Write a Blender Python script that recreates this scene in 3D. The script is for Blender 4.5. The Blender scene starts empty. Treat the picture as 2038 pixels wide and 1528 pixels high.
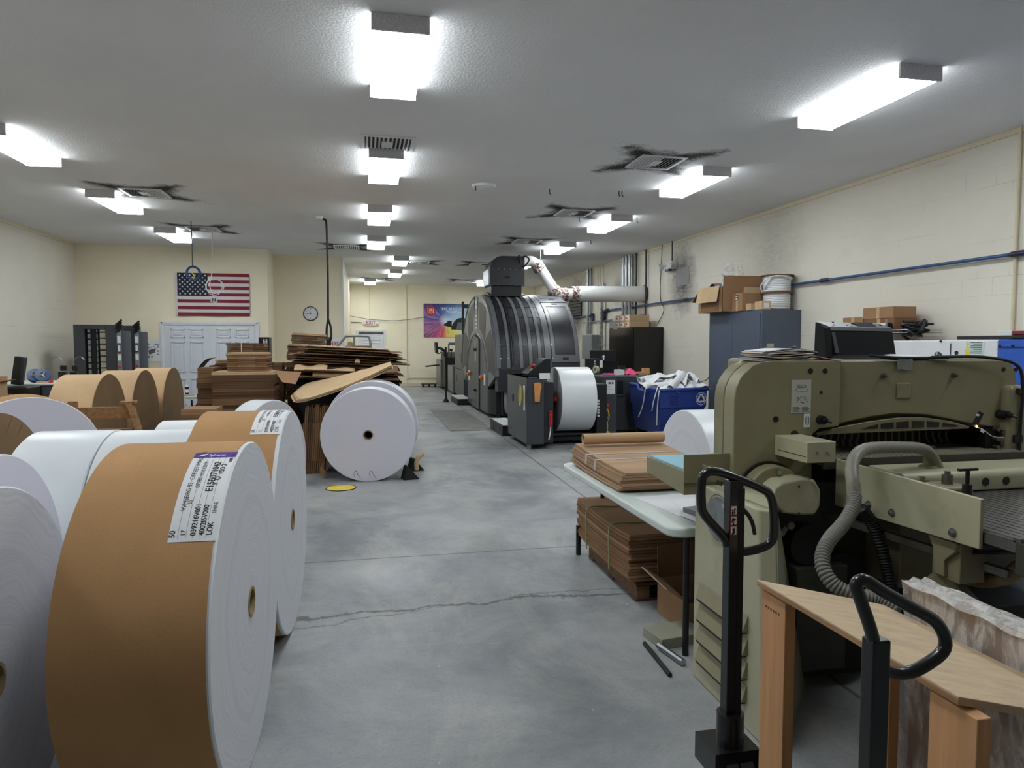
import bpy, bmesh, math, random
from mathutils import Vector, Matrix
random.seed(7)
PI = math.pi
sc = bpy.context.scene
C = sc.collection
def V(*a): return Vector(a)
def rad(a): return math.radians(a)

# ---------------------------------------------------------------- camera
EYE = V(0, 0, 1.7)
FOC = 1380.0
PITCH = math.atan(81.0 / FOC)
YAW = math.atan(292.0 * math.cos(PITCH) / FOC)
cd = bpy.data.cameras.new('camera')
cam = bpy.data.objects.new('camera', cd)
C.objects.link(cam)
cam.location = EYE
cam.rotation_euler = (PI / 2 - PITCH, 0, -YAW)
cd.sensor_width = 36
cd.lens = FOC / 2038 * 36
cd.clip_end = 200
sc.camera = cam
FW = V(math.sin(YAW) * math.cos(PITCH), math.cos(YAW) * math.cos(PITCH), -math.sin(PITCH))
RT = V(math.cos(YAW), -math.sin(YAW), 0)
UP = RT.cross(FW)
def ray(x, y): return FW + RT * ((x - 1019) / FOC) - UP * ((y - 764) / FOC)
# measuring helpers: the point of the room seen at a photo coordinate on a known wall, depth or height
def P(x, y, Y): d = ray(x, y); return EYE + d * (Y / d.y)
def W(x, y, X): d = ray(x, y); return EYE + d * (X / d.x)
def G(x, y, z=0.0): d = ray(x, y); return EYE + d * ((z - EYE.z) / d.z)

# ---------------------------------------------------------------- materials
MATS = {}
def s2l(c): return tuple((x / 255 / 12.92) if x / 255 <= .04045 else ((x / 255 + .055) / 1.055) ** 2.4 for x in c)
class NT:
    def __init__(s, m): s.m = m; s.t = m.node_tree; s.n = s.t.nodes; s.l = s.t.links
    def node(s, typ, **kw):
        n = s.n.new(typ)
        for k, v in kw.items():
            if k.startswith('i_'): n.inputs[k[2:]].default_value = v
            elif k.startswith('n_'): n.inputs[int(k[2:])].default_value = v
            else: setattr(n, k, v)
        return n
    def link(s, a, b): s.l.new(a, b)
    def math(s, op, a, b=None, c=None, clamp=False):
        n = s.n.new('ShaderNodeMath'); n.operation = op; n.use_clamp = clamp
        for i, v in enumerate((a, b, c)):
            if v is None: continue
            if isinstance(v, (int, float)): n.inputs[i].default_value = v
            else: s.link(v, n.inputs[i])
        return n.outputs[0]
    def mix(s, f, a, b, mode='MIX'):
        n = s.n.new('ShaderNodeMix'); n.data_type = 'RGBA'; n.blend_type = mode
        for i, v in ((0, f), (6, a), (7, b)):
            if isinstance(v, (int, float)): n.inputs[i].default_value = v
            elif isinstance(v, tuple): n.inputs[i].default_value = (*v[:3], 1)
            else: s.link(v, n.inputs[i])
        return n.outputs[2]
    def ramp(s, f, stops):
        n = s.n.new('ShaderNodeValToRGB'); e = n.color_ramp.elements
        while len(e) < len(stops): e.new(.5)
        for q, (p, c) in zip(e, stops):
            q.position = p; q.color = (*c[:3], 1) if isinstance(c, tuple) else (c, c, c, 1)
        s.link(f, n.inputs[0]); return n.outputs[0]
    def noise(s, vec, scale, detail=4, rough=.55, dist=0):
        n = s.node('ShaderNodeTexNoise'); n.inputs['Scale'].default_value = scale; n.inputs['Detail'].default_value = detail
        n.inputs['Roughness'].default_value = rough; n.inputs['Distortion'].default_value = dist
        if vec is not None: s.link(vec, n.inputs['Vector'])
        return n.outputs[0]
    def mapping(s, vec, scale=(1, 1, 1), rot=(0, 0, 0), loc=(0, 0, 0)):
        n = s.node('ShaderNodeMapping'); n.inputs['Scale'].default_value = scale; n.inputs['Rotation'].default_value = rot; n.inputs['Location'].default_value = loc
        s.link(vec, n.inputs['Vector']); return n.outputs[0]
def newmat(name):
    m = bpy.data.materials.new(name); m.use_nodes = True
    t = NT(m); t.b = m.node_tree.nodes['Principled BSDF']; MATS[name] = m
    t.geo = t.node('ShaderNodeTexCoord')
    return m, t
def mat(name, col, rough=.5, metal=0., var=0., vscale=6., bump=0., bscale=80., stretch=(1, 1, 1), spec=.5, dirt=0., dscale=3., dcol=(40, 36, 30), coat=0., lin=False):
    """plain surface with procedural colour variation, dirt blotches and bump"""
    m, t = newmat(name)
    c = col if lin else s2l(col)
    b = t.b
    b.inputs['Roughness'].default_value = rough; b.inputs['Metallic'].default_value = metal
    b.inputs['Specular IOR Level'].default_value = spec; b.inputs['Coat Weight'].default_value = coat
    vec = t.mapping(t.geo.outputs['Object'], stretch)
    out = None
    if var:
        n = t.noise(vec, vscale)
        lo = tuple(x * (1 - var) for x in c); hi = tuple(min(1, x * (1 + var)) for x in c)
        out = t.ramp(n, [(.3, lo), (.7, hi)])
    if dirt:
        n = t.noise(vec, dscale, 8, .65)
        f = t.math('MULTIPLY', t.ramp(n, [(.52, 0.), (.75, 1.)]), dirt)
        out = t.mix(f, out if out is not None else c, s2l(dcol))
    if out is not None: t.link(out, b.inputs['Base Color'])
    else: b.inputs['Base Color'].default_value = (*c, 1)
    if bump:
        bn = t.node('ShaderNodeBump'); bn.inputs['Strength'].default_value = bump; bn.inputs['Distance'].default_value = .01
        t.link(t.noise(vec, bscale, 3), bn.inputs['Height']); t.link(bn.outputs[0], b.inputs['Normal'])
    return m
def emit(name, col, st):
    m, t = newmat(name); t.b.inputs['Base Color'].default_value = (*s2l(col), 1)
    t.b.inputs['Emission Color'].default_value = (*s2l(col), 1); t.b.inputs['Emission Strength'].default_value = st
    return m

# ---------------------------------------------------------------- objects
RAWM = {}                                   # world matrix of every parent, kept by hand
def tag(o, label=None, cat=None, group=None, kind=None):
    if label: o['label'] = label
    if cat: o['category'] = cat
    if group: o['group'] = group
    if kind: o['kind'] = kind
    return o
def thing(name, label, cat, loc=(0, 0, 0), rotz=0., group=None, rot=None):
    o = bpy.data.objects.new(name, None); C.objects.link(o)
    o.empty_display_size = .1
    o.location = loc; o.rotation_euler = rot if rot else (0, 0, rotz)
    RAWM[o.name] = Matrix.Translation(V(*loc)) @ o.rotation_euler.to_matrix().to_4x4()
    return tag(o, label, cat, group)
def dup(o, loc=None, rotz=None, label=None, parent=None):
    """copy of a thing with copies of its parts and sub-parts"""
    c = o.copy(); C.objects.link(c)
    if parent is not None: c.parent = parent
    if loc is not None: c.location = loc
    if rotz is not None: c.rotation_euler = (0, 0, rotz)
    if label: c['label'] = label
    if parent is None: RAWM[c.name] = Matrix.Translation(c.location) @ c.rotation_euler.to_matrix().to_4x4()
    for ch in list(o.children): dup(ch, parent=c)
    return c

class MB:
    """collects shapes and links them as ONE mesh object"""
    def __init__(s): s.v = []; s.f = []; s.mi = []; s.k = 0; s.M = None; s.flat = set()
    def mat(s, k): s.k = k; return s
    def add(s, vs, fs, flat=False):
        o = len(s.v)
        s.v += [s.M @ Vector(p) if s.M is not None else Vector(p) for p in vs]
        for f in fs:
            if flat: s.flat.add(len(s.f))
            s.f.append([i + o for i in f]); s.mi.append(s.k)
        return s
    def box(s, x0, x1, y0, y1, z0, z1):
        return s.hexa([(x0, y0, z0), (x1, y0, z0), (x1, y1, z0), (x0, y1, z0), (x0, y0, z1), (x1, y0, z1), (x1, y1, z1), (x0, y1, z1)])
    def hexa(s, p): return s.add(p, [(0, 3, 2, 1), (4, 5, 6, 7), (0, 1, 5, 4), (1, 2, 6, 5), (2, 3, 7, 6), (3, 0, 4, 7)])
    def cbox(s, c, size, rot=(0, 0, 0)):
        R = Matrix.Identity(3)
        from mathutils import Euler
        R = Euler(rot).to_matrix(); c = Vector(c); a, b, d = (q / 2 for q in size)
        return s.hexa([c + R @ Vector(q) for q in ((-a, -b, -d), (a, -b, -d), (a, b, -d), (-a, b, -d), (-a, -b, d), (a, -b, d), (a, b, d), (-a, b, d))])
    def bar(s, p0, p1, w, h, up=(0, 0, 1)):
        p0 = Vector(p0); p1 = Vector(p1); d = (p1 - p0).normalized(); u = Vector(up)
        if abs(d.dot(u)) > .98: u = Vector((0, 1, 0))
        r = d.cross(u).normalized() * (w / 2); u = r.cross(d).normalized() * (h / 2)
        return s.hexa([p0 - r - u, p0 + r - u, p1 + r - u, p1 - r - u, p0 - r + u, p0 + r + u, p1 + r + u, p1 - r + u])
    def prism(s, poly, a, b, axis='y'):
        """poly: 2-D points; axis y: (x,z), axis x: (y,z), axis z: (x,y)"""
        def q(p, t): return {'y': (p[0], t, p[1]), 'x': (t, p[0], p[1]), 'z': (p[0], p[1], t)}[axis]
        n = len(poly)
        return s.add([q(p, a) for p in poly] + [q(p, b) for p in poly], [list(range(n))[::-1], list(range(n, 2 * n))] + [(i, (i + 1) % n, n + (i + 1) % n, n + i) for i in range(n)])
    def poly(s, pts): return s.add(pts, [list(range(len(pts)))])
    def frame2(s, d):
        d = Vector(d).normalized(); u = Vector((0, 0, 1)) if abs(d.z) < .9 else Vector((1, 0, 0))
        a = d.cross(u).normalized(); return a, d.cross(a)
    def cyl(s, p0, p1, r, n=24, r1=None, cap=True):
        p0 = Vector(p0); p1 = Vector(p1); r1 = r if r1 is None else r1; a, b = s.frame2(p1 - p0)
        ring = lambda p, q: [p + a * (q * math.cos(2 * PI * i / n)) + b * (q * math.sin(2 * PI * i / n)) for i in range(n)]
        fs = [(i, (i + 1) % n, n + (i + 1) % n, n + i) for i in range(n)]
        if cap: fs += [list(range(n))[::-1], list(range(n, 2 * n))]
        return s.add(ring(p0, r) + ring(p1, r1), fs)
    def lathe(s, prof, p0, d, n=32, closed=False):
        """prof: (radius, distance along d)"""
        p0 = Vector(p0); d = Vector(d).normalized(); a, b = s.frame2(d); vs = []; fs = []
        for r, h in prof: vs += [p0 + d * h + a * (r * math.cos(2 * PI * i / n)) + b * (r * math.sin(2 * PI * i / n)) for i in range(n)]
        m = len(prof)
        for j in range(m if closed else m - 1):
            k = (j + 1) % m
            fs += [(j * n + i, j * n + (i + 1) % n, k * n + (i + 1) % n, k * n + i) for i in range(n)]
        return s.add(vs, fs)
    def tube(s, pts, r, n=8, closed=False, cap=True):
        pts = [Vector(p) for p in pts]; m = len(pts); vs = []; fs = []; a = None
        for i, p in enumerate(pts):
            t = (pts[(i + 1) % m] - pts[i - 1]) if closed else (pts[min(i + 1, m - 1)] - pts[max(i - 1, 0)])
            if t.length < 1e-9: t = Vector((0, 0, 1))
            t.normalize()
            if a is None: a, b = s.frame2(t)
            else:
                a = a - t * a.dot(t)
                if a.length < 1e-6: a, b = s.frame2(t)
                a.normalize(); b = t.cross(a)
            q = r(i / (m - 1)) if callable(r) else r
            vs += [p + a * (q * math.cos(2 * PI * k / n)) + b * (q * math.sin(2 * PI * k / n)) for k in range(n)]
        for j in range(m if closed else m - 1):
            q = (j + 1) % m
            fs += [(j * n + k, j * n + (k + 1) % n, q * n + (k + 1) % n, q * n + k) for k in range(n)]
        if cap and not closed: fs += [list(range(n))[::-1], list(range((m - 1) * n, m * n))]
        return s.add(vs, fs)
    def grid(s, fn, nu, nv, closed_u=False):
        vs = [fn(i / (nu if closed_u else nu - 1), j / (nv - 1)) for j in range(nv) for i in range(nu)]
        return s.add(vs, [(j * nu + i, j * nu + (i + 1) % nu, (j + 1) * nu + (i + 1) % nu, (j + 1) * nu + i) for j in range(nv - 1) for i in range(nu if closed_u else nu - 1)])
    def slab(s, fn, nu, nv, t):
        """a sheet fn(u,v) given thickness t along +z offset vector"""
        t = Vector(t) if not isinstance(t, (int, float)) else Vector((0, 0, t))
        top = [Vector(fn(i / (nu - 1), j / (nv - 1))) for j in range(nv) for i in range(nu)]
        N = len(top); fs = []
        for j in range(nv - 1):
            for i in range(nu - 1):
                q = (j * nu + i, j * nu + i + 1, (j + 1) * nu + i + 1, (j + 1) * nu + i)
                fs.append(q); fs.append(tuple(N + k for k in q[::-1]))
        rimi = [i for i in range(nu)] + [j * nu + nu - 1 for j in range(1, nv)] + [(nv - 1) * nu + i for i in range(nu - 2, -1, -1)] + [j * nu for j in range(nv - 2, 0, -1)]
        for a, b in zip(rimi, rimi[1:] + rimi[:1]): fs.append((b, a, N + a, N + b))
        return s.add(top + [p - t for p in top], fs)
    def ball(s, c, r, n=16, sz=(1, 1, 1)):
        c = Vector(c); m = n // 2
        return s.grid(lambda u, v: c + Vector((r * sz[0] * math.sin(PI * v) * math.cos(2 * PI * u), r * sz[1] * math.sin(PI * v) * math.sin(2 * PI * u), r * sz[2] * math.cos(PI * v))), n, m + 1, True)
    def text(s, body, size, fn, ext=0., align='LEFT', bold=0.):
        """letters; fn maps the flat (x,y) of the lettering to 3-D"""
        vs, fs = letters(body, size, align, bold)
        return s.add([fn(p[0], p[1]) for p in vs], fs)
    def build(s, name, m, parent=None, smooth=None, bevel=0., space='world', seg=2, origin=True):
        me = bpy.data.meshes.new(name)
        vs = s.v
        o = bpy.data.objects.new(name, me)
        if parent is not None:
            if space == 'world':
                I = RAWM[parent.name].inverted(); vs = [I @ p for p in vs]
            RAWM[o.name] = RAWM[parent.name].copy()
        elif origin and vs:
            lo = [min(p[i] for p in vs) for i in range(3)]; hi = [max(p[i] for p in vs) for i in range(3)]
            off = Vector(((lo[0] + hi[0]) / 2, (lo[1] + hi[1]) / 2, lo[2])); vs = [p - off for p in vs]; o.location = off
            RAWM[o.name] = Matrix.Translation(off)
        else: RAWM[o.name] = Matrix.Identity(4)
        me.from_pydata([tuple(p) for p in vs], [], s.f)
        ms = m if isinstance(m, (list, tuple)) else [m]
        for q in ms: me.materials.append(MATS[q] if isinstance(q, str) else q)
        if len(ms) > 1: me.polygons.foreach_set('material_index', s.mi)
        bm = bmesh.new(); bm.from_mesh(me); bmesh.ops.recalc_face_normals(bm, faces=bm.faces); bm.to_mesh(me); bm.free()
        if smooth is not None:
            me.polygons.foreach_set('use_smooth', [True] * len(me.polygons)); me.set_sharp_from_angle(angle=rad(smooth))
        me.update()
        C.objects.link(o)
        if parent is not None: o.parent = parent
        if bevel:
            b = o.modifiers.new('bevel', 'BEVEL'); b.width = bevel; b.segments = seg; b.limit_method = 'ANGLE'; b.angle_limit = rad(40)
            if smooth is None:
                me.polygons.foreach_set('use_smooth', [True] * len(me.polygons)); b.harden_normals = True; me.set_sharp_from_angle(angle=rad(180))
        return o
LET = {}
def letters(body, size, align='LEFT', bold=0.):
    k = (body, align, bold)
    if k not in LET:
        cu = bpy.data.curves.new('lettering', 'FONT'); cu.body = body; cu.align_x = align; cu.size = 1; cu.resolution_u = 3; cu.offset = bold
        o = bpy.data.objects.new('lettering', cu); C.objects.link(o)
        dg = bpy.context.evaluated_depsgraph_get(); me = o.evaluated_get(dg).to_mesh()
        LET[k] = ([tuple(v.co) for v in me.vertices], [tuple(p.vertices) for p in me.polygons])
        o.evaluated_get(dg).to_mesh_clear(); bpy.data.objects.remove(o); bpy.data.curves.remove(cu)
    vs, fs = LET[k]
    return [(x * size, y * size, 0) for x, y, z in vs], fs
def arc(c, r, a0, a1, n, ax=(1, 0, 0), ay=(0, 0, 1)):
    c = Vector(c); ax = Vector(ax); ay = Vector(ay)
    return [c + ax * (r * math.cos(rad(a0 + (a1 - a0) * i / (n - 1)))) + ay * (r * math.sin(rad(a0 + (a1 - a0) * i / (n - 1)))) for i in range(n)]
def spline(pts, n=8):
    pts = [Vector(p) for p in pts]; out = []
    for i in range(len(pts) - 1):
        p0, p1, p2, p3 = pts[max(i - 1, 0)], pts[i], pts[i + 1], pts[min(i + 2, len(pts) - 1)]
        for k in range(n):
            t = k / n
            out.append(.5 * ((2 * p1) + (p2 - p0) * t + (2 * p0 - 5 * p1 + 4 * p2 - p3) * t * t + (3 * p1 - p0 - 3 * p2 + p3) * t ** 3))
    return out + [pts[-1]]
def rrect(x0, x1, y0, y1, r, n=5):
    out = []
    for cx, cy, a in ((x1 - r, y1 - r, 0), (x0 + r, y1 - r, 90), (x0 + r, y0 + r, 180), (x1 - r, y0 + r, 270)):
        out += [(cx + r * math.cos(rad(a + 90 * i / n)), cy + r * math.sin(rad(a + 90 * i / n))) for i in range(n + 1)]
    return out
# ================================================================ MATERIALS
def wall_mat(name, base, block=True, smudge=()):
    m, t = newmat(name); b = t.b
    b.inputs['Roughness'].default_value = .62; b.inputs['Specular IOR Level'].default_value = .3
    sp = t.node('ShaderNodeSeparateXYZ'); t.link(t.geo.outputs['Object'], sp.inputs[0])
    cb = t.node('ShaderNodeCombineXYZ'); t.link(t.math('ADD', sp.outputs[0], sp.outputs[1]), cb.inputs[0]); t.link(sp.outputs[2], cb.inputs[1])
    uv = cb.outputs[0]
    c = s2l(base)
    n1 = t.ramp(t.noise(uv, .7, 5), [(.3, tuple(x * .93 for x in c)), (.7, tuple(min(1, x * 1.04) for x in c))])
    br = t.node('ShaderNodeTexBrick'); t.link(uv, br.inputs['Vector'])
    br.inputs['Scale'].default_value = 1; br.inputs['Brick Width'].default_value = .406; br.inputs['Row Height'].default_value = .203
    br.inputs['Mortar Size'].default_value = .004; br.inputs['Mortar Smooth'].default_value = .6
    patch = t.ramp(t.noise(t.mapping(uv, (.5, 2.5, 1)), 1.1, 4, .6), [(.52, 0.), (.66, 1.)])
    line = t.math('MULTIPLY', br.outputs['Fac'], t.math('MULTIPLY', patch, .5 if block else 0.))
    col = t.mix(line, n1, tuple(x * .35 for x in c))
    stain = t.math('MULTIPLY', t.ramp(t.noise(uv, 1.6, 8, .7), [(.6, 0.), (.8, 1.)]), .22)
    col = t.mix(stain, col, s2l((150, 140, 118)))
    sp2 = t.math('MULTIPLY', t.ramp(t.noise(t.mapping(uv, (1, 2, 1)), 9, 3, .5), [(.73, 0.), (.76, 1.)]), t.ramp(t.noise(uv, .8, 2), [(.52, 0.), (.6, .5)]))
    col = t.mix(sp2, col, s2l((95, 88, 76)))
    for cy, cz, rr_, amt in smudge:                     # grime round a patch or an outlet
        dy = t.math('SUBTRACT', sp.outputs[1], cy); dz = t.math('MULTIPLY', t.math('SUBTRACT', sp.outputs[2], cz), .85)
        dd = t.math('SQRT', t.math('ADD', t.math('MULTIPLY', dy, dy), t.math('MULTIPLY', dz, dz)))
        f = t.math('MULTIPLY', t.math('SUBTRACT', 1., t.math('DIVIDE', dd, t.math('MULTIPLY', t.math('ADD', t.noise(uv, 3.5, 6, .7), .4), rr_)), clamp=True), amt)
        f = t.math('MULTIPLY', f, t.math('ADD', t.math('MULTIPLY', t.noise(t.mapping(uv, (1, 3, 1)), 6, 4, .7), 1.6), .1), clamp=True)
        col = t.mix(f, col, s2l((92, 86, 82)))
    t.link(col, b.inputs['Base Color'])
    bn = t.node('ShaderNodeBump'); bn.inputs['Strength'].default_value = .25; bn.inputs['Distance'].default_value = .01
    h = t.math('SUBTRACT', t.math('MULTIPLY', t.noise(uv, 70, 3), .25), t.math('MULTIPLY', br.outputs['Fac'], .5 if block else 0.))
    t.link(h, bn.inputs['Height']); t.link(bn.outputs[0], b.inputs['Normal'])
    return m
wall_mat('painted_block', (228, 222, 208)); wall_mat('painted_block_right', (228, 222, 208), True, ((14.3, 3.1, .85, 1.3), (22.1, 2.8, 1.1, 1.4), (10.9, 3.3, 1.2, .35), (18.3, 3.1, .5, .8))); wall_mat('painted_plaster', (240, 230, 204), False); wall_mat('painted_block_far', (246, 238, 214))
def ceiling_mat():
    m, t = newmat('textured_ceiling'); b = t.b; c = s2l((231, 231, 231))
    b.inputs['Roughness'].default_value = .85; b.inputs['Specular IOR Level'].default_value = .15
    n = t.noise(t.geo.outputs['Object'], 1.2, 3)
    col = t.ramp(n, [(.3, tuple(x * .95 for x in c)), (.7, c)])
    # soot blown out of the air vents: long arms from the corners of each grille
    uv = t.node('ShaderNodeUVMap'); sp = t.node('ShaderNodeSeparateXYZ'); t.link(uv.outputs[0], sp.inputs[0])
    ax = t.math('ABSOLUTE', sp.outputs[0]); ay = t.math('ABSOLUTE', sp.outputs[1])
    nz = t.noise(t.geo.outputs['Object'], 5, 6, .7); fine = t.noise(t.geo.outputs['Object'], 38, 3, .8)
    d = t.math('ABSOLUTE', t.math('SUBTRACT', ax, ay))                                   # distance to the diagonals
    r = t.math('MAXIMUM', ax, ay)
    arm = t.math('SUBTRACT', 1., t.math('DIVIDE', d, t.math('ADD', t.math('MULTIPLY', nz, .42), .10)), clamp=True)
    fall = t.math('SUBTRACT', 1., t.math('DIVIDE', t.math('SUBTRACT', r, .24), t.math('ADD', t.math('MULTIPLY', nz, .85), .0)), clamp=True)
    halo = t.math('MULTIPLY', t.math('SUBTRACT', 1., t.math('DIVIDE', r, t.math('ADD', t.math('MULTIPLY', nz, .62), .16)), clamp=True), 1.6)
    s = t.math('MAXIMUM', t.math('MULTIPLY', t.math('MULTIPLY', arm, fall), 1.7), halo)
    s = t.math('MULTIPLY', t.math('POWER', t.math('MINIMUM', s, 1.), .75), t.math('ADD', t.math('MULTIPLY', fine, 3.2), -.35), clamp=True)
    s = t.math('MULTIPLY', s, t.math('LESS_THAN', r, 1.))
    col = t.mix(t.math('MULTIPLY', s, .97), col, s2l((28, 27, 27)))
    t.link(col, b.inputs['Base Color'])
    bn = t.node('ShaderNodeBump'); bn.inputs['Strength'].default_value = .5; bn.inputs['Distance'].default_value = .012
    t.link(t.noise(t.geo.outputs['Object'], 42, 3, .6), bn.inputs['Height']); t.link(bn.outputs[0], b.inputs['Normal'])
ceiling_mat()
def floor_mat():
    m, t = newmat('concrete_floor'); b = t.b; o = t.geo.outputs['Object']
    sp = t.node('ShaderNodeSeparateXYZ'); t.link(o, sp.inputs[0]); x, y = sp.outputs[0], sp.outputs[1]
    c = s2l((148, 150, 151)); d = s2l((120, 124, 127)); w = s2l((184, 181, 172))
    col = t.ramp(t.noise(o, .9, 9, .68, .4), [(.36, d), (.52, c), (.66, s2l((166, 166, 164)))])
    sc1 = t.math('MULTIPLY', t.ramp(t.noise(t.mapping(o, (1, .45, 1), (0, 0, .5)), 1.5, 10, .72, .6), [(.5, 0.), (.68, 1.)]), .5)
    col = t.mix(sc1, col, w)
    fine = t.noise(o, 60, 5, .7)
    col = t.mix(t.math('MULTIPLY', t.ramp(fine, [(.35, 1.), (.5, 0.)]), .22), col, s2l((92, 95, 98)))
    scr = t.ramp(t.noise(t.mapping(o, (1, 9, 1), (0, 0, .3)), 6, 5, .6), [(.66, 0.), (.7, 1.)])
    col = t.mix(t.math('MULTIPLY', scr, .3), col, s2l((190, 190, 186)))
    spk = t.ramp(t.noise(o, 24, 2, .5), [(.76, 0.), (.78, 1.)])
    col = t.mix(t.math('MULTIPLY', spk, .6), col, s2l((215, 214, 208)))
    wob = t.math('MULTIPLY', t.math('SUBTRACT', t.noise(o, 1.6, 6, .65), .5), .5)
    wob2 = t.math('MULTIPLY', t.math('SUBTRACT', t.noise(o, 20, 3, .6), .5), .012)
    def joint(v, at, half, wv=None):
        a = t.math('SUBTRACT', v, at)
        if wv is not None: a = t.math('ADD', a, wv)
        return t.math('SUBTRACT', 1., t.math('DIVIDE', t.math('ABSOLUTE', a), half), clamp=True)
    J = joint(y, 5.5, .012, wob2)
    for q in (11.1, 16.7, 22.3, -.1): J = t.math('MAXIMUM', J, joint(y, q, .01, wob2))
    J = t.math('MAXIMUM', J, joint(t.math('SUBTRACT', x, t.math('MULTIPLY', y, .012)), 2.27, .016, wob2))
    J = t.math('MAXIMUM', J, joint(x, -3.2, .012, wob2))
    crack = t.math('MAXIMUM', joint(y, 4.4, .02, wob), t.math('MULTIPLY', joint(t.math('ADD', y, t.math('MULTIPLY', x, -.12)), 4.32, .011, t.math('MULTIPLY', wob, .8)), .6))
    J = t.math('MAXIMUM', J, crack)
    col = t.mix(t.math('MULTIPLY', t.math('POWER', J, .6), .8), col, s2l((58, 58, 56)))
    t.link(col, b.inputs['Base Color'])
    t.link(t.ramp(t.noise(o, 1.1, 6), [(.3, .38), (.7, .62)]), b.inputs['Roughness']); b.inputs['Specular IOR Level'].default_value = .35
    bn = t.node('ShaderNodeBump'); bn.inputs['Strength'].default_value = .2; bn.inputs['Distance'].default_value = .01
    t.link(t.math('SUBTRACT', t.math('MULTIPLY', fine, .25), J), bn.inputs['Height']); t.link(bn.outputs[0], b.inputs['Normal'])
floor_mat()
mat('trim_white', (226, 228, 232), .4, var=.03); mat('trim_cream', (219, 207, 176), .5, var=.05)
mat('white_door', (219, 223, 230), .35, var=.02); mat('white_metal', (222, 224, 226), .35, var=.03)
mat('fixture_metal', (206, 204, 206), .5, var=.16, vscale=60)
mat('black_plastic', (20, 20, 22), .42, var=.2, vscale=9); mat('black_matt', (14, 14, 15), .6, var=.2)
mat('black_gloss', (12, 12, 13), .16, var=.1); mat('rubber', (24, 24, 25), .75)
mat('steel', (176, 178, 180), .32, 1., var=.12, vscale=20); mat('galvanised', (158, 162, 165), .3, .95, var=.2, vscale=14)
mat('dark_steel', (70, 71, 73), .4, .8, var=.2); mat('grey_paint', (132, 136, 136), .45, var=.05)
mat('press_grey', (63, 65, 71), .38, var=.10, vscale=3, dirt=.15); mat('press_light_grey', (104, 105, 108), .36, var=.08, vscale=3)
mat('press_dark', (40, 42, 48), .4, var=.12, vscale=3); mat('press_black', (22, 22, 25), .45, var=.2)
mat('press_frame', (112, 114, 118), .34, .3, var=.08)
mat('red_plastic', (196, 40, 40), .4); mat('orange_plastic', (226, 128, 44), .4); mat('yellow_plastic', (226, 196, 44), .45)
mat('white_plastic', (226, 228, 230), .4); mat('paper_white', (229, 229, 231), .6, var=.03, vscale=2)
mat('red_print', (196, 44, 40), .5); mat('ink', (20, 20, 24), .6); mat('grey_ink', (96, 97, 102), .6); mat('purple_print', (84, 52, 148), .5)
mat('blue_print', (60, 96, 190), .5); mat('yellow_print', (236, 214, 60), .5); mat('pale_green_print', (208, 226, 216), .5)
mat('blue_pipe', (48, 76, 124), .35, var=.08); mat('dark_blue', (26, 30, 60), .4)
mat('steel_blue', (78, 88, 104), .42, var=.06, vscale=2.5, bump=.08, bscale=200)
mat('bin_blue', (38, 62, 140), .42, var=.12, vscale=2, dirt=.25, dscale=5, dcol=(60, 80, 140), bump=.08, bscale=60)
mat('pallet_wood', (150, 108, 66), .75, var=.3, vscale=3, stretch=(8, 1, 8), dirt=.6, dscale=5, bump=.3, bscale=40)
mat('dark_pallet_wood', (112, 82, 58), .8, var=.3, vscale=3, stretch=(1, 8, 8), dirt=.5, dscale=5, bump=.3, bscale=40)
mat('pine', (204, 152, 104), .6, var=.14, vscale=2, stretch=(14, 14, 1), bump=.1)
mat('plywood', (206, 180, 146), .6, var=.14, vscale=2, stretch=(1.5, 14, 14), dirt=.15, dscale=6)
mat('ply_edge', (168, 128, 92), .7, var=.35, vscale=4, stretch=(1, 1, 60))
mat('table_plastic', (206, 214, 208), .5, var=.05, dirt=.25, dscale=6, dcol=(150, 160, 150), bump=.1, bscale=120)
mat('cream_enamel', (143, 135, 106), .42, var=.07, vscale=2.5, dirt=.35, dscale=2.4, dcol=(104, 98, 72))
mat('cream_enamel_worn', (134, 126, 98), .45, var=.08, vscale=3, dirt=.55, dscale=3.5, dcol=(80, 76, 56), bump=.05)
mat('cream_light', (180, 176, 147), .42, var=.05, vscale=3, dirt=.3, dscale=5, dcol=(90, 84, 60))
mat('machine_dark', (64, 63, 54), .55, var=.3, vscale=3, dirt=.5, dscale=4, dcol=(24, 23, 20))
mat('machine_black', (22, 22, 20), .5, var=.3, vscale=4); mat('grimy_steel', (124, 120, 112), .38, .85, var=.25, vscale=8, dirt=.4, dscale=5)
mat('bed_steel', (150, 148, 146), .33, .9, var=.2, vscale=5, stretch=(1, 8, 1), dirt=.3)
mat('worn_shade_grey', (150, 150, 132), .5, var=.1, dirt=.3)
def card_mat(name, base, lines=0., dirt=.12):
    m, t = newmat(name); b = t.b; c = s2l(base); o = t.geo.outputs['Object']
    b.inputs['Roughness'].default_value = .8; b.inputs['Specular IOR Level'].default_value = .2
    col = t.ramp(t.noise(o, 2.2, 5), [(.3, tuple(x * .86 for x in c)), (.7, tuple(min(1, x * 1.08) for x in c))])
    fib = t.noise(t.mapping(o, (1, 1, 1)), 120, 4, .8)
    col = t.mix(t.math('MULTIPLY', t.ramp(fib, [(.35, 1.), (.6, 0.)]), .2), col, tuple(x * .6 for x in c))
    if dirt: col = t.mix(t.math('MULTIPLY', t.ramp(t.noise(o, 4, 8, .7), [(.55, 0.), (.8, 1.)]), dirt), col, tuple(x * .4 for x in c))
    t.link(col, b.inputs['Base Color'])
    bn = t.node('ShaderNodeBump'); bn.inputs['Strength'].default_value = .12; bn.inputs['Distance'].default_value = .004
    t.link(fib, bn.inputs['Height']); t.link(bn.outputs[0], b.inputs['Normal'])
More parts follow.
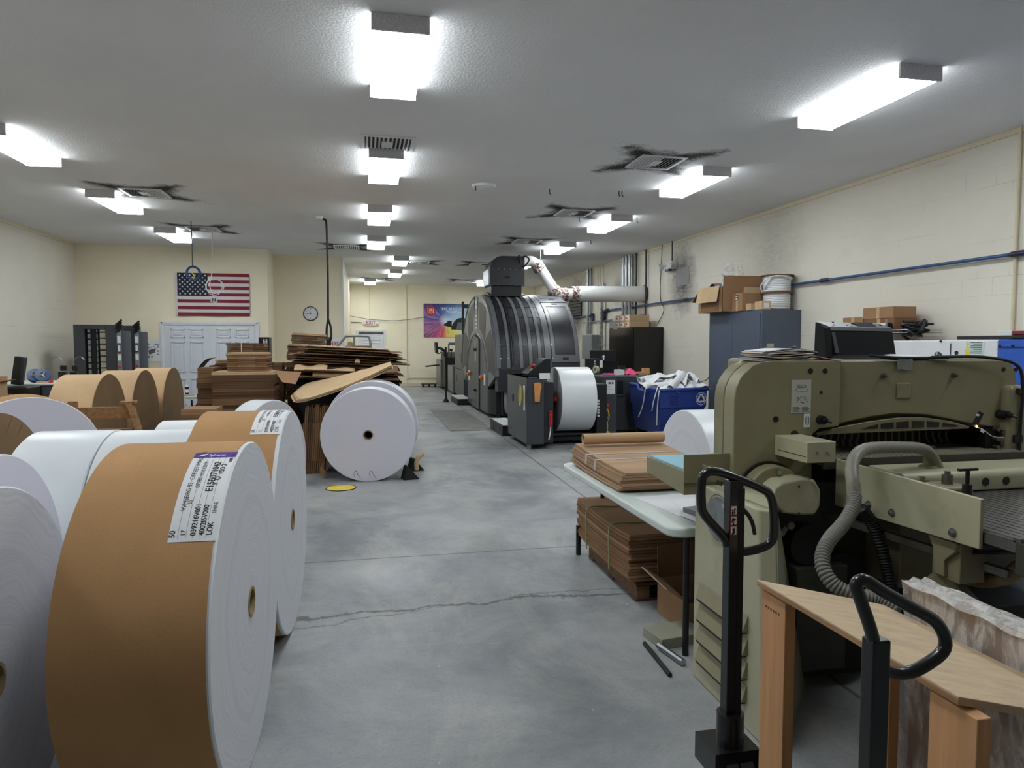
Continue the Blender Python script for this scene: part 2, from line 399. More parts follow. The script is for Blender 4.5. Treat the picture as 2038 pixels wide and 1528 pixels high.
card_mat('kraft', (190, 147, 102)); card_mat('kraft_light', (204, 172, 134)); card_mat('cardboard', (164, 128, 96)); card_mat('cardboard_light', (206, 176, 138))
card_mat('cardboard_dark', (104, 78, 58)); card_mat('cardboard_brown', (132, 100, 73)); card_mat('kraft_cap', (134, 108, 78), dirt=.5)
card_mat('board_edge', (134, 98, 66))
def roll_face_mat(name, base, swirl=.2):
    """the wound edge of a paper reel: fine concentric layers (object x is the axis of the reel)"""
    m, t = newmat(name); b = t.b; c = s2l(base); o = t.geo.outputs['Generated']
    b.inputs['Roughness'].default_value = .55; b.inputs['Specular IOR Level'].default_value = .25
    sp = t.node('ShaderNodeSeparateXYZ'); t.link(o, sp.inputs[0])
    y = t.math('SUBTRACT', sp.outputs[1], .5); z = t.math('SUBTRACT', sp.outputs[2], .5)
    r = t.math('SQRT', t.math('ADD', t.math('MULTIPLY', y, y), t.math('MULTIPLY', z, z)))
    cb = t.node('ShaderNodeCombineXYZ'); t.link(t.math('ADD', t.math('MULTIPLY', r, 44), t.math('MULTIPLY', t.noise(o, 3., 2), 9)), cb.inputs[0])
    n = t.noise(cb.outputs[0], 2.2, 5, .7)
    col = t.ramp(n, [(.3, tuple(x * (1 - swirl) for x in c)), (.6, c)])
    rings = t.ramp(t.noise(cb.outputs[0], .35, 1, .5), [(.35, 1.), (.46, 0.)])
    col = t.mix(t.math('MULTIPLY', rings, swirl), col, tuple(x * .7 for x in c))
    t.link(col, b.inputs['Base Color'])
    bn = t.node('ShaderNodeBump'); bn.inputs['Strength'].default_value = .12; bn.inputs['Distance'].default_value = .004
    t.link(n, bn.inputs['Height']); t.link(bn.outputs[0], b.inputs['Normal'])
roll_face_mat('reel_edge', (222, 223, 228)); roll_face_mat('reel_edge_grey', (206, 203, 206), .2); roll_face_mat('reel_edge_lavender', (216, 213, 224), .03)
mat('reel_white', (226, 230, 233), .34, var=.03, vscale=1.5, spec=.45); mat('core_board', (150, 128, 92), .8, var=.2)
def lens_mat():
    m, t = newmat('lamp_lens'); b = t.b
    b.inputs['Base Color'].default_value = (.9, .92, .92, 1); b.inputs['Roughness'].default_value = .4
    # two tubes behind a ribbed lens: brighter along each tube
    sp = t.node('ShaderNodeSeparateXYZ'); t.link(t.geo.outputs['Object'], sp.inputs[0])
    d = t.math('ABSOLUTE', t.math('SUBTRACT', t.math('ABSOLUTE', sp.outputs[0]), .1))
    k = t.math('SUBTRACT', 1.12, t.math('MULTIPLY', d, 2.6))
    b.inputs['Emission Color'].default_value = (.90, .965, 1, 1)
    ge = t.node('ShaderNodeNewGeometry'); sn = t.node('ShaderNodeSeparateXYZ'); t.link(ge.outputs['Normal'], sn.inputs[0])
    # ribbed prismatic lens: throws most of its light downwards, less out of its sides
    k = t.math('MULTIPLY', k, t.math('ADD', t.math('MULTIPLY', t.math('ABSOLUTE', sn.outputs[2]), .62), .38))
    t.link(t.math('MULTIPLY', k, LAMP), b.inputs['Emission Strength'])
LAMP = 21.0
lens_mat()

# ================================================================ SETTING
XL, XR, YF, YB, HC = -6.57, 6.87, 27.9, -5.5, 4.0
YFLAG, YCLOCK, XIN = 18.0, 19.2, -.56
def struct(name, mb, m, parent=None, **k):
    o = mb.build(name, m, parent, **k)
    if parent is None: o['kind'] = 'structure'
    return o
struct('floor', MB().box(XL - .2, XR + .2, YB - .2, YF + .2, -.2, 0), 'concrete_floor', origin=False)
VENTS = [(-3.26, 11.68), (-3.16, 15.1), (3.64, 8.39), (3.63, 11.89), (3.6, 15.41), (-.41, 17.2), (1.54, 20.03), (3.28, 20.05), (.43, 25.48), (3.54, 25.43), (.28, 8.25)]
def ceiling():
    q = []                                                      # a stained field round each vent
    for i, (x, y) in enumerate(VENTS):
        if i == 10: continue
        q.append((x, y, 1.05, 1.05))
    xs = sorted({XL - .2, XR + .2} | {round(x + s * a, 3) for x, y, a, b in q for s in (-1, 1)}); ys = sorted({YB - .2, YF + .2} | {round(y + s * b, 3) for x, y, a, b in q for s in (-1, 1)})
    vs = []; fs = []; uvs = []
    for x0, x1 in zip(xs, xs[1:]):
        for y0, y1 in zip(ys, ys[1:]):
            cx, cy = (x0 + x1) / 2, (y0 + y1) / 2
            hit = [k for k in q if abs(cx - k[0]) < k[2] and abs(cy - k[1]) < k[3]]
            fs.append([len(vs) + i for i in range(4)])
            for x, y in ((x0, y0), (x0, y1), (x1, y1), (x1, y0)):
                vs.append((x, y, HC))
                uvs.append(((x - hit[0][0]) / hit[0][2], (y - hit[0][1]) / hit[0][3]) if hit else (5, 5))
    me = bpy.data.meshes.new('ceiling'); me.from_pydata(vs, [], fs); me.materials.append(MATS['textured_ceiling'])
    ul = me.uv_layers.new(name='soot')
    for l, u in zip(ul.data, uvs): l.uv = u
    o = bpy.data.objects.new('ceiling', me); C.objects.link(o); o['kind'] = 'structure'
    struct('roof_slab', MB().box(XL - .2, XR + .2, YB - .2, YF + .2, HC + .01, HC + .08), 'grey_paint', origin=False)
ceiling()
struct('wall_right', MB().box(XR, XR + .2, YB, YF + .2, 0, HC), 'painted_block_right', origin=False)
struct('wall_left', MB().box(XL - .2, XL, YB, YFLAG + .2, 0, HC), 'painted_block', origin=False)
struct('wall_rear', MB().box(XL - .2, XR + .2, YB - .2, YB, 0, HC), 'painted_block', origin=False)
struct('wall_far', MB().box(XIN - .2, XR + .2, YF, YF + .2, 0, HC), 'painted_block_far', origin=False)
struct('wall_flag', MB().box(XL, -2.33, YFLAG, YFLAG + .2, 0, HC).box(-2.53, -2.33, YFLAG + .2, YCLOCK, 0, HC), 'painted_plaster', origin=False)
struct('wall_clock', MB().box(-2.53, XIN, YCLOCK, YCLOCK + .2, 0, HC), 'painted_plaster', origin=False)
struct('wall_inner', MB().box(XIN - .2, XIN, YCLOCK + .2, YF, 0, HC), 'painted_plaster', origin=False)
struct('trim_1', MB().box(XR - .022, XR, YB, YF, HC - .06, HC), 'trim_cream', origin=False, bevel=.004)
struct('trim_2', MB().box(XL, XL + .022, YB, YFLAG, HC - .06, HC), 'trim_cream', origin=False, bevel=.004)
struct('trim_3', MB().box(XIN - .03, XIN + .015, YCLOCK - .02, YCLOCK + .05, 0, HC), 'trim_white', origin=False, bevel=.005)
struct('baseboard_far', MB().box(XIN, XR, YF - .02, YF, 0, .12), 'trim_cream', origin=False)

def six_panel(mb, x0, x1, y, z0, z1):
    """raised mouldings of a six-panel door leaf on its front face (facing -y)"""
    w = x1 - x0; h = z1 - z0
    for cx in (x0 + w * .29, x0 + w * .71):
        for za, zb in ((.865, .965), (.47, .82), (.09, .40)):
            a, b, c, d = cx - w * .155, cx + w * .155, z0 + h * za, z0 + h * zb; e = .028
            for q in ((a, b, c, c + e), (a, b, d - e, d), (a, a + e, c, d), (b - e, b, c, d)): mb.box(q[0], q[1], y - .022, y, q[2], q[3])
            mb.box(a + .06, b - .06, y - .016, y, c + .06, d - .06)
d1 = thing('door_1', None, None, (-3.67, YFLAG, 0)); d1['kind'] = 'structure'
fr = MB()
x0, x1, zt = -4.8, -2.54, 2.24
fr.box(x0, x0 + .1, YFLAG - .03, YFLAG, 0, zt).box(x1 - .1, x1, YFLAG - .03, YFLAG, 0, zt).box(x0 + .1, x1 - .1, YFLAG - .03, YFLAG, zt - .1, zt)
fr.box(x0 + .03, x0 + .07, YFLAG - .04, YFLAG - .03, 0, zt - .03).box(x1 - .07, x1 - .03, YFLAG - .04, YFLAG - .03, 0, zt - .03).box(x0 + .03, x1 - .03, YFLAG - .04, YFLAG - .03, zt - .07, zt - .03)
fr.build('door_frame', 'trim_white', d1, bevel=.006)
for a, b, kx in ((x0 + .11, -3.685, -3.76), (-3.66, x1 - .11, -3.59)):
    m_ = MB().box(a, b, YFLAG - .012, YFLAG - .002, .01, zt - .12); six_panel(m_, a, b, YFLAG - .012, .01, zt - .12)
    lf = m_.build('door_leaf', 'white_door', d1, bevel=.004)
    MB().cyl((kx, YFLAG - .012, 1.0), (kx, YFLAG - .06, 1.0), .014).ball((kx, YFLAG - .075, 1.0), .03).build('door_knob', 'steel', lf, smooth=50)
MB().box(-3.685, -3.66, YFLAG - .02, YFLAG - .005, .01, zt - .12).build('astragal', 'trim_white', d1)
d2 = thing('door_2', None, None, (.23, YF, 0)); d2['kind'] = 'structure'
x0, x1, zt = -.34, .8, 2.24
MB().box(x0, x0 + .08, YF - .03, YF, 0, zt).box(x1 - .08, x1, YF - .03, YF, 0, zt).box(x0 + .08, x1 - .08, YF - .03, YF, zt - .08, zt).build('door_frame', 'trim_white', d2, bevel=.005)
m_ = MB().box(x0 + .09, x1 - .09, YF - .014, YF - .003, .01, zt - .09); six_panel(m_, x0 + .09, x1 - .09, YF - .014, .01, zt - .14)
m_.build('door_leaf', 'white_door', d2, bevel=.004)
MB().box(x0 + .1, x1 - .1, YF - .05, YF - .014, zt - .16, zt - .11).build('weather_strip', 'dark_steel', d2)
MB().cyl((x0 + .15, YF - .014, 1), (x0 + .15, YF - .07, 1), .02).build('door_knob', 'steel', d2, smooth=50)

# ---------------------------------------------------------------- ceiling lights
def light_fixture(x, y, label):
    t = thing('ceiling_light', label, 'ceiling light', (x, y, HC), 0, 'strip ceiling lights')
    hw, hl, d = .2, .69, .115
    # shallow metal pan against the ceiling, end caps, wraparound lens
    MB().box(x - hw + .02, x + hw - .02, y - hl, y + hl, HC - .03, HC).build('housing', 'fixture_metal', t, bevel=.004)
    for s in (-1, 1):
        MB().box(x - hw - .004, x + hw + .004, y + s * hl - .012, y + s * hl + .012, HC - d - .004, HC).build('end_cap', 'fixture_metal', t, bevel=.004)
    pr = [(-hw, HC - .035), (-hw, HC - d + .03), (-hw + .025, HC - d), (hw - .025, HC - d), (hw, HC - d + .03), (hw, HC - .035)]
    L = MB()
    L.prism([(x + a, b) for a, b in pr], y - hl + .012, y + hl - .012)
    L.build('lens', 'lamp_lens', t)
    return t
for x, y, l in (
    (.27, 9.15, 'largest lit strip light hanging over the middle of the aisle'), (.27, 12.6, 'second lit strip light down the central ceiling row'), (.27, 16.0, 'third lit strip light in the central row, beside a sooty vent'),
    (4.53, 9.15, 'large lit strip light near the right wall, behind the sootiest vent'), (4.53, 12.6, 'lit strip light in the middle of the right ceiling row'), (4.53, 16.0, 'lit strip light in the right row just above the white duct'),
    (-3.87, 9.05, 'lit strip light cut off at the upper left corner of the room view'), (-3.87, 12.3, 'lit strip light over the left side beside a sooty vent'), (-3.87, 15.75, 'lit strip light over the left side nearest the flag'),
    (.97, 19.4, 'nearer of two lit strip lights offset to the right past the clock wall'), (.97, 22.85, 'farther of two lit strip lights offset to the right past the clock wall'),
    (4.5, 19.4, 'lit strip light hidden behind the white duct elbow and the exhaust box'), (.2, 26.05, 'farthest lit strip light straight above the exit door'), (4.4, 25.7, 'lit strip light far back, half hidden by the black exhaust box'),
    (4.53, 5.75, 'lit strip light at the top right, just before the sootiest vent'), (.27, 5.75, 'nearest lit strip light in the central row, closest to the camera'), (-3.87, 5.6, 'nearest lit strip light on the left, over the paper reels'),
    (-3.87, 2.3, 'added unseen strip light straight over the closest paper reels'), (.27, 2.3, 'added unseen strip light directly overhead'), (4.53, 2.3, 'added unseen strip light straight over the paper cutter')):  # unseen nearest row, added to brighten the foreground
    light_fixture(x, y, l)
# ---------------------------------------------------------------- air vents
VL = ['near the second left strip light', 'above the hanging white cable', 'nearest the camera on the right, with heavy soot', 'beside the middle right strip light', 'above the front of the press',
      'beside the central row over the clock wall', 'beside the first offset strip light', 'half hidden behind the exhaust box', 'above the exit door', 'far back left of the exhaust box', 'in the middle just before the first central light']
for (x, y), w in zip(VENTS, VL):
    t = thing('air_vent', 'square white ceiling vent with soot streaks ' + w, 'air vent', (x, y, HC), 0, 'ceiling air vents')
    s = .3 if y < 20 else .28
    f = MB()
    for a in (-1, 1):
        f.box(x - s, x + s, y + a * (s - .02) - .02, y + a * (s - .02) + .02, HC - .016, HC); f.box(x + a * (s - .02) - .02, x + a * (s - .02) + .02, y - s + .04, y + s - .04, HC - .016, HC)
    f.build('vent_frame', 'white_metal', t)
    MB().box(x - s + .04, x + s - .04, y - s + .04, y + s - .04, HC - .004, HC - .001).build('duct_opening', 'black_matt', t)
    g = MB()
    for k in range(6):
        q = -s + .07 + k * .045
        g.cbox((x + q, y, HC - .012), (.022, 2 * s - .1, .004), (0, .6, 0)); g.cbox((x - q, y, HC - .012), (.022, 2 * s - .1, .004), (0, -.6, 0))
    g.box(x - .07, x + .05, y - .1, y + .12, HC - .02, HC - .01)
    g.build('louvre', 'white_metal', t)

c = G(963, 369, HC)
t = thing('smoke_detector', 'round white smoke detector on the ceiling right of the first central light', 'smoke detector', (c.x, c.y, HC))
MB().lathe([(.001, .06), (.12, .055), (.17, .03), (.18, 0)], (c.x, c.y, HC), (0, 0, -1), 36).build('detector_body', 'white_plastic', t, smooth=40)
MB().cyl((c.x - .14, c.y - .1, HC - .04), (c.x - .14, c.y - .1, HC - .1), .01, 8).build('detector_pin', 'dark_steel', t)
for px, py, l in ((1094, 376, 'little metal hook in the ceiling right of the smoke detector'), (1232, 380, 'left one of a pair of metal hooks in the ceiling'), (1238, 380, 'right one of a pair of metal hooks in the ceiling'), (1268, 434, 'little metal hook in the ceiling by the middle right light'), (1153, 432, 'little metal hook in the ceiling under the middle sooty vent'), (1176, 478, 'little metal hook in the ceiling near the duct')):
    c = G(px, py, HC); tag(MB().tube(spline([(c.x, c.y, HC), (c.x, c.y, HC - .06), (c.x + .02, c.y, HC - .08)], 4), .008, 6).build('ceiling_hook', 'dark_steel'), l, 'hook', 'ceiling hooks')
def extra_mats():
    m, t = newmat('press_glass'); b = t.b; o = t.geo.outputs['Object']
    n = t.noise(t.mapping(o, (2.2, 2.2, 2.2)), 4, 8, .75, 1.2)
    col = t.mix(t.math('MULTIPLY', t.ramp(n, [(.58, 0.), (.72, 1.)]), .3), s2l((32, 33, 38)), s2l((104, 106, 112)))
    t.link(col, b.inputs['Base Color']); t.link(t.ramp(n, [(.4, .32), (.7, .55)]), b.inputs['Roughness'])
    m, t = newmat('press_mesh'); b = t.b; o = t.geo.outputs['Object']
    ch = t.node('ShaderNodeTexChecker'); ch.inputs['Scale'].default_value = 90; t.link(o, ch.inputs['Vector'])
    t.link(t.mix(ch.outputs['Fac'], s2l((44, 45, 48)), s2l((66, 67, 70))), b.inputs['Base Color']); b.inputs['Roughness'].default_value = .5
    m, t = newmat('duct_wrap'); b = t.b; o = t.geo.outputs['Object']
    b.inputs['Base Color'].default_value = (*s2l((224, 225, 222)), 1); b.inputs['Roughness'].default_value = .42
    bn = t.node('ShaderNodeBump'); bn.inputs['Strength'].default_value = .5; bn.inputs['Distance'].default_value = .03
    t.link(t.noise(o, 5, 6, .6), bn.inputs['Height']); t.link(bn.outputs[0], b.inputs['Normal'])
    m, t = newmat('torn_foil'); b = t.b; o = t.geo.outputs['Object']
    n = t.noise(o, 14, 6, .75)
    t.link(t.ramp(n, [(.4, s2l((74, 50, 46))), (.5, s2l((150, 116, 108))), (.56, s2l((222, 220, 216)))]), b.inputs['Base Color']); b.inputs['Roughness'].default_value = .4
    m, t = newmat('mat_grey'); b = t.b; o = t.geo.outputs['Object']
    n = t.noise(o, 3, 8, .7); br = t.node('ShaderNodeTexChecker'); br.inputs['Scale'].default_value = 28; t.link(o, br.inputs['Vector'])
    t.link(t.mix(t.math('MULTIPLY', br.outputs['Fac'], .15), t.ramp(n, [(.3, s2l((104, 103, 100))), (.7, s2l((132, 131, 127)))]), s2l((84, 83, 80))), b.inputs['Base Color']); b.inputs['Roughness'].default_value = .7
extra_mats()
mat('yellow_cable', (188, 172, 96), .5)
mat('pink_cloth', (226, 70, 120), .7, var=.2, vscale=8); mat('machine_blue', (44, 92, 190), .38, var=.04); mat('dark_red', (140, 34, 46), .5); mat('patch_grey', (150, 148, 146), .7, var=.1)
mat('jack_black', (18, 18, 20), .3, coat=.3); mat('sky_blue', (142, 196, 216), .6, var=.03); mat('pink_paper', (214, 176, 168), .6); mat('mauve_paper', (128, 122, 136), .6); mat('strap_green', (150, 160, 104), .45)
mat('tube_grey', (136, 132, 118), .45, var=.1, dirt=.3); mat('hose_grey', (122, 120, 112), .5, var=.1); mat('hose_tan', (150, 128, 88), .5, var=.1); mat('tape_silver', (140, 142, 142), .42, .3, var=.12, bump=.3, bscale=60)
mat('pale_label', (190, 190, 180), .5)
def more_mats():
    m, t = newmat('board_lines'); b = t.b; o = t.geo.outputs['Object']
    c = s2l((176, 142, 108)); sp = t.node('ShaderNodeSeparateXYZ'); t.link(o, sp.inputs[0])
    cb = t.node('ShaderNodeCombineXYZ'); t.link(t.math('MULTIPLY', sp.outputs[2], 420), cb.inputs[2]); t.link(t.math('MULTIPLY', sp.outputs[0], 2), cb.inputs[0]); t.link(t.math('MULTIPLY', sp.outputs[1], 2), cb.inputs[1])
    n = t.noise(cb.outputs[0], 1., 2, .5); t.link(t.ramp(n, [(.35, tuple(x * .72 for x in c)), (.6, c)]), b.inputs['Base Color']); b.inputs['Roughness'].default_value = .75
    for nm, a0, a1, cc in (('stretch_film', .25, .85, (214, 206, 200)), ('stretch_film_white', .5, .95, (222, 216, 210))):
        m, t = newmat(nm); b = t.b; o = t.geo.outputs['Object']
        n = t.noise(t.mapping(o, (1, 1, .35)), 16, 6, .7, .5); b.inputs['Base Color'].default_value = (*s2l(cc), 1); b.inputs['Roughness'].default_value = .18
        t.link(t.ramp(n, [(.42, a0), (.6, a1)]), b.inputs['Alpha'])
        bn = t.node('ShaderNodeBump'); bn.inputs['Strength'].default_value = .7; bn.inputs['Distance'].default_value = .02; t.link(n, bn.inputs['Height']); t.link(bn.outputs[0], b.inputs['Normal'])
more_mats()
mat('comb_metal', (150, 144, 128), .5, .2, var=.2); mat('monitor_black', (11, 11, 12), .7, var=.1, spec=.2)
mat('orange_tan', (214, 150, 84), .5, var=.15)
# ================================================================ PAPER REELS
def reel(name, label, x, y, R, width, yaw=0., body='reel_white', face='reel_edge', wrap=None, cap=False, core=True, group='paper reels', z=0., cat='paper roll', tilt=0):
    """a reel lying on its side; (x,y) is the middle of its showing face, yaw turns the face normal away from +x; local x is the axis"""
    t = thing(name, label, cat, (x, y, z), rad(yaw), group)
    n = 96
    B = MB(); cr = .075 if not cap else 0.0
    e = .006
    prof = [(R - e, 0), (R, -e), (R, -width + e), (R - e, -width)]
    B.mat(0).lathe(prof, (0, 0, R), (1, 0, 0), n)
    ci = .05 if core else .0005
    for h, s in ((0, 1), (-width, -1)):
        B.mat(1).lathe([(ci + (R - e - ci) * k / 6, h) for k in range(7)], (0, 0, R), (1, 0, 0), n)
    b = B.build('paper', [body, face], t, smooth=35, space='local')
    if core:
        cc = MB().lathe([(.05, .004), (.062, .004), (.062, -.01)], (0, 0, R), (1, 0, 0), 32).lathe([(.05, .004), (.05, -width)], (0, 0, R), (1, 0, 0), 32)
        cc.lathe([(.0005, -width + .004), (.05, -width + .004)], (0, 0, R), (1, 0, 0), 32)
        cc.build('core_tube', 'core_board', t, smooth=35, space='local')
    if wrap:
        x0, x1 = wrap
        MB().lathe([(R + .001, x0), (R + .003, x0), (R + .003, x1), (R + .001, x1)], (0, 0, R), (1, 0, 0), n).build('kraft_wrapper', 'kraft', t, smooth=35, space='local')
    if cap:
        k = MB(); k.lathe([(.001, .004), (R * .5, .004), (R - .03, .004), (R + .002, .0035)], (0, 0, R), (1, 0, 0), n)
        # crimped edge folds of the wrapping paper
        rr = random.Random(int(abs(x * 100)))
        for i in range(26):
            a = 2 * PI * (i + rr.random() * .6) / 26; l = R * (.1 + .12 * rr.random())
            c0 = V(.005, math.cos(a) * R * .995, R + math.sin(a) * R * .995); a2 = a + .05 + .06 * rr.random()
            c1 = V(.008, math.cos(a2) * (R - l), R + math.sin(a2) * (R - l)); tg = V(0, -math.sin(a), math.cos(a)) * .012
            k.poly([c0 - tg, c0 + tg, c1])
        k.build('end_cap', 'kraft_cap', t, smooth=25, space='local')
    return t
RA = reel('paper_reel', 'closest kraft-wrapped paper reel with a purple-headed label, white wound edge facing the aisle', -.467, 2.93, .65, .47, -2.2, wrap=(-.47, -.012), face='reel_edge')
RB = reel('paper_reel', 'kraft-wrapped white-edged reel with a white label, standing behind the closest labelled reel', -.437, 4.27, .65, .47, -2.6, wrap=(-.47, -.02))
reel('paper_reel', 'plain white reel between the two kraft-wrapped labelled reels, left of the rear one', -.975, 4.3, .6, .42)
reel('paper_reel', 'glossy white reel in the middle row on the left, touching the plain white one', -1.42, 4.36, .6, .4)
reel('paper_reel', 'white reel showing only its rounded top left of the rear kraft-wrapped reel', -.96, 5.54, .562, .52)
reel('paper_reel', 'larger lavender-edged reel at the left edge, behind the grey-edged one', -1.456, 3.1, .627, .42, face='reel_edge_lavender', wrap=None)
reel('paper_reel', 'grey-edged reel in the lower left corner, closest to the camera on the left', -1.17, 2.45, .62, .26, face='reel_edge_grey')
reel('paper_reel', 'big reel with its wide lavender face turned to the camera, on the far left', -3.06, 7.2, .6, .5, -60, face='reel_edge_lavender', wrap=(-.5, -.03))
reel('paper_reel', 'brown-capped kraft reel at the left edge in front of the lavender face', -2.09, 4.46, .65, .5, -3, face='kraft_cap', body='kraft', cap=True, core=False)
reel('paper_reel', 'nearest of the three kraft reels with brown end caps', -3.257, 9.85, .65, .5, face='kraft_cap', body='kraft_light', cap=True, core=False)
reel('paper_reel', 'middle one of the three kraft reels with brown end caps', -3.21, 11.2, .65, .52, face='kraft_cap', body='kraft_light', cap=True, core=False)
reel('paper_reel', 'farthest of the three brown-capped kraft reels, in front of the double door', -3.16, 12.55, .645, .55, face='kraft_cap', body='kraft_light', cap=True, core=False)
RJ = reel('paper_reel', 'round white reel facing the camera beside the aisle, with a yellow disc by its foot', .02, 8.64, .575, .42, -95, face='reel_edge_lavender')
reel('paper_reel', 'slightly bigger white reel directly behind the round white one beside the aisle', .07, 9.2, .605, .5, -95, face='reel_edge_lavender')
reel('paper_reel', 'thin white reel turned aside behind the rear labelled reel, next to the upright cartons', -.845, 6.7, .588, .2, -25, face='reel_edge_grey', core=False)
reel('paper_reel', 'white reel behind the folding table on the right, in front of the blue bin', 2.80, 5.75, .55, .7, 180, face='reel_edge', core=False)

# --- labels on the two nearest reels (stuck on the kraft, lettering runs up the curve)
def reel_label(root, xl, xr, th0, th1, full):
    I = root
    def on(u, v, lift=.0045):            # u 0..1 left to right along the axis, v: angle in degrees from the top towards the camera
        R = .65 + lift; a = rad(v)
        return V(xl + (xr - xl) * u, -R * math.sin(a), .65 + R * math.cos(a))
    nv = 24
    lab = MB().grid(lambda u, v: on(u, th1 + (th0 - th1) * v), 4, nv).build('label', 'paper_white', root, smooth=60, space='local')
    wid = xr - xl; arcl = .65 * rad(th1 - th0)
    def col(u0, s0):                     # lettering baseline runs from bottom to top; x of the lettering = arc length, y = towards the left
        return lambda x, y: on(u0 - y / wid, th1 - math.degrees((s0 + x) / .65), .0052)
    T = MB()
    for body, size, u, s in (('50', .026, .13, .015), ('WMSBRG 92  OFFSET IMAGELOK', .0235, .25, .115), ('17', .022, .345, .02), ('50', .02, .35, .14), ('07980', .022, .42, .215),
                             ('45557', .02, .42, .275), ('2078', .02, .42, .325), ('039216V001', .024, .56, .02), ('E15B071042', .033, .72, .195), ('4002I5V000', .024, .74, .02), ('3', .024, .80, .225), ('O', .026, .83, .25), ('PSO 2', .024, .86, .285), ('LOK', .024, .90, .02), ('1HAE', .02, .92, .10)):
        if s + .01 < arcl: T.text(body, size, col(u, s), bold=.02 if size > .0235 or size == .0225 else 0)
    for u in (.19, .36, .5, .64, .78):
        T.grid(lambda a, b: on(u + .006 * a, th1 - 1 + (th0 + (4 if full else 1) - th1) * b, .005), 2, nv)
    rr = random.Random(3)
    for u0, u1, s in ((.46, .58, .40), (.88, .96, .36), (.88, .96, .40)):
        q = s
        while q < s + .03 and q < arcl - .02:
            d = rr.choice((.0012, .002, .003)); T.grid(lambda a, b: on(u0 + (u1 - u0) * a, th1 - math.degrees((q + d * b) / .65), .005), 2, 2); q += d + rr.choice((.0012, .002))
    T.build('label_print', 'ink', lab, space='local')
    if full:
        hb = th0 + 4.2
        MB().grid(lambda u, v: on(u, hb + (th0 - hb) * v, .005), 4, 5).build('label_header', 'purple_print', lab, space='local', smooth=60)
        H = MB(); H.text('Sylvamo', .018, lambda x, y: on(.35 + x / wid, hb - .9 - math.degrees(y * 1.6 / .65), .0056), bold=.01)
        H.poly([on(.1, hb - 1.0, .0056), on(.24, hb - 1.4, .0056), on(.32, hb - 3.0, .0056), on(.18, hb - 2.6, .0056)])
        H.build('header_print', 'white_plastic', lab, space='local')
reel_label(RA, -.155, -.006, 13.2, 52.4, True)
reel_label(RB, -.165, -.006, -6, 31.5, False)

# --- odds and ends round the reel by the aisle
def wedge(x, y, rz, label):
    t = MB(); t.M = Matrix.Translation((x, y, 0)) @ Matrix.Rotation(rz, 4, 'Z')
    n = 11
    prof = [(0, 0), (.19, 0)] + [(.19 - .13 * k / n + (.008 if k % 2 else 0), .16 * k / n + .006) for k in range(n + 1)] + [(.04, .16)]
    t.prism(prof, 0, .16, 'y')
    return tag(t.build('wheel_chock', 'rubber'), label, 'wheel chock', 'black chocks under the aisle reels')
wedge(.45, 8.62, .2, 'nearer black rubber chock wedged under the round white reel')
wedge(.56, 9.2, .2, 'rear black rubber chock under the bigger white reel')
t = thing('plastic_disc', 'round yellow disc lying on the floor at the foot of the white reel', 'disc', (-.3, 8.3, 0))
MB().lathe([(.001, .012), (.12, .014), (.165, .008), (.17, .002), (.001, .002)], (-.3, 8.3, 0), (0, 0, 1), 40).build('disc_body', 'yellow_plastic', t, smooth=40)
MB().lathe([(.168, .009), (.175, .009), (.175, .001), (.168, .001)], (-.3, 8.3, 0), (0, 0, 1), 40, True).build('disc_rim', 'rubber', t, smooth=40)
MB().lathe([(.03, .0145), (.05, .0145)], (-.3, 8.3, 0), (0, 0, 1), 20).build('centre_print', 'pale_green_print', t)
s_ = MB().tube(spline([(.615, 8.75, .1), (.615, 8.75, .2), (.64, 8.75, .26), (.7, 8.77, .31)]), .028, 10)
tag(s_.build('paper_tube_end', 'cardboard_light', smooth=50), 'bent brown cardboard end poking out behind the round white reel', 'cardboard')
# paper marks drawn on the face of the aisle reel
k = MB()
for px in (706, 737):
    pts = [P(px, 950, 8.5), P(px - 2, 942, 8.5), P(px + 3, 937, 8.5), P(px + 6, 944, 8.5), P(px + 12, 952, 8.5)]
    loc = []
    fwdn = V(math.cos(rad(-95)), math.sin(rad(-95)), 0)
    c0 = V(.02, 8.64, 0)
    for p in pts:
        d = (p - EYE).normalized(); s = (c0 + fwdn * .002 - EYE).dot(fwdn) / d.dot(fwdn); loc.append(EYE + d * s)
    k.tube(spline(loc, 5), .0022, 5)
k.build('pen_marks', 'grey_ink', RJ)
# ================================================================ LEFT SIDE BACKGROUND
# wooden pallet on edge in front of the kraft reels
t = thing('wooden_pallet', 'broken wooden pallet standing on edge in front of the brown-capped reels', 'pallet', (-2.8, 8.45, 0))
yy = 8.45
p1, p2 = P(138, 812, yy), P(260, 812, yy)
MB().cbox(((p1.x + p2.x) / 2, yy, p1.z - .06), (p2.x - p1.x, .04, .13)).build('deck_board', 'pallet_wood', t, bevel=.004)
MB().cbox(((p1.x + p2.x) / 2, yy + .02, p1.z - .3), (p2.x - p1.x, .04, .12)).build('deck_board', 'pallet_wood', t, bevel=.004)
MB().cbox(((p1.x + p2.x) / 2, yy + .02, .2), (p2.x - p1.x, .04, .12)).build('deck_board', 'pallet_wood', t, bevel=.004)
MB().bar((p1.x - .02, yy + .05, 0), (p1.x + .02, yy + .05, p1.z + .07), .09, .06).build('stringer', 'pallet_wood', t, bevel=.004)
MB().bar((p2.x + .13, yy - .12, p2.z - .3), (p2.x, yy - .02, p2.z + .06), .11, .055, (1, 0, 0)).build('stringer', 'pallet_wood', t, bevel=.004)
MB().bar((p2.x + .0, yy - .0, p2.z - .3), (p2.x + .02, yy + .03, 0), .09, .06).build('stringer', 'pallet_wood', t, bevel=.004)
MB().box(p2.x - .1, p2.x + .06, yy - .05, yy + .06, p2.z + .05, p2.z + .08).build('end_block', 'pallet_wood', t, bevel=.004)

